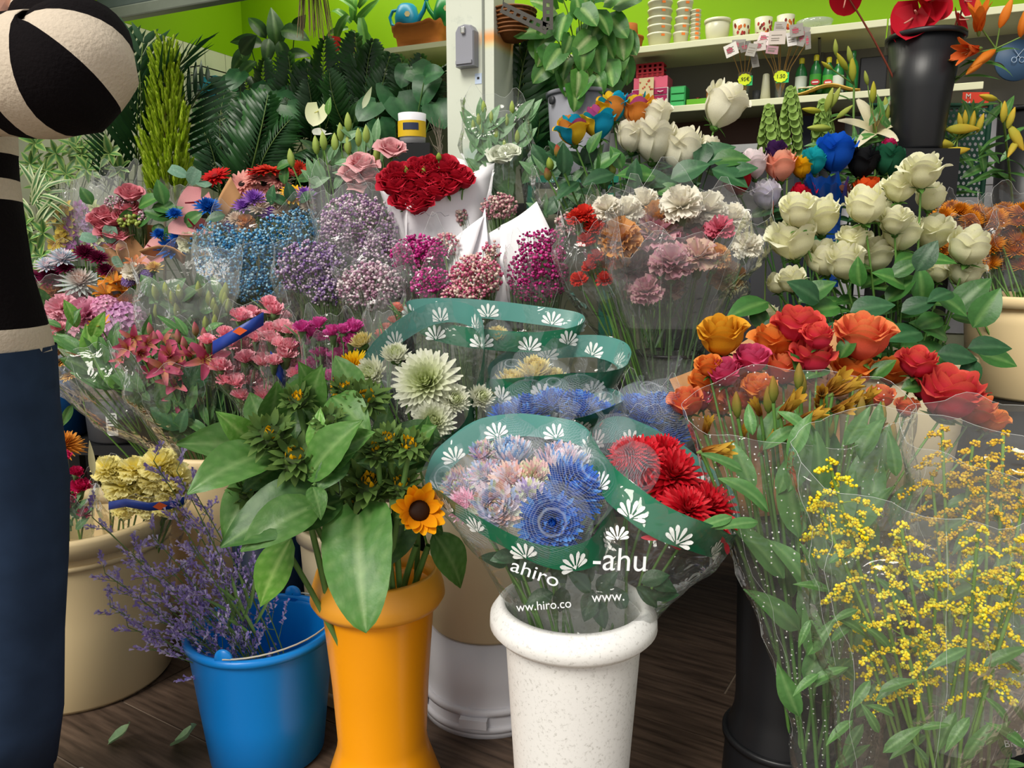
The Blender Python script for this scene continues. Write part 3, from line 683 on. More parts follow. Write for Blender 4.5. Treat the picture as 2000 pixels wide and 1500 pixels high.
# display tables under the flowers
M['table'] = solid('black_table', '#17181a', .6, .3, .2, 20)
def table(lab, x0, x1, y0, y1, z, legs=True):
    t = thing('display_table', lab, 'table', ((x0+x1)/2, (y0+y1)/2, 0)); mb = MB(); box(mb, x0, x1, y0, y1, z-.03, z, CLEAR); o = V3(wloc(t)); mb.v = [v-o for v in mb.v]; add('table_top', mb.mesh('table_top', M['table'], False), t, Vector(o))
    for x in (x0+.04, x1-.04):
        for y in (y0+.04, y1-.04):
            mb = MB(); box(mb, -.02, .02, -.02, .02, 0, z-.03, CLEAR); add('leg', mb.mesh('leg', M['table'], False), t, (x, y, 0))
    return t
table('low black display table under the white rose bucket', .15, 1.85, 1.74, 2.52, .45); table('low black display table under the baby\'s breath wraps', -.52, .13, 1.92, 2.52, .45); table('low black display table behind the pink alstroemerias', -1.68, -.54, 2.31, 2.85, .45)
def riser(lab, x0, x1, y0, y1, z0, z1):
    mb = MB(); box(mb, x0, x1, y0, y1, z0, z1, CLEAR); o = add('display_riser', mb.mesh('display_riser', M['table'], False)); return tag(o, lab, 'riser')
riser('long black riser box carrying the back row of flowers', .16, 1.84, 2.1, 2.5, .45, .65); riser('short black riser box behind the baby\'s breath wraps', -.5, .12, 2.16, 2.5, .45, .65); riser('black riser box carrying the wrapped mixed bouquets', -1.66, -.56, 2.6, 2.84, .45, .65)
# ------------------------------------------------------------------ buckets and vases
def bucket(name, label, cat, cx, Y, z0, prof, m, group=None, n=56, part='body', dirt=None):
    """prof: outer (r, z) from the foot to the rim; an inner wall is added"""
    o = Vector((cx, Y, z0)); t = thing(name, label, cat, o, group); h = prof[-1][1]; inner = [(max(.01, r-.004), max(.006, z-.002 if z > .01 else .006)) for r, z in reversed(prof) if z <= h]
    mb = MB(); lathe(mb, [(.001, 0)]+prof+inner+[(.001, .006)], CLEAR, n); add(part, mb.mesh(part, m), t, o); return t
def ring_part(t, name, prof, m, z, label=None, n=56):
    mb = MB(); lathe(mb, prof+[prof[0]], CLEAR, n); o = add(name, mb.mesh(name, m), t, wloc(t)+Vector((0, 0, z)));
    if label: o['label'] = label
    return o
def rimp(r, w=.012, h=.03): return [(r, 0), (r+w, 0), (r+w, h*.8), (r+w*.7, h), (r-.003, h), (r-.003, 0)]
M['cream'] = solid('cream_plastic', '#ead2a2', .45, .35, .03, 5, dirt='#a8895f', dirt_scale=14, dirt_lo=.70)
M['cream2'] = solid('pale_cream_plastic', '#d8c8a4', .45, .35, .03, 5, dirt='#9d8a64', dirt_scale=18, dirt_lo=.68)
M['blue'] = solid('blue_plastic', '#0b82d8', .32, .45, .04, 6, dirt='#2f7fb8', dirt_scale=40, dirt_lo=.72)
M['navy'] = solid('navy_plastic', '#0f2b4d', .4, .4, .05, 6); M['dgrey'] = solid('dark_grey_plastic', '#3b3c40', .45, .4, .06, 6); M['black_plastic'] = solid('black_plastic', '#18191c', .4, .4, .1, 8)
M['orange'] = solid('orange_plastic', '#f09a08', .28, .5, .03, 5); M['orange_rim'] = solid('orange_plastic_rim', '#eda331', .4, .45, .03, 5)
M['speckle'] = solid('speckled_white_plastic', '#e6e5e2', .5, .35, .03, 7, dirt='#b9b7b2', dirt_scale=170, dirt_lo=.54); M['white_plastic'] = solid('white_plastic', '#d7d6dc', .45, .4, .04, 6, dirt='#6d675c', dirt_scale=34, dirt_lo=.74)
# big cream tub (left)
TUB = Vector((-1.06, 1.775, 0))
t = bucket('cream_tub', 'big cream plastic tub holding yellow carnations beside the jeans', 'tub', TUB.x, TUB.y, 0, [(.185, 0), (.195, .012), (.203, .2), (.210, .37), (.212, .415)], M['cream'])
ring_part(t, 'rim', [(.212, 0), (.222, 0), (.224, .034), (.22, .042), (.205, .042), (.205, 0)], M['cream'], .374); ring_part(t, 'rib', rimp(.209, .006, .012), M['cream'], .345)
pb = MB(); box(pb, -.022, .022, -.005, .005, -.006, .006, CLEAR); add('grip_tab', pb.mesh('grip_tab', M['cream'], False), t, TUB+Vector((.03, -.222, .365)))
# cream bucket behind the sunflowers
CB2 = Vector((-.80, 2.1, 0)); t = bucket('cream_bucket', 'tall cream plastic bucket under the wrapped alstroemerias', 'bucket', CB2.x, CB2.y, 0, [(.14, 0), (.15, .01), (.165, .25), (.178, .47), (.18, .5)], M['cream'])
ring_part(t, 'rim', rimp(.178, .014, .04), M['cream'], .47)
CB3 = Vector((-.36, 1.72, 0)); t = bucket('cream_bucket', 'cream plastic bucket half hidden behind the orange vase', 'bucket', CB3.x, CB3.y, 0, [(.11, 0), (.12, .01), (.13, .3), (.135, .42)], M['cream2']); ring_part(t, 'rim', rimp(.134, .008, .03), M['cream2'], .39); ring_part(t, 'rib', rimp(.116, .007, .014), M['cream2'], .03)
NV = P(520, 1120, 1.75); t = bucket('navy_bucket', 'dark navy plastic bucket behind the blue pail', 'bucket', -.60, 1.80, 0, [(.07, 0), (.075, .01), (.088, .42)], M['navy']); ring_part(t, 'rim', rimp(.087, .006, .018), M['navy'], .405)
# blue pail
PAIL = Vector((-.515, 1.475, 0)); t = bucket('blue_pail', 'bright blue plastic pail with a wire handle holding purple statice', 'pail', PAIL.x, PAIL.y, 0, [(.108, 0), (.115, .006), (.128, .12), (.143, .265), (.145, .275)], M['blue'])
ring_part(t, 'rim', [(.142, 0), (.15, .002), (.152, .012), (.146, .018), (.138, .016)], M['blue'], .265)
for a in (-1.75, 1.39):
    mb = MB(); lathe(mb, [(.001, -.004), (.017, -.004), (.019, 0), (.017, .004), (.001, .004)], CLEAR, 16); e = Vector((math.cos(a), math.sin(a), 0)); add('handle_lug', mb.mesh('handle_lug', M['blue']), t, PAIL+e*.143+Vector((0, 0, .285)), frame(e))
mb = MB(); pts = []
for i in range(21):
    q = -1.75+math.pi*i/20; pts.append((.147*math.cos(q), .147*math.sin(q), .285+.012*math.sin(math.pi*i/20)))
tube(mb, pts, .0018, .0018, lin('#b9b6a8'), 6); add('wire_handle', mb.mesh('wire_handle', M['plain']), t, PAIL)['label'] = 'thin wire handle'
# orange vase
OV = Vector((-.245, 1.325, 0)); t = bucket('orange_vase', 'bright orange flared plastic vase holding the sunflowers', 'vase', OV.x, OV.y, 0, [(.122, 0), (.12, .012), (.086, .115), (.083, .135), (.089, .25), (.101, .40), (.104, .43)], M['orange'])
ring_part(t, 'rim', [(.103, 0), (.115, .002), (.122, .014), (.120, .03), (.110, .062), (.104, .066), (.102, 0)], M['orange_rim'], .405, 'paler rolled rim')
# white vase
WV = Vector((.096, 1.13, -.0)); t = bucket('white_vase', 'tall speckled white plastic vase with a rolled rim', 'vase', WV.x, WV.y, 0, [(.078, 0), (.082, .008), (.092, .2), (.107, .45), (.109, .475)], M['speckle'])
ring_part(t, 'rim', [(.108, 0), (.122, .002), (.131, .012), (.130, .028), (.118, .045), (.108, .048), (.106, 0)], M['speckle'], .450, 'thick rolled rim')
# inverted white bucket with a cream one on top
SB = Vector((-.055, 1.66, 0)); t = bucket('white_bucket', 'white plastic bucket turned upside down as a stand', 'bucket', SB.x, SB.y, 0, [(.152, 0), (.15, .012), (.142, .06), (.138, .1), (.132, .205)], M['white_plastic']); mb = MB(); lathe(mb, [(.001, .205), (.132, .205)], CLEAR, 48); add('base_disc', mb.mesh('base_disc', M['white_plastic']), t, SB)
for z in (.012, .05): ring_part(t, 'rib', rimp(.142-.05*z, .012, .014), M['white_plastic'], z)
for a in (-1.75, -2.9):
    mb = MB(); box(mb, -.03, .03, -.012, .004, .03, .05, CLEAR); e = Vector((math.cos(a), math.sin(a), 0)); add('grip_tab', mb.mesh('grip_tab', M['white_plastic'], False), t, SB+e*.152, Matrix.Rotation(a+math.pi/2, 3, 'Z'))
t = bucket('cream_bucket', 'stained cream bucket standing on the upturned white one', 'bucket', SB.x, SB.y, .206, [(.128, 0), (.134, .008), (.142, .2), (.147, .35)], M['cream2']); ring_part(t, 'rim', rimp(.146, .01, .03), M['cream2'], .32)
# black vases (right, under alstroemerias and goldenrod)
BV = Vector((.52, 1.36, 0)); t = bucket('black_vase', 'tall black flower vase with a stepped foot', 'vase', BV.x, BV.y, 0, [(.105, 0), (.105, .01), (.1, .12), (.088, .16), (.086, .19), (.093, .4), (.1, .5)], M['black_plastic']); ring_part(t, 'foot_ring', rimp(.1, .008, .012), M['black_plastic'], .11); ring_part(t, 'rim', rimp(.1, .008, .02), M['black_plastic'], .485)
GV = Vector((.70, 1.08, 0)); t = bucket('black_vase', 'black flower vase with white print under the goldenrod', 'vase', GV.x, GV.y, 0, [(.09, 0), (.09, .01), (.1, .2), (.105, .27)], M['black_plastic']); ring_part(t, 'rim', rimp(.104, .008, .02), M['black_plastic'], .255)
# beige bucket of white roses, big cream bucket (right)
RB = Vector((.98, 1.92, .45)); t = bucket('beige_bucket', 'beige plastic bucket holding the tall white roses', 'bucket', RB.x, RB.y, .45, [(.12, 0), (.13, .01), (.15, .2), (.162, .33)], M['cream2']); ring_part(t, 'rim', rimp(.16, .012, .045), M['cream2'], .29)
CBR = Vector((1.46, 2.09, .65)); riser('black riser block under the large cream marigold bucket', 1.22, 1.84, 1.86, 2.098, .45, .65); t = bucket('cream_bucket', 'large cream bucket holding wrapped orange marigolds', 'bucket', CBR.x, CBR.y, .65, [(.17, 0), (.18, .01), (.2, .2), (.205, .27)], M['cream']); ring_part(t, 'rim', rimp(.204, .012, .03), M['cream'], .245)
for a in (-1.9, -2.3):
    mb = MB(); box(mb, -.003, .003, -.006, .006, -.02, .0, CLEAR); e = Vector((math.cos(a), math.sin(a), 0)); add('rib', mb.mesh('rib', M['cream'], False), t, CBR+e*.212+Vector((0, 0, .245)), Matrix.Rotation(a, 3, 'Z'))
# grey and blue buckets behind the tub
gb = P(205, 800, 2.3); t = bucket('grey_bucket', 'dark grey bucket with a white barcode tag behind the tub', 'bucket', gb.x, 2.42, .45, [(.1, 0), (.11, .01), (.12, .22)], M['dgrey']); ring_part(t, 'rim', rimp(.12, .008, .02), M['dgrey'], .2)
tp = P(221, 828, 2.295); mb = MB(); box(mb, -.017, .017, -.001, .001, -.035, .035, CLEAR); tg = tag(add('price_tag', mb.mesh('price_tag', solid('tag_paper', '#dcdcda', .6), False), None, Vector((tp.x, 2.288, tp.z))), 'small white barcode tag on the dark grey bucket', 'tag')
for k in range(9):
    mb = MB(); w = .0005+.0007*((k*7) % 3); box(mb, -w, w, -.0005, .0005, -.007, .007, CLEAR); add('barcode_bar', mb.mesh('barcode_bar', M['black_plastic'], False), tg, Vector((tp.x-.011+.0027*k, 2.2865, tp.z-.012)))
for k in range(4):
    mb = MB(); box(mb, -.012, .012-.003*k, -.0005, .0005, -.0018, .0018, CLEAR); add('print_line', mb.mesh('print_line', M['dgrey'], False), tg, Vector((tp.x, 2.2865, tp.z+.028-.008*k)))
bb = P(30, 800, 2.3); t = bucket('blue_bucket', 'deep blue bucket standing behind the jeans', 'bucket', bb.x, 2.45, .45, [(.11, 0), (.12, .01), (.135, .26)], solid('deep_blue_plastic', '#0b4a86', .4)); ring_part(t, 'rim', rimp(.134, .01, .02), M['blue'], .24)
# clear vase under the wrapped carnations
cv = P(1300, 690, 2.05); cz = P(1300, 690, 1.98).z; t = bucket('clear_vase', 'clear plastic vase full of carnation stems', 'vase', cv.x, 2.0, .45, [(.075, 0), (.08, .01), (.088, cz-.45)], film('clear_vase_plastic', .06, (.86, .9, .88), .3, crinkle=.1)); ring_part(t, 'rim', rimp(.087, .006, .008), M['black_plastic'], cz-.456)
# anthurium bucket and dark bucket at the edge
ab = P(1808, 72, 2.25); mb0 = P(1808, 225, 2.25)
STZ = mb0.z
t = bucket('black_bucket', 'glossy black tapered bucket holding red anthuriums', 'bucket', ab.x, 2.25, STZ-.1, [(.062, 0), (.066, .01), (.078, .16), (.095, ab.z-STZ+.1)], M['black_plastic']); ring_part(t, 'rim', rimp(.094, .008, .014), M['black_plastic'], ab.z-STZ+.09)
ABK = Vector((ab.x, 2.25, STZ))
eb = P(2010, 210, 2.4); t = bucket('black_bucket', 'black bucket of yellow lilies at the shelf end', 'bucket', eb.x+.03, 2.43, 1.0, [(.07, 0), (.075, .01), (.09, eb.z-1.0)], M['black_plastic']); ring_part(t, 'rim', rimp(.089, .006, .012), M['black_plastic'], eb.z-1.01); EBK = Vector((eb.x+.03, 2.43, 1.0))
# grey pot for the pothos
gp = P(1138, 175, 2.55); gz = P(1138, 305, 2.55).z; GPOT = Vector((gp.x, 2.62, gz)); t = bucket('grey_pot', 'smooth grey plastic bucket holding the trailing pothos', 'pot', gp.x, 2.62, gz-.06, [(.085, 0), (.09, .01), (.108, gp.z-gz+.06)], M['grey_plastic']); ring_part(t, 'rim', rimp(.108, .006, .012), M['grey_plastic'], gp.z-gz+.05)
for a in (-2.6, -.5):
    mb = MB(); lathe(mb, [(.001, -.004), (.013, -.004), (.013, .004), (.001, .004)], CLEAR, 12); e = Vector((math.cos(a), math.sin(a), 0)); add('handle_lug', mb.mesh('handle_lug', M['dgrey']), t, Vector((gp.x, 2.62, gp.z-.03))+e*.112, frame(e))
M['teal_wood'] = solid('green_stand_paint', '#1b7a63', .5)
def stand(lab, x, y, z, w, m='teal_wood', z0=.65):
    t = thing('plant_stand', lab, 'stand', (x, y, z0)); mb = MB(); box(mb, -w, w, -w*.8, w*.8, z-.022-z0, z-z0, CLEAR); add('top', mb.mesh('top', M[m], False), t, (x, y, z0))
    for a in (-1, 1):
        for b in (-1, 1): mb = MB(); box(mb, -.012, .012, -.012, .012, 0, z-.022-z0, CLEAR); add('leg', mb.mesh('leg', M[m], False), t, (x+a*(w-.02), y+b*(w*.8-.02), z0))
    return t
stand('green painted plant stand under the grey pothos pot', gp.x-.03, 2.67, gz-.06, .15, z0=0.0)

riser('slim black pedestal under the anthurium bucket', ABK.x-.08, ABK.x+.08, 2.17, 2.33, .65, STZ-.1)
riser('slim black pedestal under the yellow lily bucket', EBK.x-.08, EBK.x+.08, 2.35, 2.49, .65, 1.0)
# ------------------------------------------------------------------ person in striped sweater and jeans (seen from behind, mostly out of frame)
M['skin'] = solid('skin', '#d8a28c', .5, .35, .06, 25); M['knit_w'] = solid('knit_oatmeal', '#c9bba8', .95, .1, .1, 220, .5); M['knit_b'] = solid('knit_black', '#100c0e', .95, .1, .2, 220, .5)
M['denim'] = solid('dark_denim', '#25354d', .85, .15, .5, 14, .35); M['hair'] = solid('brown_hair', '#3a2619', .6, .3, .2, 60); M['shoe'] = solid('white_shoe', '#d8d6d0', .6)
PX0 = P(78, 640, 1.15).x-.185; PY0 = 1.15
def oval(c, rx, ry, n=28, axis=None):
    out = []; R = frame(axis) if axis is not None else Matrix.Identity(3)
    for j in range(n):
        a = 2*math.pi*j/n; out.append(V3(Vector(c)+R @ Vector((rx*math.cos(a), ry*math.sin(a), 0))))
    return out
def banded_loft(rings, mats_of, wr=.004, seed=0):
    mb = MB(); n = len(rings[0]); vs_ = []
    for r in rings:
        c = sum(r)/n
        for p in r: vs_.append(p+nrm(p-c)*wr*noise.noise(Vector(p)*16+Vector((seed, 0, 0))))
    return vs_, grid(len(rings)-1, n, True), [mats_of(i) for i in range(len(rings)-1) for _ in range(n)]
def build_person():
    body = bpy.data.meshes.new('person_body')
    hipx = PX0; sz = 1.37
    el = P(128, 148, 1.02); sh = P(-150, 150, 1.06); wr_ = P(85, -10, 1.07); hand = P(18, -3, 1.04)
    vv = [((hipx, PY0, .90), .13), ((hipx, PY0, 1.1), .12), ((hipx-.01, PY0-.01, 1.28), .13), ((hipx-.01, PY0, 1.42), .07), ((hipx-.01, PY0+.01, 1.49), .05), ((hipx-.01, PY0+.03, 1.56), .085), ((hipx-.01, PY0+.03, 1.65), .085),
          (tuple(sh), .06), (tuple(el), .04), (tuple(wr_), .027), (tuple(hand), .03),
          ((hipx-.17, 1.12, sz), .06), ((hipx-.27, 1.14, 1.12), .04), ((hipx-.25, 1.3, .95), .028), ((hipx-.24, 1.37, .92), .03),
          ((hipx+.09, PY0, .84), .09), ((hipx+.085, PY0+.02, .48), .055), ((hipx+.08, PY0-.01, .09), .035), ((hipx+.08, PY0+.13, .035), .03),
          ((hipx-.1, PY0+.02, .84), .09), ((hipx-.1, PY0+.05, .48), .055), ((hipx-.1, PY0+.03, .09), .035), ((hipx-.1, PY0+.17, .035), .03), ((hipx-.01, PY0+.12, 1.59), .02)]
    ed = [(0, 1), (1, 2), (2, 3), (3, 4), (4, 5), (5, 6), (2, 7), (7, 8), (8, 9), (9, 10), (2, 11), (11, 12), (12, 13), (13, 14), (0, 15), (15, 16), (16, 17), (17, 18), (0, 19), (19, 20), (20, 21), (21, 22), (5, 23)]
    for hi, d0, wv in ((10, (hand-wr_).normalized(), Vector((0, .15, -1)).normalized()), (14, Vector((0, .8, -.5)).normalized(), Vector((1, 0, 0)))):
        h = Vector(vv[hi][0])
        for k in range(4):
            off = wv*(.021*(k-1.5)); L = (.072, .082, .078, .06)[k]; b = len(vv)
            vv += [(tuple(h+off+d0*.03), .0095), (tuple(h+off+d0*(.03+L*.55)), .009), (tuple(h+off*1.05+d0*(.03+L)+Vector((0, 0, -.015))), .008)]; ed += [(hi, b), (b, b+1), (b+1, b+2)]
        b = len(vv); vv += [(tuple(h+wv*-.03+d0*.012), .011), (tuple(h+wv*-.048+d0*.045), .0095)]; ed += [(hi, b), (b, b+1)]
    body.from_pydata([v for v, _ in vv], ed, []); body.materials.append(M['skin'])
    o = bpy.data.objects.new('person', body); COL.objects.link(o)
    md = o.modifiers.new('skin', 'SKIN'); sv = body.skin_vertices[0].data
    for i, (_, r) in enumerate(vv): sv[i].radius = (r, r)
    sv[0].use_root = True
    o.modifiers.new('smooth', 'SUBSURF').levels = 1; o.modifiers['smooth'].render_levels = 2
    tag(o, 'person in a black and oatmeal striped sweater and dark jeans, one elbow bent', 'person')
    # sweater: torso and right sleeve, striped by face
    rows = [(.885, .185, .13, 0), (.91, .187, .132, 0), (.925, .186, .13, 1), (1.0, .172, .125, 1), (1.075, .165, .12, 1), (1.11, .162, .12, 0), (1.14, .162, .12, 1), (1.175, .165, .122, 0), (1.21, .168, .122, 1), (1.25, .172, .122, 0), (1.29, .175, .12, 1), (1.33, .17, .11, 0), (1.37, .15, .1, 1), (1.41, .11, .08, 0), (1.45, .065, .065, 0)]
    r1 = [oval((hipx-.0, PY0, z), a, b) for z, a, b, _ in rows]; v1, f1, m1 = banded_loft(r1, lambda i: rows[i][3], .008)
    pts = [Vector((hipx-.02, PY0, 1.36)), sh+Vector((-.03, 0, .0)), sh, sh.lerp(el, .25), sh.lerp(el, .45), sh.lerp(el, .62), sh.lerp(el, .78), sh.lerp(el, .9), el+Vector((-.004, 0, 0)), el+Vector((.012, .012, .02)), el.lerp(wr_, .18)+Vector((.012, .02, .03)), el.lerp(wr_, .34)+Vector((.006, .02, .02)), el.lerp(wr_, .48), el.lerp(wr_, .65), el.lerp(wr_, .82), wr_]
    rad = [.075, .08, .082, .08, .078, .078, .079, .079, .078, .072, .064, .058, .053, .048, .042, .036]; rr = []
    for i, p in enumerate(pts):
        a = (pts[min(i+1, len(pts)-1)]-pts[max(i-1, 0)]); rr.append(oval(p, rad[i], rad[i]*.95, 28, a if a.length > 1e-4 else Vector((1, 0, 0))))
    # keep ring starts aligned
    for i in range(1, len(rr)):
        k = min(range(28), key=lambda s: sum(np.linalg.norm(rr[i][(j+s) % 28]-rr[i-1][j]) for j in range(0, 28, 4))); rr[i] = [rr[i][(j+k) % 28] for j in range(28)]
    fine = []
    for i in range(len(rr)-1):
        for q in range(4): fine.append([rr[i][j]*(1-q/4)+rr[i+1][j]*q/4 for j in range(28)])
    fine.append(rr[-1]); acc = [0]
    for i in range(1, len(fine)): acc.append(acc[-1]+np.linalg.norm(sum(fine[i])/28-sum(fine[i-1])/28))
    v2, f2, m2 = banded_loft(fine, lambda i: 1 if ((acc[i]+.010) % .058) < .029 else 0, .006, 3)
    me = bpy.data.meshes.new('sweater'); b = len(v1); me.from_pydata([tuple(v) for v in v1+v2], [], f1+[tuple(i+b for i in f) for f in f2]); me.materials.append(M['knit_w']); me.materials.append(M['knit_b'])
    me.polygons.foreach_set('material_index', m1+m2); me.polygons.foreach_set('use_smooth', [True]*len(me.polygons)); add('sweater', me, o)['label'] = 'striped knit sweater with a ribbed hem'
    # left sleeve
    mbs = MB(); tube(mbs, [(hipx-.1, 1.12, sz), (hipx-.18, 1.12, sz-.03), (hipx-.27, 1.14, 1.12), (hipx-.255, 1.26, .985)], .075, .045, CLEAR, 16); add('sleeve', mbs.mesh('sleeve', M['knit_b']), o)
    # jeans
    mj = MB(); edge = lambda y: P({680: 82, 800: 95, 950: 110, 1100: 119, 1250: 115, 1400: 106, 1500: 92}[y], y, 1.15)
    ks = [680, 800, 950, 1100, 1250, 1400, 1500]; rings = []
    for y, r in zip(ks, (.13, .125, .112, .1, .093, .085, .08)):
        e = edge(y); rings.append(oval((e.x-r, 1.15, e.z), r, r*.95))
    xl = rings[-1]; e = edge(1500); rings += [oval((e.x-.085, 1.16, .2), .075, .075), oval((e.x-.08, 1.15, .06), .07, .075)]
    for rg, sd in ((rings, 0), ([[p+V3((-.2, .03, 0)) for p in r] for r in rings], 5)):
        vs_, f, _ = banded_loft(rg, lambda i: 0, .010, sd); mj.add(vs_, f, CLEAR)
    vs_, f, _ = banded_loft([oval((hipx, PY0, z), a, c) for z, a, c in ((.93, .165, .125), (.88, .18, .135), (.83, .185, .135), (.78, .16, .12))], lambda i: 0, .004); mj.add(vs_, f, CLEAR)
    add('jeans', mj.mesh('jeans', M['denim']), o)['label'] = 'dark blue denim jeans'
    for dx, dy in ((.07, 0), (-.13, .03)):
        ms = MB(); ellip(ms, (0, .05, .045), .05, .14, .05, CLEAR, 8, 16); add('shoe', ms.mesh('shoe', M['shoe']), o, (hipx+dx, PY0+dy, 0))
    mh = MB(); ellip(mh, (hipx-.01, PY0-.005, 1.63), .105, .10, .12, CLEAR, 10, 18); ellip(mh, (hipx-.01, PY0-.05, 1.5), .08, .05, .13, CLEAR, 8, 14); add('hair', mh.mesh('hair', M['hair']), o)
build_person()
# ------------------------------------------------------------------ things on the wall shelves
def onN(px, py, n):
    d = ray(px, py); return CAM+d*((n-CAM.dot(NX))/d.dot(NX))
def at_shelf(px, n, z):
    """point on a shelf top under picture column px"""
    lo, hi = -200, 700
    for _ in range(40):
        m_ = (lo+hi)/2
        if onN(px, m_, n).z > z: lo = m_
        else: hi = m_
    p = onN(px, m_, n); return p, (p-CAM).dot(FW)/F
def rpot(name, label, cat, px, n, z, wpx, hpx, m, prof=((.72, 0), (.8, .5), (1, .92), (1, 1)), group=None, rim=None, parent=None):
    p, k = at_shelf(px, n, z); r, h = wpx*k/2, hpx*k; t = thing(name, label, cat, p, group); pr_ = [(r*a, h*b) for a, b in prof]; mb = MB(); lathe(mb, [(.001, 0)]+pr_+[(a*.93, b) for a, b in reversed(pr_)]+[(.001, .003)], CLEAR, 28); add('body', mb.mesh('body', m), t, p)
    if rim: mb = MB(); lathe(mb, [(pr_[-1][0]*.98, h*.86), (pr_[-1][0]*1.06, h*.86), (pr_[-1][0]*1.06, h), (pr_[-1][0]*.97, h)], CLEAR, 28); add('rim', mb.mesh('rim', m), t, p)
    return t, p, r, h
M['terra'] = solid('terracotta', '#a8632f', .8, .2, .1, 20); M['ceramic'] = solid('cream_ceramic', '#d3d2b6', .3, .5, .03); M['glass'] = film('thin_glass', .05, (.9, .94, .92), .3, crinkle=.0)
NU_ = 2.90
t, p, r, h = rpot('terracotta_pot', 'terracotta pot lying mouth up beside the white pot stack', 'pot', 1228, NU_, ZS1, 54, 28, M['terra'], ((.85, 0), (1, .8), (1, 1)), rim=True)
t2 = thing('terracotta_pot', 'smaller terracotta pot set upside down on the wider one', 'pot', p+Vector((0, 0, h))); mb = MB(); lathe(mb, [(r*.66, 0), (r*.62, h*.3), (r*.58, h*.85), (r*.4, h*.9), (.001, h*.9)], CLEAR, 24); add('body', mb.mesh('body', M['terra']), t2, p+Vector((0, 0, h)))
def pot_stack(px, wpx, hpx, cnt, lab, grp, lean=0.):
    p, k = at_shelf(px, NU_, ZS1); r, h = wpx*k/2, hpx*k
    for i in range(cnt):
        q = p+Vector((lean*i, 0, h*.55*i)); t = thing('white_pot', lab, 'pot', q, grp); mb = MB(); lathe(mb, [(.001, 0), (r*.8, 0), (r*.98, h*.85), (r*1.04, h*.87), (r*1.04, h), (r*.95, h), (r*.78, .004), (.001, .004)], CLEAR, 26); add('body', mb.mesh('body', M['ceramic']), t, q)
        mb = MB(); box(mb, -.006, .006, -.001, .001, -.004, .004, CLEAR); ee = TOCAM(q); ee.z = 0; ee = (ee.normalized()+UX*.35).normalized(); add('price_sticker', mb.mesh('price_sticker', M['sticker'], False), t, q+ee*(r*1.0)+Vector((0, 0, h*.80)), Matrix((Vector((0, 0, 1)).cross(ee)*-1, -ee, Vector((0, 0, 1)))).transposed())
M['sticker'] = solid('orange_sticker', '#e87a2c', .6)
pot_stack(1287, 46, 27, 5, 'cream pot in the widest nested pot stack with orange stickers', 'nested cream pots on the shelf')
pot_stack(1329, 30, 26, 5, 'pale narrow cup in the leaning stack beside the cream pots', 'leaning pale cups', .003)
pot_stack(1357, 20, 15, 7, 'tiny saucer in the slim orange-stickered stack', 'slim stack of saucers')
rpot('cream_bowl', 'wide cream bowl with ribbed side beside the floral pots', 'bowl', 1400, NU_, ZS1, 48, 42, M['ceramic'], ((.8, 0), (.95, .5), (1, 1)), rim=True)
M['floral'] = pigment('flower_print', .4, 0, .4, 20, .03, 0)
for i, px in enumerate((1447, 1490, 1533)):
    t, p, r, h = rpot('floral_pot', 'white pot printed with red blossoms on the upper shelf', 'pot', px, NU_, ZS1, 34, 36, M['ceramic'], ((.88, 0), (.95, .5), (1, 1)), 'white pots with printed blossoms')
    rd = random.Random(i); mb = MB()
    for q in range(14):
        a = -math.pi/2+rd.uniform(-1.2, .9); z = h*rd.uniform(.12, .75); ca, sa = math.cos(a), math.sin(a); rr = r*(.88+.1*z/h)+.001
        mb.add([(rr*math.cos(a+dx), rr*math.sin(a+dx), z+dz) for dx, dz in ((-.16, 0), (-.08, .006), (.08, .006), (.16, 0), (.08, -.006), (-.08, -.006))], [(0, 1, 2, 3, 4, 5)], lin(rd.choice(('#a0281e', '#7a2018', '#c4651e', '#5d1a14'))))
    add('printed_blossoms', mb.mesh('printed_blossoms', M['plain']), t, p)
# wire basket / glass bowl
p, k = at_shelf(1590, NU_, ZS1); t = thing('glass_bowl', 'shallow clear glass bowl at the end of the pot row', 'bowl', p); mb = MB(); lathe(mb, [(.001, 0), (.03, 0), (.052, .018), (.058, .034), (.055, .034), (.03, .005), (.001, .005)], CLEAR, 28); add('body', mb.mesh('body', film('bowl_glass', .25, (.9, .93, .9), .3)), t, p)
# lower shelf
NL = 2.89; cbx = lambda c, r=.55: solid('box_'+c.strip('#'), c, r, .3, .06, 18)
def sbox(name, label, cat, px, wpx, hpx, m, depth=.07, n=NL, z=None, group=None, hollow=False, bev=.002):
    z = ZS2 if z is None else z; p, k = at_shelf(px, n, z); u = p.dot(UX); w = wpx*k/2; t = thing(name, label, cat, p, group); pbox('body', t, u-w, u+w, n, n+depth, z, z+hpx*k, m, None, bev); return t, u, w, hpx*k, z
sbox('cardboard_box', 'small brown cardboard box half hidden by the pothos', 'box', 1216, 26, 34, cbx('#7a6a45'))
t, u, w, h, z = sbox('drawer_chest', 'magenta mini drawer chest with white frame and a heart-printed strip', 'drawers', 1268, 72, 42, cbx('#cfc6c4'), .09)
for r_, (a, b) in enumerate(((.70, .96), (.38, .64))):
    d = pbox('drawer', t, u-w*.94, u+w*.94, NL-.004, NL, z+h*a, z+h*b, cbx('#9c1750')); mb = MB(); tube(mb, [sp(u+w*.45, NL-.006, z+h*(a+b)/2), sp(u+w*.6, NL-.014, z+h*((a+b)/2-.05)), sp(u+w*.75, NL-.006, z+h*(a+b)/2)], .0018, .0018, lin('#e8d8dc'), 6); b0 = sp(u, NL-.004, z); mb.v = [v-V3(b0) for v in mb.v]; hh = add('handle', mb.mesh('handle', M['plain']), None, Vector(b0)); hh.parent = d; hh.matrix_parent_inverse = (Matrix.Translation(d.location+t.location) @ SH.to_4x4()).inverted(); hh.location = b0
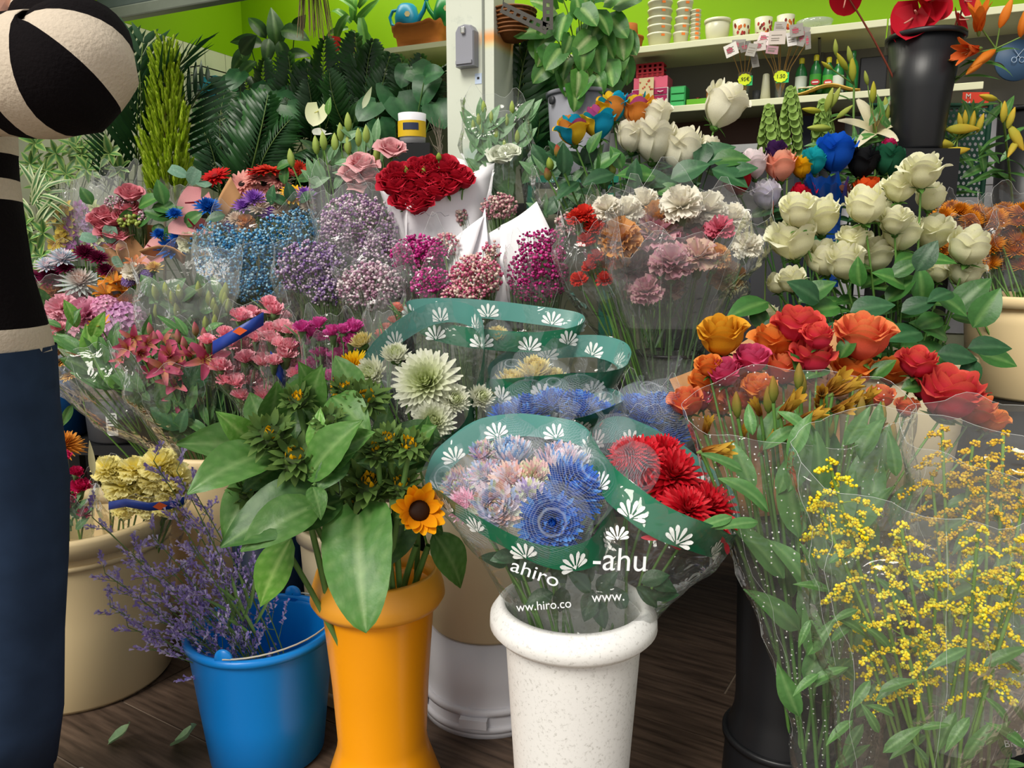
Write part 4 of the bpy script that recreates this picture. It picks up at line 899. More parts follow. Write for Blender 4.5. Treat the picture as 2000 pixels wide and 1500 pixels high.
for s in (-1, 1): pbox('drawer', t, u+(w*.04 if s > 0 else -w*.94), u+(w*.94 if s > 0 else -w*.04), NL-.004, NL, z+h*.06, z+h*.33, cbx('#9c1750'))
pbox('top_tray', t, u-w*.9, u+w*.95, NL, NL+.08, z+h, z+h*1.5, cbx('#d9607a'))
stp_ = pbox('heart_strip', t, u-w*.55, u+w*.25, NL-.012, NL-.009, z+h*.42, z+h*1.45, cbx('#d3c294'), 'cream strip printed with red hearts')
rd = random.Random(3)
mb = MB(); b0 = sp(u, NL-.012, z)
for q in range(16):
    du, dz, e = rd.uniform(-w*.5, w*.2), rd.uniform(h*.5, h*1.4), .004
    mb.add([V3(sp(u+du+x*e, NL-.0135, z+dz+y*e))-V3(b0) for x, y in ((0, -1), (.9, .2), (.45, .8), (0, .35), (-.45, .8), (-.9, .2))], [(0, 1, 2, 3), (0, 3, 4, 5)], lin('#c0392b'))
o = add('printed_hearts', mb.mesh('printed_hearts', M['plain'], False), t, Vector(b0))
t, u2, w2, h2, z2 = sbox('red_basket', 'red plastic lattice basket on top of the drawer chest', 'basket', 1268, 52, 8, cbx('#8e1420'), .06, z=ZS2+.042*1.0*(at_shelf(1268, NL, ZS2)[1]*1500/1.5)*.0+h*1.5)
for i in range(6):
    pbox('slat', t, u2-w2+i*w2/2.6, u2-w2+i*w2/2.6+.009, NL-.002, NL, z2, z2+.045, cbx('#a11724'))
for i in range(3): pbox('rail', t, u2-w2, u2+w2, NL-.003, NL+.06, z2+.012+i*.015, z2+.018+i*.015, cbx('#a11724'))
t, u, w, h, z = sbox('mini_drawers', 'small green translucent drawer set beside the magenta chest', 'drawers', 1323, 30, 42, cbx('#2f8f4e'))
for i in range(3): pbox('drawer', t, u-w*.85, u+w*.85, NL-.004, NL, z+h*(.05+.32*i), z+h*(.30+.32*i), cbx('#3fae62'))
t, u, w, h, z = sbox('lime_box', 'flat lime green carton with a dark red bow on it', 'box', 1360, 40, 16, cbx('#5ea41e'))
mb = MB(); b0 = sp(u, NL+.03, z+h)
for q in range(7):
    a = q*.9; strap(mb, (0, 0, .002), (math.cos(a), math.sin(a)*.6, .6), (0, 0, -1), .03, .009, 1.4, 0, 5, 2, lin('#6d1420'), lin('#8d1c2a'), prof_strap)
add('ribbon_bow', mb.mesh('ribbon_bow', M['plain']), t, b0)
t, u, w, h, z = sbox('carton', 'brown carton with a white paper label', 'box', 1404, 50, 32, cbx('#8a5a24')); pbox('label_paper', t, u-w*.5, u+w*.1, NL-.002, NL, z+h*.45, z+h*.75, cbx('#c9c6bd')); pbox('lid', t, u-w*1.04, u+w*1.04, NL-.004, NL+.075, z+h*.86, z+h, cbx('#7c4f1e'))
def pick_vase(px, wpx, hpx, cards, price, lab):
    p, k = at_shelf(px, NL+.02, ZS2); r, h = wpx*k/2, hpx*k; t = thing('pick_vase', lab, 'vase', p); pr_ = [(r*.7, 0), (r*.72, h*.1), (r*.85, h*.5), (r*1.2, h)]; mb = MB(); lathe(mb, [(.001, 0)]+pr_+[(a*.93, b) for a, b in reversed(pr_)], CLEAR, 20); add('glass', mb.mesh('glass', M['glass']), t, p)
    ee = TOCAM(p); ee.z = 0; ee.normalize(); xx = Vector((0, 0, 1)).cross(ee)*1.0; R = Matrix((xx, Vector((0, 0, 1)), ee)).transposed(); q = p+ee*(r*1.25+.05)+Vector((0, 0, h*.66))
    mb = MB(); nn = 22; vs_ = [(0, 0, 0)]+[(.021*(1+.10*(i % 2))*math.cos(2*math.pi*i/nn), .018*(1+.10*(i % 2))*math.sin(2*math.pi*i/nn), 0) for i in range(nn)]; mb.add(vs_, [(0, i+1, (i+1) % nn+1) for i in range(nn)], lin('#d8ea1c')); tg = add('price_card', mb.mesh('price_card', M['plain'], False), t, q, R); tg['label'] = 'lime price card'
    mb = MB(); box(mb, -.02, .02, -.017, .015, -.003, -.002, lin('#2fbf6e')); add('card_backing', mb.mesh('card_backing', M['plain'], False), t, q+xx*.006-Vector((0, 0, .003))-ee*.001, R)
    text(t, price, q+ee*.001, R, .017, 'ink', 'price_lettering')
    rd = random.Random(px)
    for i, (cx, cy, cw, ch, col) in enumerate(cards):
        e = onN(cx, cy, 2.775+rd.uniform(0, .04)); mb = MB(); tube(mb, [V3(p+Vector((0, 0, .01))-e)*1.0, V3(p+Vector((0, 0, h*.6))-e)*.6, (0, 0, 0)], .0017, .0017, lin('#a9854f'), 5); s_ = add('stick', mb.mesh('stick', M['plain']), t, e)
        ww, hh = cw*k/2, ch*k/2; mb = MB(); box(mb, -ww, ww, -hh, hh, -.0006, .0006, lin(col)); R2 = R @ Matrix.Rotation(rd.uniform(-.35, .35), 3, 'Z') @ Matrix.Rotation(rd.uniform(-.4, .4), 3, 'Y'); cd_ = add('pick_card', mb.mesh('pick_card', M['plain'], False), t, e+ee*.004, R2)
        for z_ in (.35, -.1, -.4):
            mb = MB(); box(mb, -ww*.7, ww*rd.uniform(.2, .7), -.0012, .0012, 0, .0004, lin('#8d8478')); x = add('print_line', mb.mesh('print_line', M['plain'], False), None); x.parent = cd_; x.location = (0, hh*z_, .0009)
        if rd.random() < .5:
            mb = MB(); mb.add([(ww*.5*math.cos(a)-ww*.2, hh*.55*math.sin(a), 0) for a in np.linspace(0, 6.28, 10)[:-1]], [tuple(range(9))], lin('#b0455c')); x = add('printed_flower', mb.mesh('printed_flower', M['plain'], False), None); x.parent = cd_; x.location = (0, 0, .0011)
M['ink'] = solid('black_ink', '#1c1d10', .7)
pick_vase(1452, 22, 58, [(1428, 98, 24, 22, '#e6e2d8'), (1442, 88, 26, 18, '#8b8880'), (1456, 92, 22, 18, '#7d7a73'), (1468, 98, 18, 22, '#97938a'), (1474, 118, 14, 26, '#8d8a84')], '.95€', 'slim glass vase with a few grey-carded flower picks and lime price tag')
pick_vase(1522, 24, 58, [(1484, 90, 22, 18, '#cfc4bd'), (1494, 76, 26, 22, '#d8c6c6'), (1524, 52, 22, 16, '#a9a39b'), (1518, 74, 30, 24, '#cbbfb5'), (1546, 77, 18, 24, '#e0dcd8'), (1556, 60, 24, 22, '#9b968f'), (1568, 72, 16, 34, '#8b8780'), (1578, 80, 10, 30, '#7d7972'), (1508, 98, 22, 14, '#b98e96')], '1.50', 'slim glass vase crowded with fanned flower picks and lime price tag')
p, k = at_shelf(1494, NL, ZS2); t = thing('white_cone', 'plain white tapered cone between the two pick vases', 'cone', p); mb = MB(); lathe(mb, [(.001, 0), (.018, 0), (.011, .088), (.008, .092), (.001, .092)], CLEAR, 20); add('body', mb.mesh('body', M['ceramic']), t, p)
p, k = at_shelf(1477, NL+.01, ZS2); t = thing('dark_cup', 'small patterned dark cup beside the white cone', 'cup', p); mb = MB(); lathe(mb, [(.001, 0), (.013, 0), (.015, .04), (.013, .04), (.001, .004)], CLEAR, 16); add('body', mb.mesh('body', M['dgrey']), t, p)
M['bottle'] = solid('green_bottle', '#1d6b33', .25, .5); M['cap'] = solid('yellow_cap', '#c9c22a', .4); M['lab_w'] = solid('bottle_label', '#c8d2c4', .5); M['lab_g'] = solid('bottle_label_green', '#3f9a34', .5); M['lab_r'] = solid('label_red', '#b5282a', .5)
for i, (px, hpx, lb, lab) in enumerate(((1562, 78, 'lab_w', 'green plant-food bottle with a pale label beside the pick vase'), (1590, 82, 'lab_g', 'green plant-food bottle with a red oval emblem'), (1615, 76, 'lab_g', 'green plant-food bottle half hidden by lily buds'), (1634, 72, 'lab_w', 'green plant-food bottle with a pale label by the black screen'), (1662, 84, None, 'tall dark green bottle with no label'))):
    p, k = at_shelf(px, NL+.02, ZS2); h = hpx*k; r = 11*k; t = thing('bottle', lab, 'bottle', p, 'plant-food bottles'); mb = MB(); lathe(mb, [(.001, 0), (r*.95, 0), (r, .005), (r, h*.62), (r*.75, h*.75), (r*.4, h*.82), (r*.4, h*.9)], CLEAR, 20); add('body', mb.mesh('body', M['bottle']), t, p)
    mb = MB(); lathe(mb, [(r*.45, h*.86), (r*.45, h*.98), (r*.3, h), (.001, h)], CLEAR, 14); add('cap', mb.mesh('cap', M['cap'] if lb else M['bottle']), t, p)
    if lb:
        mb = MB(); a0 = -math.pi/2-.25; nn = 10; vs_ = [(r*1.03*math.cos(a0+(j/nn-.5)*2.6), r*1.03*math.sin(a0+(j/nn-.5)*2.6), z_) for z_ in (h*.1, h*.55) for j in range(nn+1)]; mb.add(vs_, grid(1, nn), CLEAR); add('label_wrap', mb.mesh('label_wrap', M[lb]), t, p)
        if lb == 'lab_g':
            e = TOCAM(p); e.z = 0; e.normalize(); R = frame(e); mb = MB(); mb.add([(r*.75*math.cos(a), r*.5*math.sin(a), 0) for a in np.linspace(0, 6.28, 14)[:-1]], [tuple(range(13))], CLEAR); add('emblem', mb.mesh('emblem', M['lab_r'], False), t, p+e*(r*1.06)+Vector((0, 0, h*.36)), R)
            mb = MB(); box(mb, -r*.5, r*.5, -r*.12, r*.12, 0, .0004, lin('#e8d8d8')); add('emblem_bar', mb.mesh('emblem_bar', M['plain'], False), t, p+e*(r*1.09)+Vector((0, 0, h*.36)), R)
p, k = at_shelf(1615, NL-.03, ZS2); t = thing('yellow_tray', 'curved yellow tray in front of the green bottles', 'tray', p); mb = MB(); vs_ = []
for i in range(13):
    for j in range(3): a = i/12; vs_.append(V3(UX*((a-.5)*.2)+NX*(.03*j-.03)+Vector((0, 0, .004+.03*math.sin(math.pi*a)**2*(.6+.4*a)))))
mb.add(vs_, grid(12, 2), CLEAR); o = add('body', mb.mesh('body', solid('yellow_tray_paint', '#d9b04a', .5)), t, p); o.modifiers.new('th', 'SOLIDIFY').thickness = .004
for i, px in enumerate((1566, 1582, 1600)):
    p, k = at_shelf(px, NL-.01, ZS2+.012); t = thing('green_cup', 'little dark green cup on the yellow tray', 'cup', p, 'green cups on the tray'); mb = MB(); lathe(mb, [(.001, 0), (.011, 0), (.0135, .022), (.012, .022), (.001, .003)], CLEAR, 14); add('body', mb.mesh('body', M['bottle']), t, p); mb = MB(); lathe(mb, [(.0135, .018), (.0145, .018), (.0145, .023), (.012, .023)], CLEAR, 14); add('rim', mb.mesh('rim', M['ceramic']), t, p)
p, k = at_shelf(1702, NL+.04, ZS2); t = thing('black_screen', 'black tablet screen propped behind the lily buds', 'screen', p); u = p.dot(UX); pbox('panel', t, u-.042, u+.042, NL+.04, NL+.05, ZS2, ZS2+.125, 'black_plastic', None, .004); pbox('foot', t, u-.02, u+.02, NL+.02, NL+.09, ZS2, ZS2+.006, 'black_plastic')
# brown board, steel rail, dark box under the lower shelf
c = onN(1455, 262, NB-.05); u = c.dot(UX); t = thing('counter_unit', 'brown wooden counter with a steel edge rail under the lower shelf', 'counter', sp(u, NB-.1, 0)); M['brown'] = solid('brown_wood', '#5b3a2b', .5, .3, .25, 9)
zt = onN(1455, 228, NB-.05).z; zb = onN(1455, 282, NB-.05).z; zr = onN(1455, 298, NB-.08).z
pbox('front_board', t, u-.32, u+.34, NB-.05, NB-.02, zb, zt, 'brown'); pbox('steel_rail', t, u-.32, u+.34, NB-.09, NB-.02, zr, zb-.004, 'metal', 'bright steel edge'); pbox('base_panel', t, u-.32, u+.34, NB-.06, NB-.02, 0, zr, 'dgrey')
c = onN(1578, 300, NB-.14); u = c.dot(UX); tag(pbox('dark_box', None, u-.04, u+.04, NB-.14, NB-.09, 0, onN(1578, 228, NB-.12).z, cbx('#161b2c')), 'tall dark navy box standing before the brown counter', 'box')
# perforated green panel, letter card, blue disc (right)
def perforated(px0, px1, py0, py1, Y, cell=.0165):
    a, b = P(px0, py1, Y), P(px1, py0, Y); t = thing('perforated_screen', 'dark green perforated metal screen among the lilies', 'screen', (a.x, Y, .65)); nx, nz = int((b.x-a.x)/cell), int((b.z-a.z)/cell); mb = MB(); g = lin('#12402f'); r = cell*.33
    for i in range(nx):
        for j in range(nz):
            x, z = a.x+cell*(i+.5+(.5 if j % 2 else 0)), a.z+cell*(j+.5); sq = [(-.5, -.5), (0, -.5), (.5, -.5), (.5, 0), (.5, .5), (0, .5), (-.5, .5), (-.5, 0)]
            vs_ = [(x+cell*s[0], Y, z+cell*s[1]) for s in sq]+[(x+r*math.cos(math.atan2(s[1], s[0])), Y, z+r*math.sin(math.atan2(s[1], s[0]))) for s in sq]
            mb.add(vs_, [(q, (q+1) % 8, 8+(q+1) % 8, 8+q) for q in range(8)], g)
    o = V3(wloc(t)); mb.v = [V3(v)-o for v in mb.v]; ob = add('perforated_sheet', mb.mesh('perforated_sheet', M['plain'], False), t, Vector(o)); ob.modifiers.new('th', 'SOLIDIFY').thickness = .002
    for x in (a.x, b.x): mb = MB(); tube(mb, [(0, 0, 0), (0, 0, b.z-.65)], .008, .008, g, 8); add('post', mb.mesh('post', M['plain']), t, (x, Y, .65))
    mb = MB(); tube(mb, [(a.x-b.x, 0, 0), (0, 0, 0)], .006, .006, g, 8); add('top_rail', mb.mesh('top_rail', M['plain']), t, (b.x, Y, b.z))
perforated(1675, 1935, 205, 385, 2.42)
mp_ = P(1905, 195, 2.44); t = thing('red_card', 'small red card lettered with white M behind the perforated screen', 'card', mp_); mb = MB(); box(mb, -.04, .04, -.001, .001, -.024, .022, lin('#d2402a')); add('card_sheet', mb.mesh('card_sheet', M['plain'], False), t, mp_); RT = Matrix(((1, 0, 0), (0, 0, -1), (0, 1, 0)))
for dz in (.009, -.013): text(t, 'M', mp_+Vector((-.024, -.003, dz)), RT, .022, 'lab_w', 'letter')
p = P(1985, 118, 2.5); t = thing('blue_disc', 'dull blue round plate with a scissor sign on the wall', 'sign', p); mb = MB(); lathe(mb, [(.001, .004), (.06, .004), (.062, 0), (.001, 0)], CLEAR, 32); add('plate', mb.mesh('plate', solid('dull_blue', '#33506f', .5)), t, p, frame((-.2, -1, 0)))
mb = MB(); [tube(mb, [(.008*math.cos(a)+s*.012, -.008, .008*math.sin(a)) for a in np.linspace(0, 6.28, 12)], .0012, .0012, lin('#a9bdd6'), 4) for s in (-1, 1)]; tube(mb, [(-.006, -.008, .006), (.018, -.008, .035)], .0012, .0012, lin('#a9bdd6'), 4); tube(mb, [(.006, -.008, .006), (-.018, -.008, .035)], .0012, .0012, lin('#a9bdd6'), 4); add('scissor_outline', mb.mesh('scissor_outline', M['plain']), t, p)
p = P(1985, 60, 2.5); mb = MB(); box(mb, -.03, .03, 0, .012, -.3, .5, CLEAR)
wp = pbox('trim_1', None, 1.35, 1.5, NF+.1, NF+.22, 0, 2.6, 'wall_paint'); wp['kind'] = 'structure'
# ------------------------------------------------------------------ plants behind
table('narrow black bench behind the mixed bouquets under the kentia palm', -1.74, -1.0, 2.87, 3.06, .9)
PR = thing('plant_rack', 'black stepped plant rack behind the bouquets carrying the potted plants', 'rack', sp(-1.95, 2.8, 0))
for n0, n1, z in ((2.45, 2.64, .9), (2.66, 3.06, 1.22)):
    pbox('rack_board', PR, -2.8 if z > 1 else -2.6, -1.0 if z > 1 else -1.3, n0, n1, z-.02, z, 'table')
for u in (-2.55, -1.95, -1.34):
    pbox('rack_post', PR, u-.015, u+.015, 2.64, 2.66, 0, 1.22, 'table'); pbox('rack_post', PR, u-.015, u+.015, 3.04, 3.06, 0, 1.2, 'table'); pbox('rack_post', PR, u-.015, u+.015, 2.42, 2.44, 0, .88, 'table')
M['pot_brown'] = solid('brown_nursery_pot', '#3a2a22', .6)
class Plant(Bunch):
    def __init__(s, name, label, px, n, z, pot_r=.06, pot_h=.11, potm='pot_brown', group=None, cat='plant'):
        if n > 0: p, k = at_shelf(px, n, z)
        else: p = Vector(((px-1000)/F*(-n*math.cos(PITCH)+(CAM.z-z)*math.sin(PITCH)), -n, z))
        Bunch.__init__(s, name, label, cat, p, group); mb = MB(); lathe(mb, [(.001, 0), (pot_r*.75, 0), (pot_r, pot_h*.85), (pot_r*1.06, pot_h*.87), (pot_r*1.06, pot_h), (pot_r*.95, pot_h), (pot_r*.9, pot_h*.9), (.001, pot_h*.9)], CLEAR, 24); add('pot', mb.mesh('pot', M[potm] if isinstance(potm, str) else potm), s.t, p); s.crown = p+Vector((0, 0, pot_h*.9)); s.Y = p.y
    def pet(s, q, r=.003, c='#4a6a34'):
        add('stem', stem_mesh(s.crown, q, r, None, c, n=5), s.t, s.crown)
    def lf(s, me, a, b, dY=0., stem=True, scx=1., n=None):
        """leaf from pixel a to pixel b in front of (negative) or behind the pot, on its own stalk"""
        q = P(a[0], a[1], s.Y+dY); o = s.leaf2(me, a, b, s.Y+dY, s.Y+dY-.04, n, scx=scx)
        if stem: s.pet(q)
        return o
    def fr(s, me, tip, dY=0., lift=None, wid=1., root=None):
        q = P(tip[0], tip[1], s.Y+dY); b = s.crown.lerp(q, s.rd.uniform(.3, .48)) + Vector((0, 0, .03)); s.pet(b, .0035, '#3f5a2c'); d = q-b; L = d.length*1.15
        return add('frond', me, s.t, b, leaf_frame(d, TOCAM(b)*.3+Vector((0, 0, 1)) if abs(d.normalized().z) < .8 else TOCAM(b)+Vector((s.rd.uniform(-.6, .6), 0, .2))), (L*wid, L, L))
ZR1, ZR2 = .9, 1.22
DK, MD = ('#1c3f1e', '#2d5a2a'), ('#2f6428', '#47843a')
spath = [leaf_mesh('#24401f', '#33552b', .24, 'leaf', .2, d, 8, '#5f7f45', 'gloss_leaf', None, i) for i, d in enumerate((.9, 1.3, .5))]
# peace lily with big dark leaves against the lime wall
pl = Plant('peace_lily', 'broad dark-leaved peace lily against the lime wall', 560, 2.9, ZR2, .075, .13)
for i, (a, b) in enumerate((((540, 95), (535, 12)), ((520, 75), (484, 22)), ((575, 62), (596, 30)), ((515, 88), (447, 72)), ((548, 60), (600, 62)), ((490, 92), (452, 140)), ((525, 75), (520, 125)), ((545, 80), (562, 128)), ((470, 105), (500, 70)), ((500, 120), (458, 150)), ((560, 110), (600, 95)))):
    pl.lf(spath[i % 3], a, b, -.05-.01*i, scx=1.25 if i in (2, 4, 8) else 1.0)
# corn plant
pc = Plant('corn_plant', 'upright corn plant with glossy strap leaves above the palms', 690, 2.88, ZR2, .08, .14)
cst = [leaf_mesh('#3f7a2a', '#6aa644', .11, 'strap', .35, d, 9, '#8fbf5f', 'gloss_leaf', None, i) for i, d in enumerate((1.4, 1.9, .7))]
for i, (a, b) in enumerate((((690, 40), (690, -40)), ((685, 45), (640, -10)), ((695, 45), (740, -5)), ((680, 55), (628, 60)), ((700, 55), (745, 90)), ((690, 60), (660, 120)), ((700, 70), (706, 135)), ((680, 30), (630, 90)), ((705, 35), (720, 120)), ((695, 20), (655, -20)), ((700, 15), (730, -30)))):
    pc.lf(cst[i % 3], a, b, -.04-.008*i, False)
mb = MB(); tube(mb, [V3((0, 0, 0)), V3(P(690, 60, pc.Y)-pc.crown)], .012, .01, lin('#6e5a3c'), 8); add('cane', mb.mesh('cane', M['stem']), pc.t, pc.crown)
# parlour palms
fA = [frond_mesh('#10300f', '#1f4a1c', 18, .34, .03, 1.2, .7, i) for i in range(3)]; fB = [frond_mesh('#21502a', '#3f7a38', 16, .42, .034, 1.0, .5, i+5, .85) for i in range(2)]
def palm(lab, px, n, z, tips, fs, name='parlour_palm', wid=1., dys=None, group=None):
    p = Plant(name, lab, px, n, z, .065, .12, group=group)
    for i, tp_ in enumerate(tips): p.fr(fs[i % len(fs)], tp_, (-.04-.05*(i % 4)) if dys is None else dys[i % len(dys)], wid=wid)
    return p
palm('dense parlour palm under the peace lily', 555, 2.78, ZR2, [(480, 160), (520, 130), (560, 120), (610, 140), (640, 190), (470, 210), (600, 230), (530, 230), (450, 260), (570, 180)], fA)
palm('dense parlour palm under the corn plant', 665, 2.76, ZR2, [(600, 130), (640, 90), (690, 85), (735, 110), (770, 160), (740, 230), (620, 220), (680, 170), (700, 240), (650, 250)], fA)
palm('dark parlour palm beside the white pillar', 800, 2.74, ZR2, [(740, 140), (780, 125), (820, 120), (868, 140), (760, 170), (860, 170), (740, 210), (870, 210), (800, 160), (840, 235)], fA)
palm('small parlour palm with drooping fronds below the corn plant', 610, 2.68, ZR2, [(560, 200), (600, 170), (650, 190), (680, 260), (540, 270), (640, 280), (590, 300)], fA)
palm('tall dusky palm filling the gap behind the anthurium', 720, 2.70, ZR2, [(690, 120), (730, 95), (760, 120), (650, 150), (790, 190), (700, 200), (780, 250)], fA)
# kentia palm on the left
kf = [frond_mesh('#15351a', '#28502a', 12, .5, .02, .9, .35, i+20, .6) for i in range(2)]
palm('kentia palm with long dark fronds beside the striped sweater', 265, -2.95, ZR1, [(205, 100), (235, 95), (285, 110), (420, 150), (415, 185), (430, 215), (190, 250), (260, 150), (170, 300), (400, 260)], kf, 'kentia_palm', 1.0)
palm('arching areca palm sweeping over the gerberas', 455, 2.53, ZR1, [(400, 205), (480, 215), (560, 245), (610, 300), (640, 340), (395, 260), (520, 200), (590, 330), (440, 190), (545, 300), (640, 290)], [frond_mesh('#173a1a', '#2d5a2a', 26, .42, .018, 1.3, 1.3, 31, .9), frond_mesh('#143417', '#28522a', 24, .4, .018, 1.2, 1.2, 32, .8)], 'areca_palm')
# philodendrons
ph = [leaf_mesh('#1f4a2b', '#2f6237', .36, 'heart', .12, d, 8, '#4f8050', 'gloss_leaf', None, i) for i, d in enumerate((.5, .9))]
p = Plant('philodendron', 'round-leaved philodendron climbing beside the pillar', 770, 2.62, ZR1)
for i, (a, b) in enumerate((((765, 165), (768, 222)), ((740, 235), (760, 278)), ((720, 260), (690, 300)), ((800, 130), (780, 165)), ((805, 135), (850, 160)), ((775, 190), (812, 240)), ((735, 200), (700, 235)), ((840, 150), (820, 200)), ((850, 200), (868, 250)), ((830, 150), (862, 135)))): p.lf(ph[i % 2], a, b, -.02*i, scx=1.15)
p = Plant('philodendron', 'broad-leaved philodendron before the tiled wall corner', 470, 2.6, ZR1)
for i, (a, b) in enumerate((((460, 180), (440, 225)), ((490, 175), (530, 215)), ((520, 165), (560, 200)), ((455, 160), (425, 178)), ((500, 200), (480, 240)), ((540, 190), (580, 220)), ((470, 140), (450, 175)), ((560, 205), (600, 240)))): p.lf(ph[i % 2], a, b, -.02*i, scx=1.1)
# white anthurium plant
p = Plant('white_anthurium', 'white anthurium with one upright pale spathe among the palms', 640, 2.5, ZR1)
p.bloom(anthurium_mesh('#d9deb0', '#e6e6c4', '#c9c77a'), 618, 212, 2.75, 38, .8, .2, 'spathe', face=(0, -1, .25), roll=2.9); p.bloom(anthurium_mesh('#c9ccc0', '#dcdcd2', '#c9c77a'), 632, 252, 2.73, 30, .3, .2, 'spathe', face=(.2, -.5, 1), roll=2.2); p.leaf2(leaf_mesh('#4a7a2e', '#5f8f3a', .2), (640, 225), (645, 190), 2.75)
for i, (a, b) in enumerate((((650, 290), (610, 330)), ((690, 240), (705, 195)), ((660, 300), (700, 330)), ((620, 300), (590, 270)))): p.lf(spath[i % 3], a, b, -.05)
mb = MB(); strap(mb, (0, 0, 0), (.5, -.1, .75), (-.3, -1, 0), .08, .012, .4, .3, 6, 2, lin('#c9d2b0'), lin('#a9b890'), prof_leaf); add('variegated_leaf', mb.mesh('variegated_leaf', M['leaf']), p.t, P(708, 212, 2.7))
# variegated schefflera and dracaena by the person
sch = [leaf_mesh('#3f7038', '#5f8f45', .2, 'leaf', .15, .5, 6, '#9fb86a', 'gloss_leaf', '#8fa65c', i) for i in range(2)]
def whorl(p, px, py, r, me, k=7, dY=-.05):
    c = P(px, py, p.Y+dY); p.pet(c, .0018)
    f0 = p.rd.uniform(0, 360)
    for q in range(k): p.leaf(me, px, py, p.Y+dY, r*p.rd.uniform(.8, 1.15), f0+360*q/k+p.rd.uniform(-12, 12), p.rd.uniform(-.1, .5))
p = Plant('schefflera', 'cream-variegated schefflera behind the orchid sleeves', 130, -2.85, ZR1, .07, .12)
for (x, y) in ((70, 280), (110, 300), (145, 285), (90, 335), (130, 340), (170, 330), (60, 320), (100, 380), (160, 300), (215, 300), (235, 330), (75, 365), (190, 290)): whorl(p, x, y, 34, sch[(x+y) % 2], 7, -.03-.02*((x+y) % 3))
spd = [leaf_mesh('#3f6f3a', '#5c8a48', .07, 'strap', .3, d, 9, '#b8c890', 'leaf', '#c6d0a0', i) for i, d in enumerate((1.0, 1.6))]
p = Plant('spider_plant', 'striped spider plant beside the sweater hem', 75, -2.6, .65, .06, .1)
for i in range(26):
    a = 10+170*((i*.618) % 1); p.leaf(spd[i % 2], 60+20*((i*.37) % 1), 380+95*((i*.51) % 1), p.Y-.03*(i % 4), 65+25*((i*.73) % 1), a if i % 2 else a-60, .3)
p = Plant('schefflera', 'plain pale green schefflera low beside the sweater', 50, -2.5, .45, .06, .1)
for (x, y) in ((60, 470), (80, 500), (55, 520), (85, 455), (75, 540), (50, 440), (70, 575)): whorl(p, x, y, 32, sch[0], 6)
# lime conifer
def conifer():
    p = Plant('lemon_cypress', 'bright lime lemon cypress standing like a tall plume', 325, -2.72, .65, .06, .1, potm='kraft'); rd = random.Random(4); top, bot = P(324, 95, p.Y), P(325, 385, p.Y); mb = MB(); tube(mb, [(0, 0, 0), tuple(top-p.crown)], .006, .002, lin('#6d5a30'), 6); add('trunk', mb.mesh('trunk', M['stem']), p.t, p.crown)
    def spray(sd):
        def go():
            r = random.Random(sd); m = MB()
            for i in range(16):
                t = i/15; o = V3((0, 0, t*.8)); a = r.uniform(0, 6.28)
                for s in (0, 2.1, 4.2): strap(m, o, (math.cos(a+s)*.6, math.sin(a+s)*.6, .8), (0, 0, 1), .34*(1-.5*t), .042, .5, 0, 2, 1, lin('#8fae1c'), lin(r.choice(('#b4cf2a', '#9cbd22', '#c3d94a'))), prof_leaf)
            return m.mesh('cypress_spray', M['leaf'])
        return cached(('spray', sd), go)
    for i in range(170):
        t = (i+.5)/170; z = bot.lerp(top, t); w = 44*math.sqrt(max(0.02, 1-t**1.6))*S(220, p.Y)*(1 if t > .08 else .8); a = i*GA; rr = w*rd.uniform(.35, .85); d = Vector((math.cos(a)*.32, math.sin(a)*.32, 1))
        add('spray', spray(i % 4), p.t, z+Vector((rr*math.cos(a), rr*math.sin(a)*.8, -.02)), frame(d, roll=a), .115*(1-.35*t)*rd.uniform(.8, 1.2))
conifer()
# pothos in the grey pot
pt = Bunch('pothos', 'trailing golden pothos spilling over the grey bucket', 'plant', GPOT+Vector((0, 0, gp.z-gz-.03)))
pm = [leaf_mesh('#2c5f22', '#447c30', .34, 'heart', .15, d, 8, '#a9c878', 'gloss_leaf', None, i) for i, d in enumerate((.5, 1.0, .8))]+[leaf_mesh('#3c7029', '#5f943e', .34, 'heart', .15, .7, 8, '#cfd8a0', 'gloss_leaf', None, 7)]
rd = random.Random(12)
POTH = [(1105, 30, 250), (1140, 10, 80), (1165, 25, 300), (1120, -5, 120), (1190, 35, 320), (1085, 40, 210), (1150, 50, 270), (1210, 60, 290), (1075, 65, 230), (1115, 70, 265), (1180, 70, 285), (1060, 95, 250), (1095, 95, 240), (1140, 85, 280), (1165, 95, 265), (1205, 90, 275), (1220, 70, 300), (1075, 125, 235), (1110, 115, 255), (1145, 115, 270), (1185, 120, 280), (1205, 130, 265), (1060, 60, 200), (1130, 140, 275), (1100, 145, 260), (1165, 145, 290), (1195, 155, 270), (1085, 20, 170), (1160, 0, 60), (1200, 10, 20), (1130, 35, 100), (1180, 5, 45), (1100, 0, 130), (1120, 168, 265), (1190, 175, 275), (1155, 70, 230), (1135, 15, 320), (1070, 90, 270), (1215, 110, 290), (1050, 75, 255), (1150, 150, 255), (1175, 40, 250)]
for i, (x, y, a) in enumerate(POTH):
    Yq = 2.62-.13*math.sin(math.pi*min(1, max(0, (x-1040)/180)))*rd.uniform(.5, 1.1); o = pt.leaf(pm[i % 4], x, y, Yq, rd.uniform(42, 62), a+rd.uniform(-15, 15), rd.uniform(.0, .35)); q = P(x, y, Yq)
    if i % 2 == 0: add('vine', stem_mesh(pt.base, q, .0022, (0, 0, .06), '#7d9a4a', n=5), pt.t, pt.base)
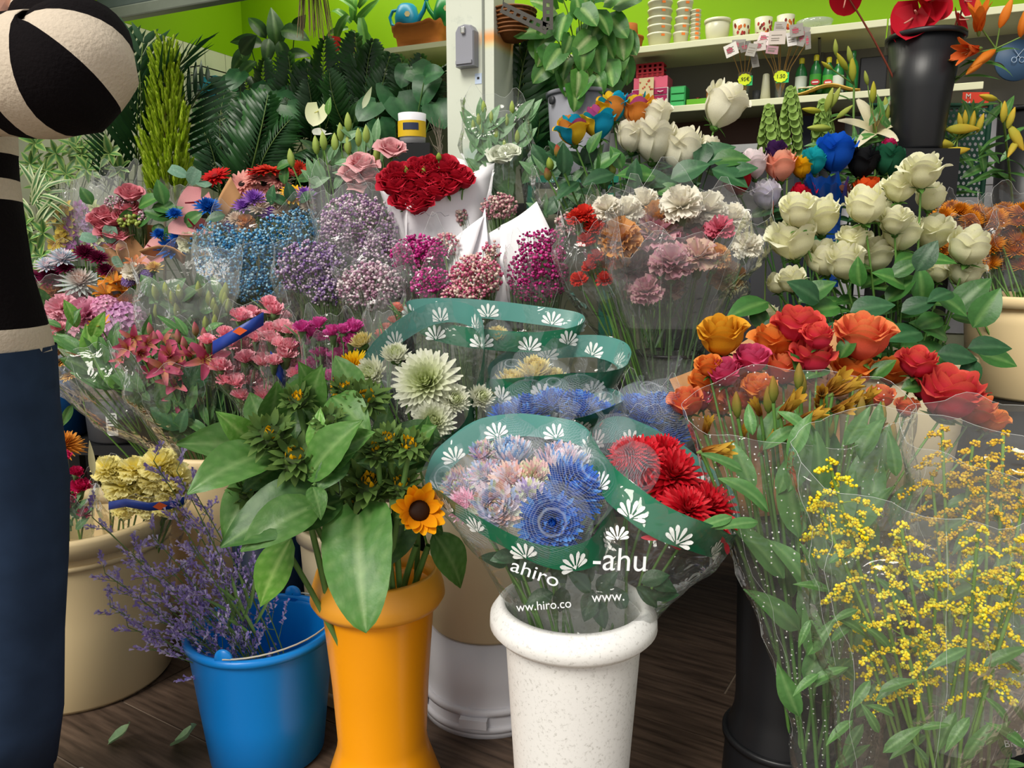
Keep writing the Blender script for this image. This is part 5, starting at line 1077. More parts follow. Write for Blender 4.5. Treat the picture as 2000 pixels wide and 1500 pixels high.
# palms right of the pillar, hanging basket and slotted bracket
palm('narrow dark palm squeezed between pillar and pothos', 1015, 2.62, ZS1-.9, [(975, 110), (1000, 90), (1040, 100), (1065, 140), (985, 170), (1060, 190), (1030, 150), (990, 210), (1045, 215)], fA, 'parlour_palm') if False else None
def floor_palm():
    b = sp(-.98, 2.66, 0); p = Bunch('tall_palm', 'tall dark palm in the gap between pillar and grey bucket', 'plant', b); mb = MB(); lathe(mb, [(.001, 0), (.08, 0), (.1, .24), (.094, .24), (.001, .22)], CLEAR, 24); add('pot', mb.mesh('pot', M['pot_brown']), p.t, b); c = P(1020, 330, b.y)
    mb = MB(); tube(mb, [(0, 0, .2), tuple(c-b)], .014, .01, lin('#4a4a2a'), 8); add('trunk', mb.mesh('trunk', M['stem']), p.t, b)
    for i, tp_ in enumerate([(980, 95), (1005, 70), (1040, 95), (1068, 150), (985, 170), (1070, 205), (1030, 140), (990, 220), (1045, 225), (1060, 260), (1010, 180)]):
        q = P(tp_[0], tp_[1], b.y-.05-.03*(i % 3)); d = q-c; L = d.length*1.15; add('frond', (fA+fB)[i % 5], p.t, c, leaf_frame(d, TOCAM(c)+Vector((rd.uniform(-.6, .6), 0, .3))), L)
floor_palm()
hb = P(1003, 60, 2.62); t = thing('hanging_basket', 'woven brown hanging basket tucked behind the pillar', 'basket', hb); mb = MB(); lathe(mb, [(.001, -.035), (.03, -.032), (.055, -.01), (.066, .03), (.07, .06), (.066, .06), (.05, 0), (.001, -.025)], CLEAR, 28); add('bowl', mb.mesh('bowl', solid('woven_coir', '#6b4222', .9, .1, .35, 60, .8)), t, hb)
for k in range(7):
    mb = MB(); r_ = .058+.002*k; tube(mb, [(r_*1.05*math.cos(a), r_*1.05*math.sin(a), -.015+.012*k) for a in np.linspace(0, 6.28, 22)], .003, .003, lin('#7d4f2a'), 5); add('woven_ring', mb.mesh('woven_ring', M['plain']), t, hb)
for a in (0, 2.1, 4.2): mb = MB(); tube(mb, [(.068*math.cos(a), .068*math.sin(a), .06), (0, 0, .42)], .0015, .0015, lin('#333333'), 5); add('hanger_wire', mb.mesh('hanger_wire', M['plain']), t, hb)
mb = MB(); tube(mb, [(0, 0, .42), (0, .0, 2.6-hb.z)], .0015, .0015, lin('#333333'), 5); add('hanger_wire', mb.mesh('hanger_wire', M['plain']), t, hb)
a, b = P(980, 14, 2.5), P(1070, 58, 2.5); br = thing('slotted_bracket', 'dark slotted angle-iron bracket beside the pillar', 'bracket', a)
for (p0, p1) in ((a, b), (b, Vector((b.x, b.y, 2.6)))):
    d = (p1-p0); L = d.length; d.normalize(); nn = Vector((0, -1, 0)); sd_ = nn.cross(d).normalized(); mb = MB(); k = int(L/.02); w, g = .016, lin('#4d4a44')
    R = Matrix((d, sd_, nn)).transposed()
    for i in range(k):
        x0, x1 = i*L/k, (i+1)*L/k; xm = (x0+x1)/2; hw = L/k*.28
        for q in ((x0, x1, -w, -w*.3), (x0, x1, w*.3, w), (x0, xm-hw, -w*.3, w*.3), (xm+hw, x1, -w*.3, w*.3)): box(mb, q[0], q[1], q[2], q[3], -.001, .001, g)
    add('slotted_bar', mb.mesh('slotted_bar', M['plain'], False), br, p0, R)
# planter with watering cans
sh_ = thing('wall_shelf', 'small high shelf carrying the terracotta planter', 'shelf', sp(-1.75, NB, 1.872)); pbox('board', sh_, -2.0, -1.45, 2.84, NB, 1.852, 1.872, 'shelf')
p, k = at_shelf(825, 2.93, 1.872); t = thing('terracotta_planter', 'scalloped terracotta window planter holding watering cans', 'planter', p); u = p.dot(UX); mb = MB()
for i, (z, w, d_) in enumerate(((0, .10, .055), (.05, .108, .06), (.055, .118, .068), (.075, .12, .07), (.078, .124, .073), (.095, .124, .073))):
    mb.add([V3(UX*(w*math.copysign(abs(math.cos(a))**.5, math.cos(a)))+NX*(d_*math.copysign(abs(math.sin(a))**.5, math.sin(a)))+Vector((0, 0, z+(.006*math.sin(9*a) if i >= 3 else 0)))) for a in np.linspace(0, 2*math.pi, 49)[:-1]], [], CLEAR)
mb.f = grid(5, 48, True)+[tuple(range(48))]; o = add('trough', mb.mesh('trough', M['terra']), t, p)
def wcan(px, lab, col, flip=1):
    q, k = at_shelf(px, 2.93, 1.872+.075); t = thing('watering_can', lab, 'watering can', q); mt = solid('can_'+col.strip('#'), col, .35); mb = MB(); lathe(mb, [(.001, 0), (.035, 0), (.05, .03), (.052, .06), (.04, .1), (.03, .11), (.001, .11)], CLEAR, 26); add('body', mb.mesh('body', mt), t, q)
    mb = MB(); tube(mb, [V3(UX*(-flip*x)+Vector((0, 0, z))) for x, z in ((.045, .03), (.075, .04), (.085, .07), (.07, .095), (.04, .095))], .007, .007, CLEAR, 8); add('handle', mb.mesh('handle', mt), t, q)
    mb = MB(); tube(mb, [V3(UX*(flip*x)+Vector((0, 0, z))) for x, z in ((.04, .03), (.08, .08), (.1, .13))], .011, .007, CLEAR, 10); add('spout', mb.mesh('spout', mt), t, q)
    mb = MB(); mb.add([(.012*math.cos(a), -.0, .012*math.sin(a)) for a in np.linspace(0, 6.28, 7)[:-1]], [tuple(range(6))], lin('#c9b98a')); e = TOCAM(q); add('sticker', mb.mesh('sticker', M['plain'], False), t, q+e*.054+Vector((0, 0, .075)))
wcan(796, 'round turquoise-blue plastic watering can in the planter', '#1683a8', 1); wcan(872, 'green plastic watering can in the planter beside the pillar', '#157a3a', -1)
# yellow labelled tub by the pillar, dry twigs, red pots, blue-wire rack
q = P(806, 282, 2.62); z0 = q.z; n_ = Vector(q).dot(NX); t = thing('paint_tub', 'white tub with a yellow and blue label under the palms', 'tub', q); mb = MB(); lathe(mb, [(.001, 0), (.042, 0), (.046, .095), (.044, .095), (.001, .09)], CLEAR, 24); add('body', mb.mesh('body', M['white_plastic']), t, q)
for nm, z1, z2, c, hw in (('label_wrap', .02, .07, '#d9b21c', 1.3), ('label_badge', .04, .062, '#27304a', .55)):
    mb = MB(); rr = .0475 if c == '#d9b21c' else .0482; a0 = -math.pi/2; mb.add([(rr*math.cos(a0+(j/8-.5)*2*hw), rr*math.sin(a0+(j/8-.5)*2*hw), z_) for z_ in (z1, z2) for j in range(9)], grid(1, 8), lin(c)); add(nm, mb.mesh(nm, M['plain']), t, q)
riser('plain black block under the yellow labelled tub', q.x-.06, q.x+.06, q.y-.04, q.y+.06, .0, q.z)
bt = P(862, 318, 2.45); t = thing('dry_twigs', 'thin bunch of grey dry twigs leaning by the pillar', 'twigs', Vector((bt.x, 2.57, 0))); rd = random.Random(5)
for i in range(16):
    e = P(838+30*rd.random(), 225+60*rd.random(), 2.45); mb = MB(); o_ = wloc(t); m_ = P(855+8*rd.random(), 300, 2.45); tube(mb, [(0, 0, 0), tuple(m_-o_), tuple(m_.lerp(e, .5)-o_+Vector((rd.uniform(-.01, .01), 0, 0))), tuple(e-o_)], .0018, .0008, lin('#6f6658'), 4); add('twig', mb.mesh('twig', M['stem']), t, o_)
for (x, y, w) in ((652, 85, 24), (672, 124, 17)):
    q = P(x, y, pc.Y-.12); k = w*S(y, pc.Y)/2; mb = MB(); box(mb, -k, k, -.002, .002, -k*1.1, k*1.1, lin('#c22a1c')); add('plant_tag', mb.mesh('plant_tag', M['plain'], False), pc.t, q, Matrix.Rotation(.2, 3, 'Y'))['label'] = 'red plastic plant tag'
q = onN(262, 145, NF+.25); u = q.dot(UX); t = thing('wire_rack', 'small black wire wall rack holding turquoise packets', 'rack', sp(UL, NF+.45, q.z))
qq = wloc(t)
for i in range(5): mb = MB(); tube(mb, [(.0, 0, -.08+.035*i), tuple(V3(UX*.06+Vector((0, 0, -.08+.035*i)))), tuple(V3(UX*.06+NX*.2+Vector((0, 0, -.08+.035*i)))), tuple(V3(NX*.2+Vector((0, 0, -.08+.035*i))))], .003, .003, lin('#1c1c1c'), 5); add('wire', mb.mesh('wire', M['plain']), t, qq)
for i in range(2): o = tag(pbox('packet', None, UL+.02, UL+.05, NF+.48+.07*i, NF+.54+.07*i, q.z-.085, q.z+.02+.02*i, solid('turquoise_packet', '#2f9fc4', .4)), ('turquoise seed packet, the shorter one in the wire rack', 'turquoise seed packet, the taller one in the wire rack')[i], 'packet')
bd = P(612, 20, 2.9); t = thing('dried_bundle', 'hanging bundle of brown dried stems against the lime wall', 'bundle', bd); rd = random.Random(8)
for i in range(40):
    mb = MB(); a = rd.uniform(-.045, .05); tube(mb, [(a*.5, rd.uniform(-.02, .02), .25), (a, rd.uniform(-.02, .02), .05), (a*1.4, 0, rd.uniform(-.1, -.05))], .0014, .001, lin(rd.choice(('#6d5a3c', '#8a7350', '#54472f'))), 4); add('dried_stem', mb.mesh('dried_stem', M['stem']), t, bd)
mb = MB(); tube(mb, [(0, 0, .24), (0, 0, 2.6-bd.z)], .002, .002, lin('#555555'), 5); add('hanging_cord', mb.mesh('hanging_cord', M['plain']), t, bd)
# ------------------------------------------------------------------ sunflowers in the orange vase
SFB = Vector((OV.x, OV.y, .14))
SFL = [leaf_mesh('#3f6b2c', '#527f38', .27, 'leaf', .22, d, 14, '#86a566', 'leaf', None, i, .02, .012) for i, d in enumerate((.5, 1.0, .2))]; SFH = leaf_mesh('#3f6f2c', '#52853a', .25, 'heart', .16, .55, 16, '#93b070', 'leaf', None, 4, .02, .010); SFD = leaf_mesh('#2a4f20', '#38622a', .27, 'leaf', .2, .7, 14, '#6f9150', 'leaf', None, 6, .02, .012); SFP = leaf_mesh('#4f862a', '#659a3c', .24, 'leaf', .2, .5, 14, '#a9c874', 'leaf', None, 7, .02, .012)
heads = [(525, 838, 95, .25), (580, 772, 70, .6), (715, 768, 90, .45), (672, 752, 55, .6), (575, 885, 100, .3), (640, 815, 70, .0), (720, 935, 105, .6), (800, 862, 80, .6), (760, 850, 70, .4), (785, 940, 80, .35), (488, 945, 85, .5), (635, 905, 90, .15), (690, 985, 85, .1), (735, 870, 75, .3)]
leaves = [((700, 1005), (712, 1228), SFH, 1.18, 1.06), ((538, 880), (352, 866), SFL[0], 1.30, 1.2), ((532, 886), (372, 930), SFL[1], 1.22, 1.1), ((505, 878), (424, 806), SFP, 1.24, 1.2), ((550, 850), (642, 725), SFL[2], 1.30, 1.33), ((600, 935), (705, 823), SFL[0], 1.16, 1.14), ((648, 775), (715, 830), SFL[1], 1.26, 1.18), ((700, 772), (655, 708), SFL[2], 1.34, 1.4), ((742, 870), (758, 795), SFL[0], 1.27, 1.3), ((640, 960), (428, 1056), SFD, 1.18, 1.1), ((625, 985), (462, 1056), SFL[1], 1.16, 1.08), ((672, 975), (520, 1040), SFD, 1.2, 1.15), ((570, 1050), (508, 1182), SFP, 1.2, 1.2), ((800, 990), (748, 1112), SFD, 1.24, 1.2), ((845, 1040), (918, 1148), SFL[1], 1.3, 1.28), ((500, 930), (438, 1050), SFL[0], 1.22, 1.16), ((615, 800), (600, 760), SFL[2], 1.3, 1.3), ((860, 858), (765, 832), SFD, 1.3, 1.28), ((520, 845), (488, 768), SFL[0], 1.32, 1.36), ((620, 890), (625, 800), SFP, 1.18, 1.2), ((665, 880), (740, 850), SFL[2], 1.17, 1.15), ((610, 950), (630, 1005), SFL[1], 1.12, 1.08), ((640, 915), (690, 880), SFD, 1.15, 1.13), ((555, 760), (640, 740), SFD, 1.34, 1.36), ((810, 1005), (870, 1040), SFD, 1.28, 1.3), ((590, 830), (560, 775), SFD, 1.3, 1.3), ((770, 920), (700, 900), SFD, 1.22, 1.2), ((680, 890), (610, 960), SFD, 1.16, 1.12), ((560, 900), (470, 960), SFD, 1.22, 1.18), ((700, 800), (760, 790), SFD, 1.3, 1.3)]
LB = ['budding sunflower stem in the orange vase']
SF = []
for i, (x, y, d, yl) in enumerate(heads):
    Yh = 1.30-.13*math.sin(math.pi*min(1, max(0, (y-730)/300)))-.0
    b = Bunch('sunflower', ('tight green sunflower bud with hardly any yellow in the orange vase' if yl < .28 else 'sunflower bud with a few yellow petal tips in the orange vase' if yl < .5 else 'sunflower bud with many yellow petals peeping out in the orange vase'), 'sunflower', SFB+Vector((.05*math.cos(i*2.4), .05*math.sin(i*2.4), 0)), 'budding sunflowers in the orange vase', '#5c8242', .006)
    b.bloom(sunflower_bud_mesh(i % 5, yl), x, y, Yh, d, .55, .45, 'flower_head', spread=0); SF.append((b, x, y))
b = Bunch('sunflower', 'single open sunflower with orange-yellow petals in the orange vase', 'sunflower', SFB+Vector((.05, -.02, 0)), None, '#5c8242', .006); SF.append((b, 815, 995))
c = P(818, 998, 1.17); hd = add('flower_head', sunflower_bud_mesh(3, 0.), b.t, c-Vector((.2, -.85, .35))*.024, frame((.2, -.85, .35)), .06)
mb = MB(); ellip(mb, (0, 0, .14), .3, .3, .14, lin('#2b1608'), 8, 18); add('seed_disc', mb.mesh('seed_disc', M['petal']), b.t, c, frame((.2, -.85, .35)), .056)['label'] = 'dark seed disc'
rd = random.Random(2); pe = MB(); strap(pe, (0, 0, 0), (0, 1, .1), (0, 0, 1), 1, .24, .25, .3, 6, 4, lin('#d98207'), lin('#f5b012'), prof_petal); pem = pe.mesh('sunflower_petal', M['petal'])
R0 = frame((.2, -.85, .35))
for i in range(21):
    a = i*2*math.pi/21+rd.uniform(-.1, .1); el_ = .55+rd.uniform(-.25, .35); d = R0 @ Vector((math.cos(a)*math.cos(el_), math.sin(a)*math.cos(el_), math.sin(el_))); add('petal', pem, b.t, c+R0 @ Vector((math.cos(a)*.014, math.sin(a)*.014, .004)), leaf_frame(d, R0 @ Vector((-math.cos(a), -math.sin(a), .8))), .040*rd.uniform(.85, 1.15))
add('stem', stem_mesh(b.base, c-Vector((.2, -.85, .35))*.024, .006, (0, .085, .09), '#5c8242'), b.t, b.base)
for (x0, x1) in ((788, 785), (812, 805)):   # two stems seen over the rim
    q = P(x0, 1000, 1.3); add('stem', stem_mesh(P(x1-8, 1190, 1.33), P(x0+25, 1065, 1.3), .0065, None, '#6d9a4e'), b.t, P(x1-8, 1190, 1.33))
rl = random.Random(14)
for q in range(22):
    x, y = 470+390*rl.random(), 790+190*rl.random(); an = rl.uniform(0, 6.28); L = rl.uniform(55, 95); leaves.append(((x, y), (x+L*math.cos(an), y-L*math.sin(an)), (SFD, SFL[0], SFD, SFL[2])[q % 4], 1.28+.04*rl.random(), 1.26))
for (a, e, me, ya, yb) in leaves:
    k = min(SF, key=lambda s: (s[1]-a[0])**2+(s[2]-a[1])**2); k[0].leaf2(me, a, e, ya, yb); q = P(a[0], a[1], ya)
    add('leaf_stalk', stem_mesh(P(k[1], k[2]+30, ya+.05), q, .003, None, '#6d9450', n=5), k[0].t, P(k[1], k[2]+30, ya+.05))
# ------------------------------------------------------------------ green-banded chrysanthemum bouquets
WB = Vector((WV.x, WV.y, .30)); CBK = Vector((SB.x, SB.y, .24))
PAS = ['#e9b9c6', '#f0e6ec', '#a9c6e6', '#cdb9e4', '#f2c9bb', '#cfe0b0']; BLU = ['#1c5fc8', '#2a76dd', '#0f45a0', '#5a9be6']
def pastel(seed, pal=None, inc=1.1): return mum_mesh('#e8dfe6', '#efe6ee', 170, .05, inc*1.25, 2.0, seed, None, .24, .46, pal or PAS)
def blue(seed, inc=.85): return mum_mesh('#1a58bd', '#3f86e0', 180, .05, inc*1.2, 2.0, seed, None, .24, .48, BLU)
def net_mesh(tip):
    """net cap drawn over a bloom; tip: length of the gathered end"""
    def go():
        mb = MB(); pr_ = [(.18, .0), (.44, .12), (.53, .32), (.50, .52), (.36, .68), (.2, .78)]+([(.10, .9), (.12, .9+tip*.5), (.17, .9+tip)] if tip else [(.05, .8)])
        vs_ = []
        for r, z in pr_:
            for j in range(24): a = 2*math.pi*j/24; k = 1+(.12*math.sin(5*a) if z > .75 and tip else .02*math.sin(8*a)); vs_.append((r*k*math.cos(a), r*k*math.sin(a)*(.55 if z > .85 else 1), z))
        mb.add(vs_, grid(len(pr_)-1, 24, True), CLEAR); return mb.mesh('flower_net', M['net'])
    return cached(('net', tip), go)
def netted(B, me, px, py, Y, d, face, tip=0., lab=None):
    o = B.bloom(me, px, py, Y, d, name='bloom', face=face, lab=lab); n = add('flower_net', net_mesh(tip), None); n.parent = o; n['label'] = 'fine white protective net'; return o
B = Bunch('chrysanthemum_bouquet', 'netted pastel and blue dyed chrysanthemums in a green-banded sleeve in the white vase', 'bouquet', WB)
C_ = (0, -.8, .55)
netted(B, pastel(1), 895, 950, 1.20, 115, (-.5, -.6, .6)); netted(B, pastel(2, ['#d8cfe6', '#f0dfe6', '#9fb8dc', '#e9b9a0', '#cdd9b4']), 968, 992, 1.11, 152, (-.1, -.85, .5)); netted(B, blue(3), 1075, 1022, 1.06, 158, (.0, -.9, .35)); netted(B, blue(4), 1125, 950, 1.12, 158, (.35, -.55, .6))
netted(B, pastel(5, ['#f2eef2', '#dfeaf6', '#7fb2e6', '#f3d3da']), 998, 880, 1.22, 128, (0, -.25, 1), .28); netted(B, pastel(6, ['#f1cdd6', '#f4e2e6', '#5f9fe0', '#f7eef0']), 1095, 895, 1.2, 146, (.1, -.25, 1), .25)
B.bloom(pastel(7, None, .5), 945, 925, 1.19, 97, face=(-.2, -.7, .7)); B.bloom(pastel(8, ['#f0b9b2', '#f4d6c2', '#e9e0ea'], .5), 1000, 935, 1.16, 115, face=(0, -.7, .7)); B.bloom(pastel(9, ['#f2c6c0', '#e8dcc0', '#dff0c0'], .5), 1050, 930, 1.16, 109, face=(.1, -.7, .7)); B.bloom(pastel(10, ['#dfe6b4', '#b9a4dc', '#f0e6ee'], .5), 1035, 970, 1.12, 103, face=(0, -.8, .6)); B.bloom(pastel(11, ['#f3a9c6', '#f0c6da'], .8), 905, 985, 1.15, 85, face=(-.4, -.8, .5)); B.bloom(pastel(12), 940, 880, 1.22, 73, face=(-.2, -.5, .8))
for (x, y, yy, an) in ((915, 905, 1.2, 118), (945, 870, 1.24, 95), (1138, 880, 1.2, 88)):
    p = P(x, y, yy); a = math.radians(an); d = Vector((math.cos(a), 0, math.sin(a))); add('flower_net', net_mesh(.5), B.t, p-d*.05, frame(d), .06)
LF = [leaf_mesh('#24452a', '#345a38', .3, 'leaf', .2, .6, 7, '#4f7050', 'leaf', None, i, .03) for i in range(2)]
rd = random.Random(9)
for i in range(20): B.leaf(LF[i % 2], 985+190*rd.random(), 1060+110*rd.random(), 1.06+.1*rd.random(), 60, rd.uniform(0, 360), rd.uniform(-.3, .3))
ring1 = [(833, 935, 1.22), (865, 868, 1.27), (955, 815, 1.31), (1080, 815, 1.32), (1150, 845, 1.28), (1188, 950, 1.2), (1155, 1045, 1.06), (1060, 1062, 1.02), (950, 1015, 1.05), (872, 965, 1.12)]
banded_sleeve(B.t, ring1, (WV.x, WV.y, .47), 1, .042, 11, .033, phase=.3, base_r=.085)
M['print_white'] = solid('white_print', '#dfe2e4', .5)
def on_sleeve(px, py, Y, yaw=0, roll=0): R = Matrix.Rotation(yaw, 3, 'Z') @ Matrix.Rotation(math.radians(75), 3, 'X') @ Matrix.Rotation(roll, 3, 'Z'); return P(px, py, Y), R
p, R = on_sleeve(1062, 1183, 1.000, -.1, .12); text(B.t, 'ww.hiro.co', p, R, .017, 'print_white', 'lettering')
p, R = on_sleeve(1045, 1120, 1.005, -.1, -.3); text(B.t, 'ahiro', p, R, .026, 'print_white', 'lettering', sx=1.3)
B = Bunch('chrysanthemum_bouquet', 'red chrysanthemums in a green-banded sleeve in the white vase', 'bouquet', WB+Vector((.05, .02, 0)))
RED = lambda s: mum_mesh('#b30d1c', '#d8142a', 130, .05, .15, 1.9, s, None, .3, .52, ['#c40f22', '#d81a2c', '#a80c18', '#e03a44'])
for i, (x, y, d, Yq) in enumerate(((1255, 890, 120, 1.25), (1318, 922, 140, 1.24), (1385, 985, 130, 1.2), (1230, 880, 80, 1.22), (1345, 990, 120, 1.17), (1300, 880, 100, 1.3))): B.bloom(RED(i % 3), x, y, Yq, d, face=(.1, -.6, .7))
p = P(1215, 870, 1.2); add('flower_net', net_mesh(.5), B.t, p, frame((-.55, -.2, .8)), .07); p = P(1265, 930, 1.17); add('flower_net', net_mesh(.6), B.t, p, frame((-.6, -.3, .35)), .085)
st_ = MB(); strap(st_, (0, 0, 0), (0, 1, 0), (0, 0, 1), 1, .14, -.6, .3, 5, 2, lin('#c3202f'), lin('#d8485a'), prof_petal); stm = st_.mesh('fallen_petal', M['petal'])
for i in range(8): p = P(1290+18*i, 1050+10*math.sin(i*2), 1.08+.01*i); add('loose_petal', stm, B.t, p, leaf_frame((rd.uniform(-1, 1), .1, rd.uniform(-1, .2)), (0, -1, .3)), .03)
ring2 = [(1160, 835, 1.27), (1215, 815, 1.32), (1300, 850, 1.35), (1360, 890, 1.36), (1430, 960, 1.33), (1440, 1040, 1.22), (1385, 1022, 1.1), (1300, 985, 1.09), (1215, 925, 1.12), (1168, 870, 1.2)]
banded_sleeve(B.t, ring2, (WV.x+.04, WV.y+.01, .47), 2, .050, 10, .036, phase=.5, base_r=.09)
p, R = on_sleeve(1210, 1095, 1.035, .05, -.05); text(B.t, '-ahu', p, R, .046, 'print_white', 'lettering', shear=.05); p, R = on_sleeve(1188, 1166, 1.025, .05, .03); text(B.t, 'www.', p, R, .020, 'print_white', 'lettering')
p, R = on_sleeve(1206, 1055, 1.036, .05, 0); add('shell_motif', palm_motif(), B.t, p, R, .026)
for i in range(10): B.leaf(LF[i % 2], 1150+120*rd.random(), 1120+70*rd.random(), 1.1, 60, rd.uniform(0, 360), .1)
# blue netted, pale yellow, white and back bouquets in the cream bucket
B = Bunch('chrysanthemum_bouquet', 'blue netted chrysanthemums in a green-banded sleeve behind the pastel ones', 'bouquet', CBK+Vector((.08, -.04, 0)))
for i, (x, y, d, tip) in enumerate(((1032, 802, 95, .25), (1130, 795, 100, .25), (1080, 782, 70, 0), (985, 810, 60, 0), (1180, 810, 70, 0))): netted(B, blue(i+5), x, y-4, 1.42, d*1.2, (0, -.45, .9), tip)
ring3 = [(952, 812, 1.48), (985, 775, 1.55), (1080, 757, 1.57), (1180, 757, 1.55), (1218, 775, 1.49), (1190, 795, 1.37), (1120, 818, 1.34), (1030, 832, 1.34)]
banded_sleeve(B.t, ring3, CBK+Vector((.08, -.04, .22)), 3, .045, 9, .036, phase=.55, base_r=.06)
B = Bunch('chrysanthemum_bouquet', 'loose blue netted chrysanthemums beside the orange roses', 'bouquet', CBK+Vector((.12, .0, 0)))
for i, (x, y, d, tip) in enumerate(((1260, 800, 95, 0), (1296, 790, 85, .45), (1240, 785, 60, .2), (1305, 840, 90, 0))): netted(B, blue(i+2), x, y, 1.46, d*1.2, (.1, -.4, .9), tip)
sleeve(B.t, [(1205, 1335, 770, 1.46), (1200, 1310, 900, 1.5), (1080, 1180, 1000, 1.6)], seed=4)
PY = lambda s: mum_mesh('#d8c25a', '#e8dca0', 110, .06, 1.2, 1.9, s, None, .28, .48)
B = Bunch('chrysanthemum_bouquet', 'pale yellow netted chrysanthemums in a wide looped green band', 'bouquet', CBK+Vector((.05, .04, 0)))
for i, (x, y, d, tip) in enumerate(((1000, 742, 70, 0), (1045, 718, 75, .3), (985, 765, 60, 0), (1080, 735, 55, .5))): netted(B, PY(i), x, y, 1.58, d*1.2, (0, -.4, .9), tip)
ring4 = [(955, 735, 1.62), (975, 695, 1.72), (1070, 662, 1.76), (1165, 655, 1.76), (1222, 672, 1.72), (1226, 705, 1.62), (1190, 724, 1.52), (1090, 730, 1.5), (1000, 738, 1.52)]
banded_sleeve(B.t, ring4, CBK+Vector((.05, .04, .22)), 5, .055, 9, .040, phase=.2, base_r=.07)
WM = lambda s, i=.15: mum_mesh('#c3d27a', '#e9ead8', 130, .06, i, 1.9, s, '#b9cc4a', .28, .5)
B = Bunch('chrysanthemum_bouquet', 'white green-centred chrysanthemums in a green-banded sleeve above the sunflowers', 'bouquet', CBK+Vector((-.06, -.02, 0)))
B.bloom(WM(1, .35), 830, 742, 1.44, 150, face=(-.15, -.85, .45)); B.bloom(WM(2, 1.1), 722, 728, 1.47, 85, face=(-.3, -.7, .5)); B.bloom(WM(3, .8), 845, 822, 1.40, 100, face=(.1, -.8, .4)); B.bloom(WM(4, 1.1), 772, 690, 1.5, 70, face=(0, -.5, .8)); B.bloom(WM(5, 1.1), 888, 780, 1.43, 75, face=(.3, -.7, .4)); B.bloom(WM(6, 1.1), 940, 775, 1.47, 65, face=(.4, -.6, .5))
YM = mum_mesh('#e8b408', '#f5cf1c', 120, .05, .4, 1.9, 3, None, .28, .5); B.bloom(YM, 680, 715, 1.52, 85, face=(-.5, -.6, .5)); B.bloom(YM, 660, 755, 1.5, 60, face=(-.6, -.6, .3)); B.bloom(PY(4), 705, 665, 1.58, 60, face=(-.3, -.4, .8))
ring5 = [(690, 770, 1.46), (700, 715, 1.52), (760, 640, 1.62), (845, 592, 1.7), (925, 600, 1.7), (945, 665, 1.62), (925, 760, 1.5), (890, 840, 1.38), (800, 850, 1.35), (725, 810, 1.38)]
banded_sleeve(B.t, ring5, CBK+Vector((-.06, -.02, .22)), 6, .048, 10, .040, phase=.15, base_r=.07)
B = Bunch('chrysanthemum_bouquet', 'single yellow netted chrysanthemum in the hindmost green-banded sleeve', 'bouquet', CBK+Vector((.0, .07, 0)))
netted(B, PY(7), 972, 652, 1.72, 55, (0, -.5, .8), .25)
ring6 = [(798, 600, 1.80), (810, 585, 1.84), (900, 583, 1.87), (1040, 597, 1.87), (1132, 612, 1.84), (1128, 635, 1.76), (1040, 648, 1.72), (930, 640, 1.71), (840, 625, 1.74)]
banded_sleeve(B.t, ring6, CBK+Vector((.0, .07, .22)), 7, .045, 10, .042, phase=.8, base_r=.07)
# ------------------------------------------------------------------ loose long-stemmed roses
RL = [leaf_mesh('#2c5a24', '#3f7233', .30, 'leaf', .2, .5, 7, '#6f9850', 'gloss_leaf', None, i) for i in range(2)]; RLD = leaf_mesh('#1f4528', '#2c5a34', .32, 'leaf', .15, .5, 7, '#4f7a50', 'gloss_leaf', None, 5)
rd = random.Random(21)
def rose(lab, group, me, px, py, Y, d, base, leaves=2, lm=None, toward=.25, up=.6, lean=None, sc='#5f8a3e', lyr=(40, 160), name='rose', cat='rose', sr=.0032, face=None):
    b = Bunch(name, lab, cat, Vector(base)+Vector((rd.uniform(-.05, .05), rd.uniform(-.05, .05), 0)), group, sc, sr); b.rd = random.Random(int(px*7+py)); b.bloom(me, px, py, Y, d, toward, up, 'bloom', spread=0, face=face)
    bx, by = px, py
    for i in range(leaves):
        t = rd.uniform(*lyr); yy = py+t; q = P(px, py, Y).lerp(b.base, min(.9, t/520)); m_ = lm or RL[i % 2]; a = rd.choice((rd.uniform(-40, 40), rd.uniform(140, 220))); aa = math.radians(a); dd = Vector((math.cos(aa), -.35, math.sin(aa)*.6)); add('leaf', m_, b.t, q, leaf_frame(dd, TOCAM(q)*.6+Vector((0, 0, .8))), rd.uniform(.055, .085))
    return b
WR = [rose_mesh('#e9e6b4', '#efeec6', '#f4f2da', o, 1.02, i) for i, o in enumerate((.15, .32, .45, .0))]
WRL = ('creamy white half-closed rose in the beige bucket', 'creamy white rose opening its petals in the beige bucket', 'creamy white well-opened rose in the beige bucket', 'creamy white tight rose bud in the beige bucket')
RBB = RB+Vector((0, 0, .02))
for i, (x, y, d) in enumerate([(1560, 422, 72), (1602, 434, 80), (1550, 480, 86), (1690, 412, 78), (1715, 418, 50), (1756, 375, 62), (1800, 345, 72), (1815, 392, 58), (1760, 465, 74), (1748, 440, 58), (1820, 465, 74), (1612, 515, 74), (1650, 522, 76), (1706, 508, 78), (1666, 475, 56), (1890, 492, 78), (1832, 537, 46), (1882, 540, 62), (1546, 555, 52), (1518, 560, 42), (1495, 628, 56)]):
    rose(WRL[i % 4], 'white roses in the beige bucket', WR[i % 4], x, y, 1.82+.08*((i*5) % 3)/2, d*.98, RBB, 3, None, .3, .8, lyr=(90, 260))
fb = Bunch('rose_foliage', 'leafy rose greenery skirting the white rose stems', 'foliage', RBB)
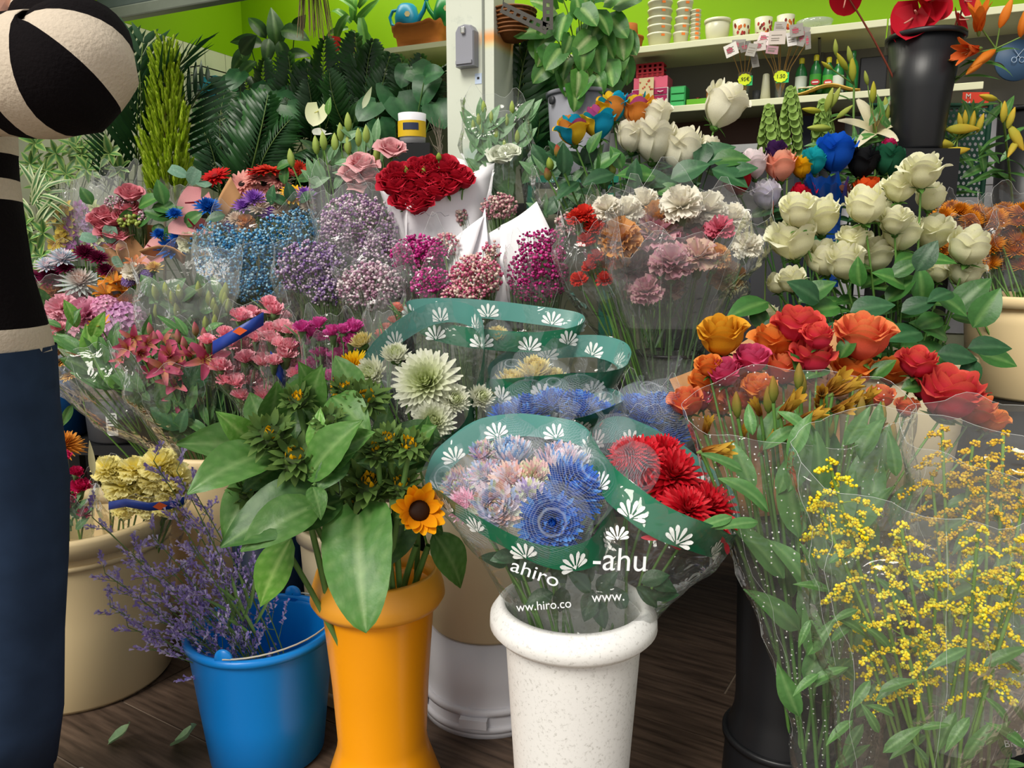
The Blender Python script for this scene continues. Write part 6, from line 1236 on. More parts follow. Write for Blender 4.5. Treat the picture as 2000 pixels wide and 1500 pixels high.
for i, (x, y, L, a) in enumerate([(1500, 590, 95, 200), (1560, 590, 80, 30), (1600, 590, 80, 150), (1560, 625, 70, -30), (1640, 600, 90, 190), (1660, 610, 85, 10), (1730, 590, 70, 40), (1700, 625, 80, 200), (1760, 610, 70, 20), (1800, 590, 75, 100), (1830, 575, 70, -40), (1860, 570, 60, 200), (1860, 610, 95, 45), (1900, 640, 90, 60), (1890, 680, 80, 0), (1910, 690, 75, -20), (1850, 660, 90, 160), (1800, 650, 90, 190), (1760, 650, 80, 170), (1780, 680, 85, -20), (1830, 690, 75, -10), (1720, 660, 80, 220), (1680, 640, 70, -60), (1520, 620, 60, 240), (1740, 540, 60, 30), (1680, 560, 60, 100), (1790, 530, 70, 60), (1770, 560, 80, 160), (1840, 620, 70, 200), (1890, 700, 60, -80), (1470, 600, 60, -60), (1620, 640, 70, -100), (1660, 650, 70, 180), (1590, 610, 60, 90)]):
    fb.leaf((RL+[RLD])[i % 3], x, y, 1.80-.05*(i % 3), L, a, .2)
    if i % 2 == 0: add('stem', stem_mesh(RBB, P(x, y, 1.82), .002, None, '#4f7a38', n=5), fb.t, RBB)
# dyed roses
DB = Vector((.86, 2.25, .65))
for (x, y, d, c, lab) in [(1442, 362, 66, '#b00d1c', 'tall deep red rose with a pointed bloom among the dyed roses'), (1473, 332, 62, '#e2cfd2', 'blush white dyed rose behind the pointed red one'), (1525, 335, 68, '#ef9f86', 'peach dyed rose beside the bells of Ireland'), (1497, 392, 62, '#d9d3ea', 'pale lilac rose below the peach one'), (1515, 305, 46, '#3c1d4f', 'dark purple rose peeking behind the peach one'), (1566, 335, 46, '#e8a80c', 'golden yellow dyed rose beside the turquoise one'), (1590, 325, 56, '#18a3ad', 'turquoise dyed rose beside the bright blue one'), (1632, 315, 82, '#0b4fb8', 'big bright blue dyed rose'), (1682, 330, 66, '#15161a', 'black dyed rose beside the blue one'), (1732, 325, 66, '#1f5c40', 'dark green dyed rose beside the black one'), (1570, 392, 54, '#c0122c', 'crimson rose just above the white roses'), (1605, 408, 50, '#b0186a', 'magenta rose just above the white roses'), (1690, 382, 58, '#e0541c', 'orange rose below the black one'), (1645, 388, 44, '#6d4436', 'dull brown rose beside the orange one'), (1735, 290, 30, '#b81f5a', 'small dark pink bloom above the green rose')]:
    cc = lin(c); hi = '#%02x%02x%02x' % tuple(int(min(255, int(c[i:i+2], 16)*1.15+8)) for i in (1, 3, 5)); rose(lab, 'dyed roses', rose_mesh(c, c, hi, .2, 1.15, int(x) % 4), x, y, 2.18, d*.86, DB, 2, RLD, .25, .8, sc='#3f6634', lyr=(60, 130))
o = thing('blue_sleeve', 'blue glossy film cone under the bright blue rose', 'film', DB); sleeve(o, [(1572, 1655, 352, 2.14), (1600, 1640, 410, 2.17), (1605, 1635, 560, 2.22)], solid('blue_film', '#0c3f8c', .3), 'film_cone', .006, 3)
# rainbow and white roses
WRB = Vector((.40, 2.3, .65))
for i, (x, y, d) in enumerate([(1120, 264, 62), (1170, 250, 66), (1198, 218, 60), (1245, 226, 66)]): rose('multicoloured rainbow rose with blue, yellow and plum petals', 'rainbow roses', rainbow_mesh(i+11), x, y, 2.22, d*.95, WRB, 2, RLD, .15, .9, lyr=(60, 140))
for i, (x, y, d) in enumerate([(1275, 290, 86), (1282, 236, 58), (1232, 278, 62), (1330, 310, 88), (1407, 222, 86), (1382, 296, 44)]): rose('large ivory rose beside the rainbow roses', 'ivory roses beside the rainbow roses', rose_mesh('#ece8c6', '#f0edd6', '#f4f0e0', .25, 1.15, i % 4), x, y, 2.2, d*.92, WRB, 2, RLD, .2, .8, face=(.35, -.3, 1) if i == 4 else None, lyr=(60, 140))
fb = Bunch('rose_foliage', 'dark rose greenery under the rainbow roses', 'foliage', WRB)
for i, (x, y, L, a) in enumerate([(1120, 320, 60, 160), (1160, 330, 60, 30), (1200, 340, 70, 200), (1240, 350, 80, -10), (1280, 345, 80, 180), (1310, 350, 80, 20), (1350, 320, 90, 20), (1390, 315, 75, 0), (1390, 330, 80, -30), (1130, 355, 60, 220), (1180, 370, 70, 100), (1240, 370, 60, 90), (1330, 375, 80, 170), (1150, 300, 50, 60), (1100, 340, 60, 90), (1380, 280, 60, 250), (1280, 375, 60, 0), (1420, 340, 60, 10), (1090, 310, 40, 120), (1215, 330, 50, 120)]): fb.leaf((RLD, RL[0], RLD)[i % 3], x, y, 2.16-.03*(i % 3), L, a, .2); add('stem', stem_mesh(WRB, P(x, y, 2.18), .002, None, '#3f6a34', n=5), fb.t, WRB) if i % 2 else None
for (x, y, c) in ((1075, 325, '#9fb24a'), (1100, 330, '#b8c25a'), (1090, 300, '#a8262c'), (1195, 335, '#c3cc6a'), (1070, 345, '#8f3a3a')): fb.bloom(bud_mesh('#7f9a3a', c, .3), x, y, 2.14, 26, .1, 1., 'bud')
# orange and coral roses
ORB = Vector((BV.x+.02, BV.y+.05, .2)); cols = {'y': ('#c97d10', '#dd9a1e', '#e6ab30'), 'r': ('#c4203e', '#dc3350', '#e8664e'), 'o': ('#dd5f1c', '#ea7a2c', '#ef9a4a'), 'c': ('#dc4a40', '#ec664c', '#f0985c'), 'p': ('#e8a070', '#eeb48c', '#f0c4a0'), 'm': ('#c0285a', '#d8406c', '#e0608a')}
onm = {'y': 'amber-yellow', 'r': 'crimson-pink', 'o': 'bright orange', 'c': 'coral', 'p': 'pale peach', 'm': 'magenta-pink'}
def obouquet(lab, lst, base, Yf, face=None):
    b = Bunch('rose_bouquet', lab, 'bouquet', base)
    for i, (x, y, d, k) in enumerate(lst): b.bloom(rose_mesh(*cols[k], .35+.4*((i*3) % 3)/2, .95, i % 5), x, y, Yf+.05*((i*7) % 3-1)-(y-700)*.0006, d*.95, .35, .5, 'bloom', lab=onm[k]+' rose')
    return b
b = obouquet('orange and crimson roses wrapped in brown kraft paper', [(1410, 667, 92, 'y'), (1558, 645, 86, 'r'), (1515, 674, 82, 'o'), (1597, 664, 60, 'r'), (1585, 707, 80, 'r'), (1530, 726, 78, 'c'), (1470, 708, 66, 'm'), (1452, 742, 72, 'o'), (1378, 752, 64, 'o'), (1415, 735, 64, 'm'), (1342, 792, 66, 'c'), (1408, 788, 70, 'o'), (1482, 764, 62, 'o'), (1440, 785, 55, 'c'), (1370, 785, 50, 'm'), (1385, 720, 50, 'o')], ORB, 1.48)
p0 = wloc(b.t)
sheet(b.t, 'kraft_paper', [P(1308, 740, 1.56), P(1480, 650, 1.66), P(1560, 1000, 1.5), P(1430, 1000, 1.44)], 'kraft', curve=.05, seed=2); sheet(b.t, 'kraft_paper', [P(1455, 690, 1.62), P(1640, 640, 1.66), P(1640, 900, 1.52), P(1500, 900, 1.5)], 'kraft', curve=.04, seed=4)
b = obouquet('coral and crimson roses beyond the dotted alstroemeria wrap', [(1682, 672, 108, 'c'), (1665, 732, 80, 'o'), (1740, 732, 62, 'o'), (1790, 716, 70, 'r'), (1598, 757, 58, 'p'), (1640, 765, 52, 'p'), (1850, 782, 118, 'r'), (1900, 806, 72, 'c'), (1932, 826, 60, 'o'), (1720, 780, 50, 'c'), (1770, 800, 44, 'c'), (1800, 765, 44, 'm')], ORB+Vector((.06, .03, 0)), 1.52)
for i, (x, y, a) in enumerate(((1640, 700, 60), (1700, 740, 40), (1570, 740, 120), (1760, 760, 10), (1810, 800, -30), (1500, 720, 150), (1620, 720, 200))): b.leaf(RL[i % 2], x, y, 1.46, 60, a, .2)
# ------------------------------------------------------------------ alstroemeria with closed buds in the dotted wrap
AB = Vector((BV.x+.03, BV.y-.06, .1)); b = Bunch('alstroemeria_bouquet', 'green and yellow budded alstroemerias in dotted clear film', 'bouquet', AB, None, '#5d8a42', .0035)
AL = [leaf_mesh('#41703a', '#5b8a4a', .17, 'leaf', .2, d, 8, '#7fa566', 'leaf', None, i, .03) for i, d in enumerate((.7, 1.2, .3))]
AT = [trumpet_mesh('#9a5428', '#cfa83c', .06, .13, '#7d3a20', i, True, .8) for i in range(3)]; ABD = bud_mesh('#6f8a3a', '#a8823c', .17)
rd = random.Random(33)
for i, (x, y, d) in enumerate([(1540, 795, 95), (1555, 835, 100), (1500, 870, 80), (1395, 880, 85), (1410, 900, 60), (1450, 850, 50), (1630, 750, 90), (1650, 760, 80), (1600, 790, 70), (1640, 800, 80), (1690, 780, 70), (1380, 835, 60), (1580, 815, 80), (1700, 840, 70), (1480, 800, 60), (1605, 770, 70), (1660, 785, 75)]): b.bloom(AT[i % 3], x, y, 1.24+.05*((i*5) % 3-1), d, .1, .2, 'flower', face=(rd.uniform(-.6, .8), -.5, rd.uniform(.1, .8)))
for i, (x, y) in enumerate([(1510, 770), (1565, 760), (1695, 800), (1560, 745), (1720, 820), (1600, 830), (1670, 850), (1740, 860), (1545, 880), (1440, 800), (1680, 810), (1500, 790), (1620, 840)]): b.bloom(ABD, x, y, 1.22+.04*(i % 3), 55, .1, 1., 'bud')
for i, (x, y, L, a) in enumerate([(1470, 960, 110, 110), (1540, 960, 150, 70), (1600, 980, 140, 95), (1660, 960, 130, 60), (1700, 1000, 130, 80), (1480, 1020, 90, 190), (1560, 1050, 170, 100), (1500, 1000, 120, 130), (1620, 1060, 150, 70), (1530, 1130, 170, 130), (1590, 1180, 160, 110), (1650, 1050, 140, 50), (1560, 1230, 140, 140), (1590, 1290, 130, 95), (1540, 900, 110, 60), (1600, 900, 110, 110), (1680, 900, 120, 70), (1450, 920, 90, 160), (1720, 930, 110, 80), (1570, 1330, 120, 60), (1560, 1400, 120, 110), (1640, 1140, 120, 80), (1700, 1090, 130, 95), (1430, 1010, 80, 200), (1490, 880, 90, 40), (1580, 850, 80, 130), (1650, 870, 90, 60), (1710, 860, 80, 90), (1470, 850, 70, 100), (1750, 930, 90, 100), (1740, 1030, 110, 70)]): b.leaf(AL[i % 3], x, y, 1.2-.04*(i % 3), L, a, rd.uniform(-.1, .3))
for k in range(20): yy = 880+420*rd.random(); b.leaf(AL[k % 3], 1490+(yy-880)*.2+150*rd.random(), yy, 1.2+.06*rd.random(), rd.uniform(90, 140), rd.uniform(65, 115), .1)
for k in range(5): x = 1490+42*k; add('stem', stem_mesh(P(1575+22*k, 1520, 1.22), P(x, 850, 1.24), .0035, None, '#4f7a3a'), b.t, P(1575+22*k, 1520, 1.22))
sleeve(b.t, [(1338, 1778, 790, 1.25, .45, 12), (1372, 1778, 940, 1.24, .45), (1430, 1755, 1090, 1.22, .45), (1500, 1740, 1260, 1.2, .5), (1545, 1720, 1420, 1.2, .5), (1550, 1700, 1560, 1.2, .5)], 'film_dots', seed=5, crumple=.01, tilt=.25, wav=.006)
# ------------------------------------------------------------------ goldenrod
GL = [leaf_mesh('#3f6a34', '#577f44', .13, 'leaf', .2, .8, 7, '#7fa566', 'leaf', None, i) for i in range(2)]
def goldenrod(lab, base, stems, Yf, lev, seed, m='film', col=('#f0d418', '#f8e436', '#e2c210', '#d8d648'), rb=.0023, dens=1.0):
    b = Bunch('goldenrod_bouquet', lab, 'bouquet', base); rd = random.Random(seed); fl = MB(); bn = MB(); o = V3(base); cs = [lin(c) for c in col]; gs = lin('#7d9a3c')
    for (x, y, reach) in stems:
        Yq = Yf+rd.uniform(-.07, .05); top = V3(P(x, y, Yq)); bt_ = V3(base)+V3((rd.uniform(-.04, .04), rd.uniform(-.04, .04), 0)); add('stem', stem_mesh(bt_, top, .003, None, '#6d9445'), b.t, Vector(bt_)); k = S(y, Yq)
        ax = nrm(top-bt_)
        for q in range(10):
            t = q/9; p0 = top-ax*(reach*k*t); a = q*GA+rd.random(); L = reach*k*(.12+.55*t)*rd.uniform(.7, 1.2); d = V3((math.cos(a), math.sin(a)*.8, .55)); pts = []
            for s in range(6):
                f = s/5; pts.append(p0+d*(L*f)-V3((0, 0, 1))*(L*.75*f*f))
            tube(bn, [z_-o for z_ in pts], .001, .0006, gs, 3)
            for s in range(int((16+L*480)*dens)):
                f = rd.random()**.7; i0 = min(4, int(f*5)); p = pts[i0]+(pts[i0+1]-pts[i0])*(f*5-i0); ball(fl, p+V3((rd.uniform(-1, 1), rd.uniform(-1, 1), rd.uniform(-.2, 1.4)))*.0042-o, rb*rd.uniform(.6, 1.25), np.clip(cs[rd.randrange(len(cs))]*rd.uniform(.85, 1.1), 0, 1))
        for q in range(4): b.leaf(GL[q % 2], x+rd.uniform(-25, 25), y+reach*1.05+q*70+rd.uniform(0, 40), Yq, rd.uniform(60, 100), rd.choice((rd.uniform(10, 70), rd.uniform(110, 170), rd.uniform(190, 240))), .2)
    w = add('blossom_plumes', fl.mesh('blossom_plumes', M['bead']), b.t, Vector(o)); w['kind'] = 'stuff'; w['label'] = 'yellow plumes of tiny blossoms'; w = add('fine_branches', bn.mesh('fine_branches', M['stem']), b.t, Vector(o)); w['kind'] = 'stuff'
    sleeve(b.t, lev, m, seed=seed, crumple=.012, tilt=.3, ratio=.5, wav=.006); return b
goldenrod('yellow goldenrod bunch in clear film before the dotted wrap', Vector((GV.x-.02, GV.y-.0, .03)), [(1620, 905, 170), (1680, 1010, 150), (1760, 1030, 140), (1650, 1090, 160), (1830, 1110, 170), (1910, 1040, 180), (1980, 1110, 190), (1740, 1150, 170), (1890, 1180, 190), (1960, 1230, 170), (1800, 1250, 150), (1690, 1260, 130), (2020, 1040, 180), (1600, 990, 120)], 1.0, [(1558, 2090, 905, 1.02, .42, -25), (1570, 2090, 1060, 1.0, .42), (1605, 2040, 1280, .98, .45), (1640, 1960, 1480, .98, .45), (1670, 1900, 1600, 1.0, .45)], 11)
goldenrod('deep yellow goldenrod bunch in hazy film behind the front one', Vector((GV.x+.02, GV.y+.03, .03)), [(1840, 840, 120), (1900, 870, 140), (1960, 850, 150), (1820, 930, 150), (1890, 960, 150), (1970, 930, 150), (1850, 1010, 140), (2020, 880, 150), (1930, 900, 140), (2000, 980, 140), (1400, 645, 1)][:10], 1.16, [(1765, 2140, 850, 1.16, .42, -15), (1770, 2120, 1000, 1.16, .42), (1790, 2080, 1200, 1.12, .45), (1800, 2000, 1450, 1.05, .5)], 12, 'film_hazy', ('#e6bc10', '#d8a80c', '#f0cc24'))
p = P(1985, 1455, .905); R = Matrix.Rotation(-.3, 3, 'Z') @ Matrix.Rotation(math.radians(80), 3, 'X') @ Matrix.Rotation(.25, 3, 'Z')
for v in [o_ for o_ in COL.objects if o_.get('label') == 'black flower vase with white print under the goldenrod']: text(v, 'BKEC', P(1986, 1452, .955), R, .013, 'print_white', 'lettering')
# ------------------------------------------------------------------ carnations in the big clear wrap
CVB = Vector((cv.x, 2.0, .47)); b = Bunch('carnation_bouquet', 'mixed white, apricot and purple carnations in a big clear wrap', 'bouquet', CVB, None, '#6d8a62', .003)
CW = [carnation_mesh('#e6dfcc', '#f2eee2', 46, i) for i in range(2)]; CO = [carnation_mesh('#c98a52', '#dca46a', 46, i) for i in range(2)]; CP = [carnation_mesh('#a8356f', '#d8a0b0', 46, i+3, edge='#e2c6bc') for i in range(3)]; CPL = carnation_mesh('#c9a08e', '#dcc2a8', 40, 8, edge='#b06a86'); CR = [carnation_mesh('#c0231f', '#dd4030', 34, i) for i in range(2)]; CK = carnation_mesh('#c9506a', '#d8788a', 34, 5)
for i, (x, y, d, m_) in enumerate([(1185, 408, 60, CW[0]), (1222, 415, 70, CW[1]), (1258, 396, 66, CW[0]), (1330, 398, 84, CW[1]), (1382, 408, 78, CW[0]), (1430, 425, 66, CW[1]), (1210, 465, 88, CO[0]), (1288, 428, 84, CO[1]), (1418, 538, 70, CO[0]), (1398, 500, 56, CO[1]), (1285, 455, 96, CP[0]), (1240, 520, 88, CP[1]), (1312, 508, 82, CP[2]), (1262, 566, 66, CP[0]), (1308, 560, 52, CPL), (1365, 498, 78, CPL), (1300, 475, 60, CPL), (1250, 490, 60, CPL), (1405, 445, 56, CK), (1370, 470, 60, CK), (1345, 440, 60, CW[0]), (1460, 480, 60, CW[1]), (1200, 500, 60, CO[1])]): b.bloom(m_, x, y, 1.86+.05*((i*7) % 3)-(y-400)*.0004, d*1.05, .4, .3, 'carnation')
for i in range(18): b.leaf(leaf_mesh('#4f6f50', '#6a8a66', .035, 'strap', .2, .6), 1230+130*rd.random(), 600+90*rd.random(), 1.9, 70, rd.uniform(60, 120), 0.)
sleeve(b.t, [(1150, 1510, 400, 1.88, .5), (1150, 1500, 480, 1.88, .5), (1180, 1440, 590, 1.92, .5), (1225, 1375, 680, 1.96, .7), (1235, 1370, 760, 1.98, .8)], 'film', seed=6, crumple=.016, wav=.03); sleeve(b.t, [(1180, 1470, 420, 1.80, .3), (1190, 1440, 520, 1.82, .3), (1225, 1390, 640, 1.86, .4)], 'film_hazy', seed=16, crumple=.014, wav=.03)
b = Bunch('carnation_bouquet', 'scarlet spray carnations in crinkled clear film beside the magenta baby\'s breath', 'bouquet', CVB+Vector((-.03, -.03, 0)))
for i, (x, y, d) in enumerate([(1140, 418, 46), (1125, 425, 40), (1155, 440, 34), (1145, 468, 38), (1165, 500, 34), (1130, 545, 36), (1165, 445, 40), (1180, 545, 36), (1150, 520, 30)]): b.bloom(CR[i % 2], x, y, 1.84, d, .3, .5, 'carnation')
sleeve(b.t, [(1090, 1210, 420, 1.84, .5), (1105, 1215, 520, 1.84, .5), (1150, 1240, 630, 1.88, .6), (1215, 1290, 720, 1.95, .7)], 'film', seed=7, crumple=.016)
# ------------------------------------------------------------------ baby's breath
def gyp(lab, blobs, cols, base, lev=None, seed=0, m='film', r=.0042, extra=None):
    b = Bunch('gypsophila_bouquet', lab, 'bouquet', base); cloud(b.t, blobs, cols, r, seed, base, nbr=70)
    for i in range(5): add('stem', stem_mesh(Vector(base)+Vector((.01*i-.02, 0, 0)), P(blobs[i % len(blobs)][0], blobs[i % len(blobs)][1]+20, blobs[0][2]+.02), .0022, None, '#6d8a4a'), b.t, Vector(base)+Vector((.01*i-.02, 0, 0)))
    if lev: sleeve(b.t, lev, m, seed=seed, crumple=.014, wav=.025)
    return b
BL = ['#3f88b8', '#6aa9cf', '#8fc0dc', '#2f6fa0', '#a9d0e2']; PU = ['#9a7cb0', '#b49ac4', '#7d5f9a', '#cbb6cf', '#d9c9d6']; LI = ['#b48fb4', '#c9a9c4', '#9a78a8', '#dcc6d4', '#e6d8de']; PA = ['#d8bcc6', '#e6d4d8', '#c49ab4', '#efe6e6', '#a97f94']; MG = ['#c01f86', '#d83f9c', '#9a1568', '#e06ab0', '#b8307c']; PK = ['#d06a8c', '#e09aa8', '#c04a74', '#e6bcb4', '#e8cfc2']; MD_ = ['#9a1560', '#b8257a', '#7d1050', '#cf4a94']
gyp('sky blue baby\'s breath with a blue ribbon in clear film', [(470, 510, 2.22, 85, 65, 900), (560, 460, 2.26, 60, 50, 420), (505, 560, 2.18, 60, 35, 350)], BL, (-.70, 2.35, .45), [(385, 640, 440, 2.2, .45), (400, 600, 560, 2.2, .45), (430, 560, 660, 2.25, .5), (470, 520, 760, 2.3, .6)], 21)
gyp('faint blue baby\'s breath veiled behind hazy film', [(430, 480, 2.32, 60, 50, 350), (420, 530, 2.28, 35, 40, 160), (590, 440, 2.34, 40, 35, 160)], BL, (-.78, 2.42, .45), [(380, 480, 470, 2.26, .4), (385, 470, 560, 2.26, .4), (400, 450, 680, 2.3, .5)], 22, 'film_hazy')
gyp('violet baby\'s breath wrapped beside the blue bunch', [(610, 525, 2.12, 72, 58, 800), (640, 570, 2.08, 40, 32, 300)], PU, (-.47, 2.02, .45), [(530, 690, 480, 2.1, .4), (545, 680, 570, 2.1, .4), (570, 660, 650, 2.08, .5), (600, 650, 750, 2.04, .6)], 23)
gyp('tall lilac baby\'s breath towering beside the red rose wrap', [(700, 445, 2.22, 78, 68, 1100), (740, 500, 2.18, 55, 45, 450), (660, 470, 2.2, 40, 40, 250), (800, 455, 2.28, 45, 20, 160)], LI, (-.42, 2.22, .65), [(610, 800, 385, 2.2, .45), (620, 800, 480, 2.2, .45), (640, 780, 570, 2.2, .5), (680, 760, 660, 2.2, .6)], 24)
gyp('pale whitish pink baby\'s breath above the magenta spray carnations', [(725, 560, 2.02, 68, 50, 800)], PA, (-.36, 2.0, .45), [(650, 800, 510, 2.02, .4), (665, 795, 590, 2.0, .4), (690, 770, 680, 2.0, .6)], 25)
gyp('hot pink baby\'s breath below the red roses', [(820, 500, 2.06, 58, 42, 700), (845, 555, 2.0, 45, 32, 380)], MG, (-.24, 2.0, .45), [(765, 900, 470, 2.02, .4), (785, 895, 560, 2.0, .4), (800, 880, 650, 2.0, .6)], 26)
b = gyp('rose pink baby\'s breath in a white paper cone', [(930, 540, 1.98, 52, 45, 650), (905, 575, 1.95, 45, 22, 250), (870, 480, 2.08, 30, 25, 150), (960, 490, 2.05, 20, 20, 60)], PK, (-.1, 1.98, .45), None, 27)
sheet(b.t, 'paper_wrap', [P(905, 500, 2.1), P(948, 405, 2.12), P(958, 560, 2.04), P(900, 600, 2.0)], 'paper', curve=.01, seed=1); sheet(b.t, 'paper_wrap', [P(872, 475, 2.1), P(945, 420, 2.11), P(905, 560, 2.04), P(870, 560, 2.02)], 'paper', seed=3); sheet(b.t, 'paper_wrap', [P(890, 555, 2.12), P(950, 450, 2.13), P(992, 560, 2.02), P(985, 620, 2.0)], 'paper', curve=.02, seed=5)
b = gyp('dark magenta baby\'s breath in a white paper cone', [(1050, 535, 1.99, 60, 62, 800), (1060, 470, 2.05, 50, 25, 150), (1090, 520, 2.0, 20, 40, 120)], MD_, (.06, 2.0, .45), None, 28)
sheet(b.t, 'paper_wrap', [P(978, 440, 2.14), P(1048, 393, 2.16), P(1085, 470, 2.12), P(975, 590, 2.05)], 'paper', curve=.015, seed=2); sheet(b.t, 'paper_wrap', [P(955, 455, 2.18), P(1040, 405, 2.2), P(1000, 560, 2.1), P(975, 560, 2.1)], 'paper', seed=7)
sleeve(b.t, [(985, 1120, 480, 1.98, .4), (990, 1115, 560, 1.97, .4), (1000, 1090, 640, 1.97, .5)], 'film', seed=28, crumple=.01)
gyp('faded blush baby\'s breath behind the white paper cones', [(975, 405, 2.2, 36, 28, 320), (900, 425, 2.22, 14, 20, 60), (1105, 440, 2.12, 25, 25, 80)], ['#c98f96', '#dcb4b0', '#b06f80', '#e0cdc0'], (0, 2.25, .65), None, 29)
# ------------------------------------------------------------------ red roses in white paper
b = Bunch('rose_bouquet', 'two dozen red roses in a folded white paper wrap', 'bouquet', Vector((-.22, 2.3, .65))); RR = [rose_mesh('#8e0a1c', '#b8122c', '#c9283e', .5, .8, i) for i in range(4)]
for i, (x, y, d) in enumerate([(772, 365, 48), (800, 378, 46), (780, 340, 44), (805, 345, 44), (812, 402, 50), (790, 395, 44), (835, 335, 44), (850, 375, 48), (828, 385, 46), (845, 350, 44), (868, 330, 48), (882, 342, 40), (875, 365, 46), (893, 345, 44), (860, 358, 44), (825, 360, 44), (760, 350, 36), (838, 318, 30), (798, 365, 40), (905, 355, 36), (815, 325, 34)]): b.bloom(RR[i % 4], x, y, 2.22-(y-340)*.001, d*1.1, .45, .3, 'bloom')
for (x, y) in ((793, 335), (828, 336), (857, 309)): b.bloom(bud_mesh('#6f8a3a', '#9fb24a', .35), x, y, 2.2, 16, .2, .8, 'green_bud')
for sd_, q in enumerate(([P(740, 340, 2.3), P(880, 305, 2.38), P(880, 480, 2.3), P(790, 520, 2.24)], [P(880, 305, 2.38), P(966, 318, 2.34), P(950, 470, 2.26), P(870, 500, 2.26)], [P(795, 405, 2.12), P(966, 318, 2.28), P(930, 480, 2.2), P(790, 500, 2.14)], [P(735, 350, 2.26), P(796, 405, 2.12), P(792, 500, 2.14), P(790, 510, 2.22)])): sheet(b.t, 'paper_wrap', q, 'paper', curve=.012, seed=sd_)
# small printed scroll on the paper
mb = MB(); pts = [P(805+8*i, 418+5*math.sin(i*1.7), 2.085+.0065*i) for i in range(10)]; o_ = wloc(b.t); tube(mb, [tuple(q-o_) for q in pts], .0008, .0008, lin('#8a8890'), 4); add('printed_scroll', mb.mesh('printed_scroll', M['plain']), b.t, o_)
# ------------------------------------------------------------------ spray carnations
SC = [carnation_mesh('#f26e92', '#ffb8c6', 18, i, 1.15, True, '#ffd2d8') for i in range(3)]; SM = [carnation_mesh('#d02f98', '#e86cb8', 16, i, 1.3, True) for i in range(3)]
def spray(lab, lst, ms, base, Y, ds, lev, seed, m='film'):
    b = Bunch('carnation_bouquet', lab, 'bouquet', base, None, '#6d8f5c', .002); r = random.Random(seed)
    for i, (x, y) in enumerate(lst): b.bloom(ms[i % len(ms)], x, y, Y+r.uniform(-.05, .05), ds*r.uniform(.85, 1.25), .35, .5, 'carnation')
    for i in range(14): x, y = lst[r.randrange(len(lst))]; b.leaf(leaf_mesh('#5a7f50', '#74966a', .04, 'strap', .2, .5), x, y+25, Y, 50, r.uniform(40, 140), .1)
    for j, l in enumerate(lev): sleeve(b.t, l, m, seed=seed+j, crumple=.008)
    return b
spb = CB2+Vector((.06, -.02, .15))
pk = [(440, 650), (470, 618), (490, 612), (525, 592), (545, 615), (460, 685), (480, 672), (500, 660), (515, 680), (455, 720), (430, 715), (480, 700), (500, 690), (425, 698), (440, 740), (460, 745), (490, 742), (470, 772), (512, 755), (515, 770), (475, 655), (525, 645), (450, 670), (495, 640), (405, 665), (535, 605)]
b = spray('pink spray carnations in film with a blue ribbon, beside the alstroemerias', pk, SC, spb, 1.98, 46, [[(405, 570, 615, 1.98, .35, 25), (425, 575, 720, 1.96, .35, 25), (470, 600, 810, 1.96, .4), (510, 600, 880, 1.98, .5)]], 41)
M['ribbon'] = solid('blue_ribbon', '#1f3f9a', .4); M['ribbon_o'] = solid('orange_print', '#e8622c', .5)
def ribbon(bq, pts, w, mats='ribbon', mark=None):
    o_ = V3(wloc(bq.t)); mb = MB(); n = len(pts); vs_ = []
    for (x, y, Y) in pts:
        for s in (-1, 0, 1): vs_.append(V3(P(x, y+s*w/2, Y))-o_)
    mb.add(vs_, grid(n-1, 2), CLEAR); r = add('ribbon', mb.mesh('ribbon', M[mats]), bq.t, Vector(o_)); r['label'] = 'blue printed ribbon'; r.modifiers.new('th', 'SOLIDIFY').thickness = .001
    if mark:
        mk = MB(); q = P(*mark); k = S(mark[1], mark[2])*14; mk.add([(-k, 0, 0), (0, -.0, k*.7), (k*1.1, 0, .2*k), (0, 0, -k*.5)], [(0, 1, 2, 3)], CLEAR); e = add('orange_leaf_print', mk.mesh('orange_leaf_print', M['ribbon_o'], False), None); e.parent = r; e.location = q-Vector(o_)+TOCAM(q)*.004
ribbon(b, [(415, 680, 1.90), (450, 660, 1.88), (485, 640, 1.88), (515, 622, 1.9)], 26, mark=(468, 648, 1.875)); ribbon(b, [(528, 700, 1.9), (545, 725, 1.89), (558, 745, 1.9)], 30)
spray('paler pink spray carnations in the neighbouring film sleeve', [(530, 660), (550, 655), (565, 645), (545, 670), (565, 675), (540, 690), (580, 715), (550, 700), (560, 690), (590, 720), (575, 730), (600, 745), (552, 640), (535, 705), (515, 705), (585, 650)], [carnation_mesh('#f084a0', '#ffc4cc', 18, i+6, 1.15, True, '#ffdce0') for i in range(2)], spb+Vector((.06, -.05, 0)), 1.93, 46, [[(505, 615, 640, 1.93, .35), (515, 625, 720, 1.92, .35), (545, 630, 820, 1.92, .4)]], 44)
spray('magenta spray carnations with blue ribbon beside the pink ones', [(590, 640), (622, 632), (625, 660), (650, 648), (670, 645), (690, 640), (612, 650), (600, 665), (655, 665), (625, 690), (640, 700), (660, 695), (615, 710), (635, 720), (650, 715), (685, 665), (640, 735), (620, 745), (600, 720), (670, 685), (655, 740)], SM, CB3+Vector((-.05, .03, .1)), 1.86, 46, [[(580, 700, 630, 1.86, .35), (590, 700, 720, 1.84, .35), (620, 700, 800, 1.82, .4)]], 47)
spray('salmon spray carnations tucked behind the white chrysanthemum sleeve', [(790, 605), (770, 625), (775, 600), (755, 640), (745, 655)], [carnation_mesh('#e0705c', '#ee9a84', 18, 3, 1.15, True)], CB3+Vector((.02, .06, .1)), 1.84, 34, [[(720, 800, 600, 1.84, .3), (715, 790, 660, 1.83, .35), (700, 770, 760, 1.8, .4)]], 48, 'film_hazy')
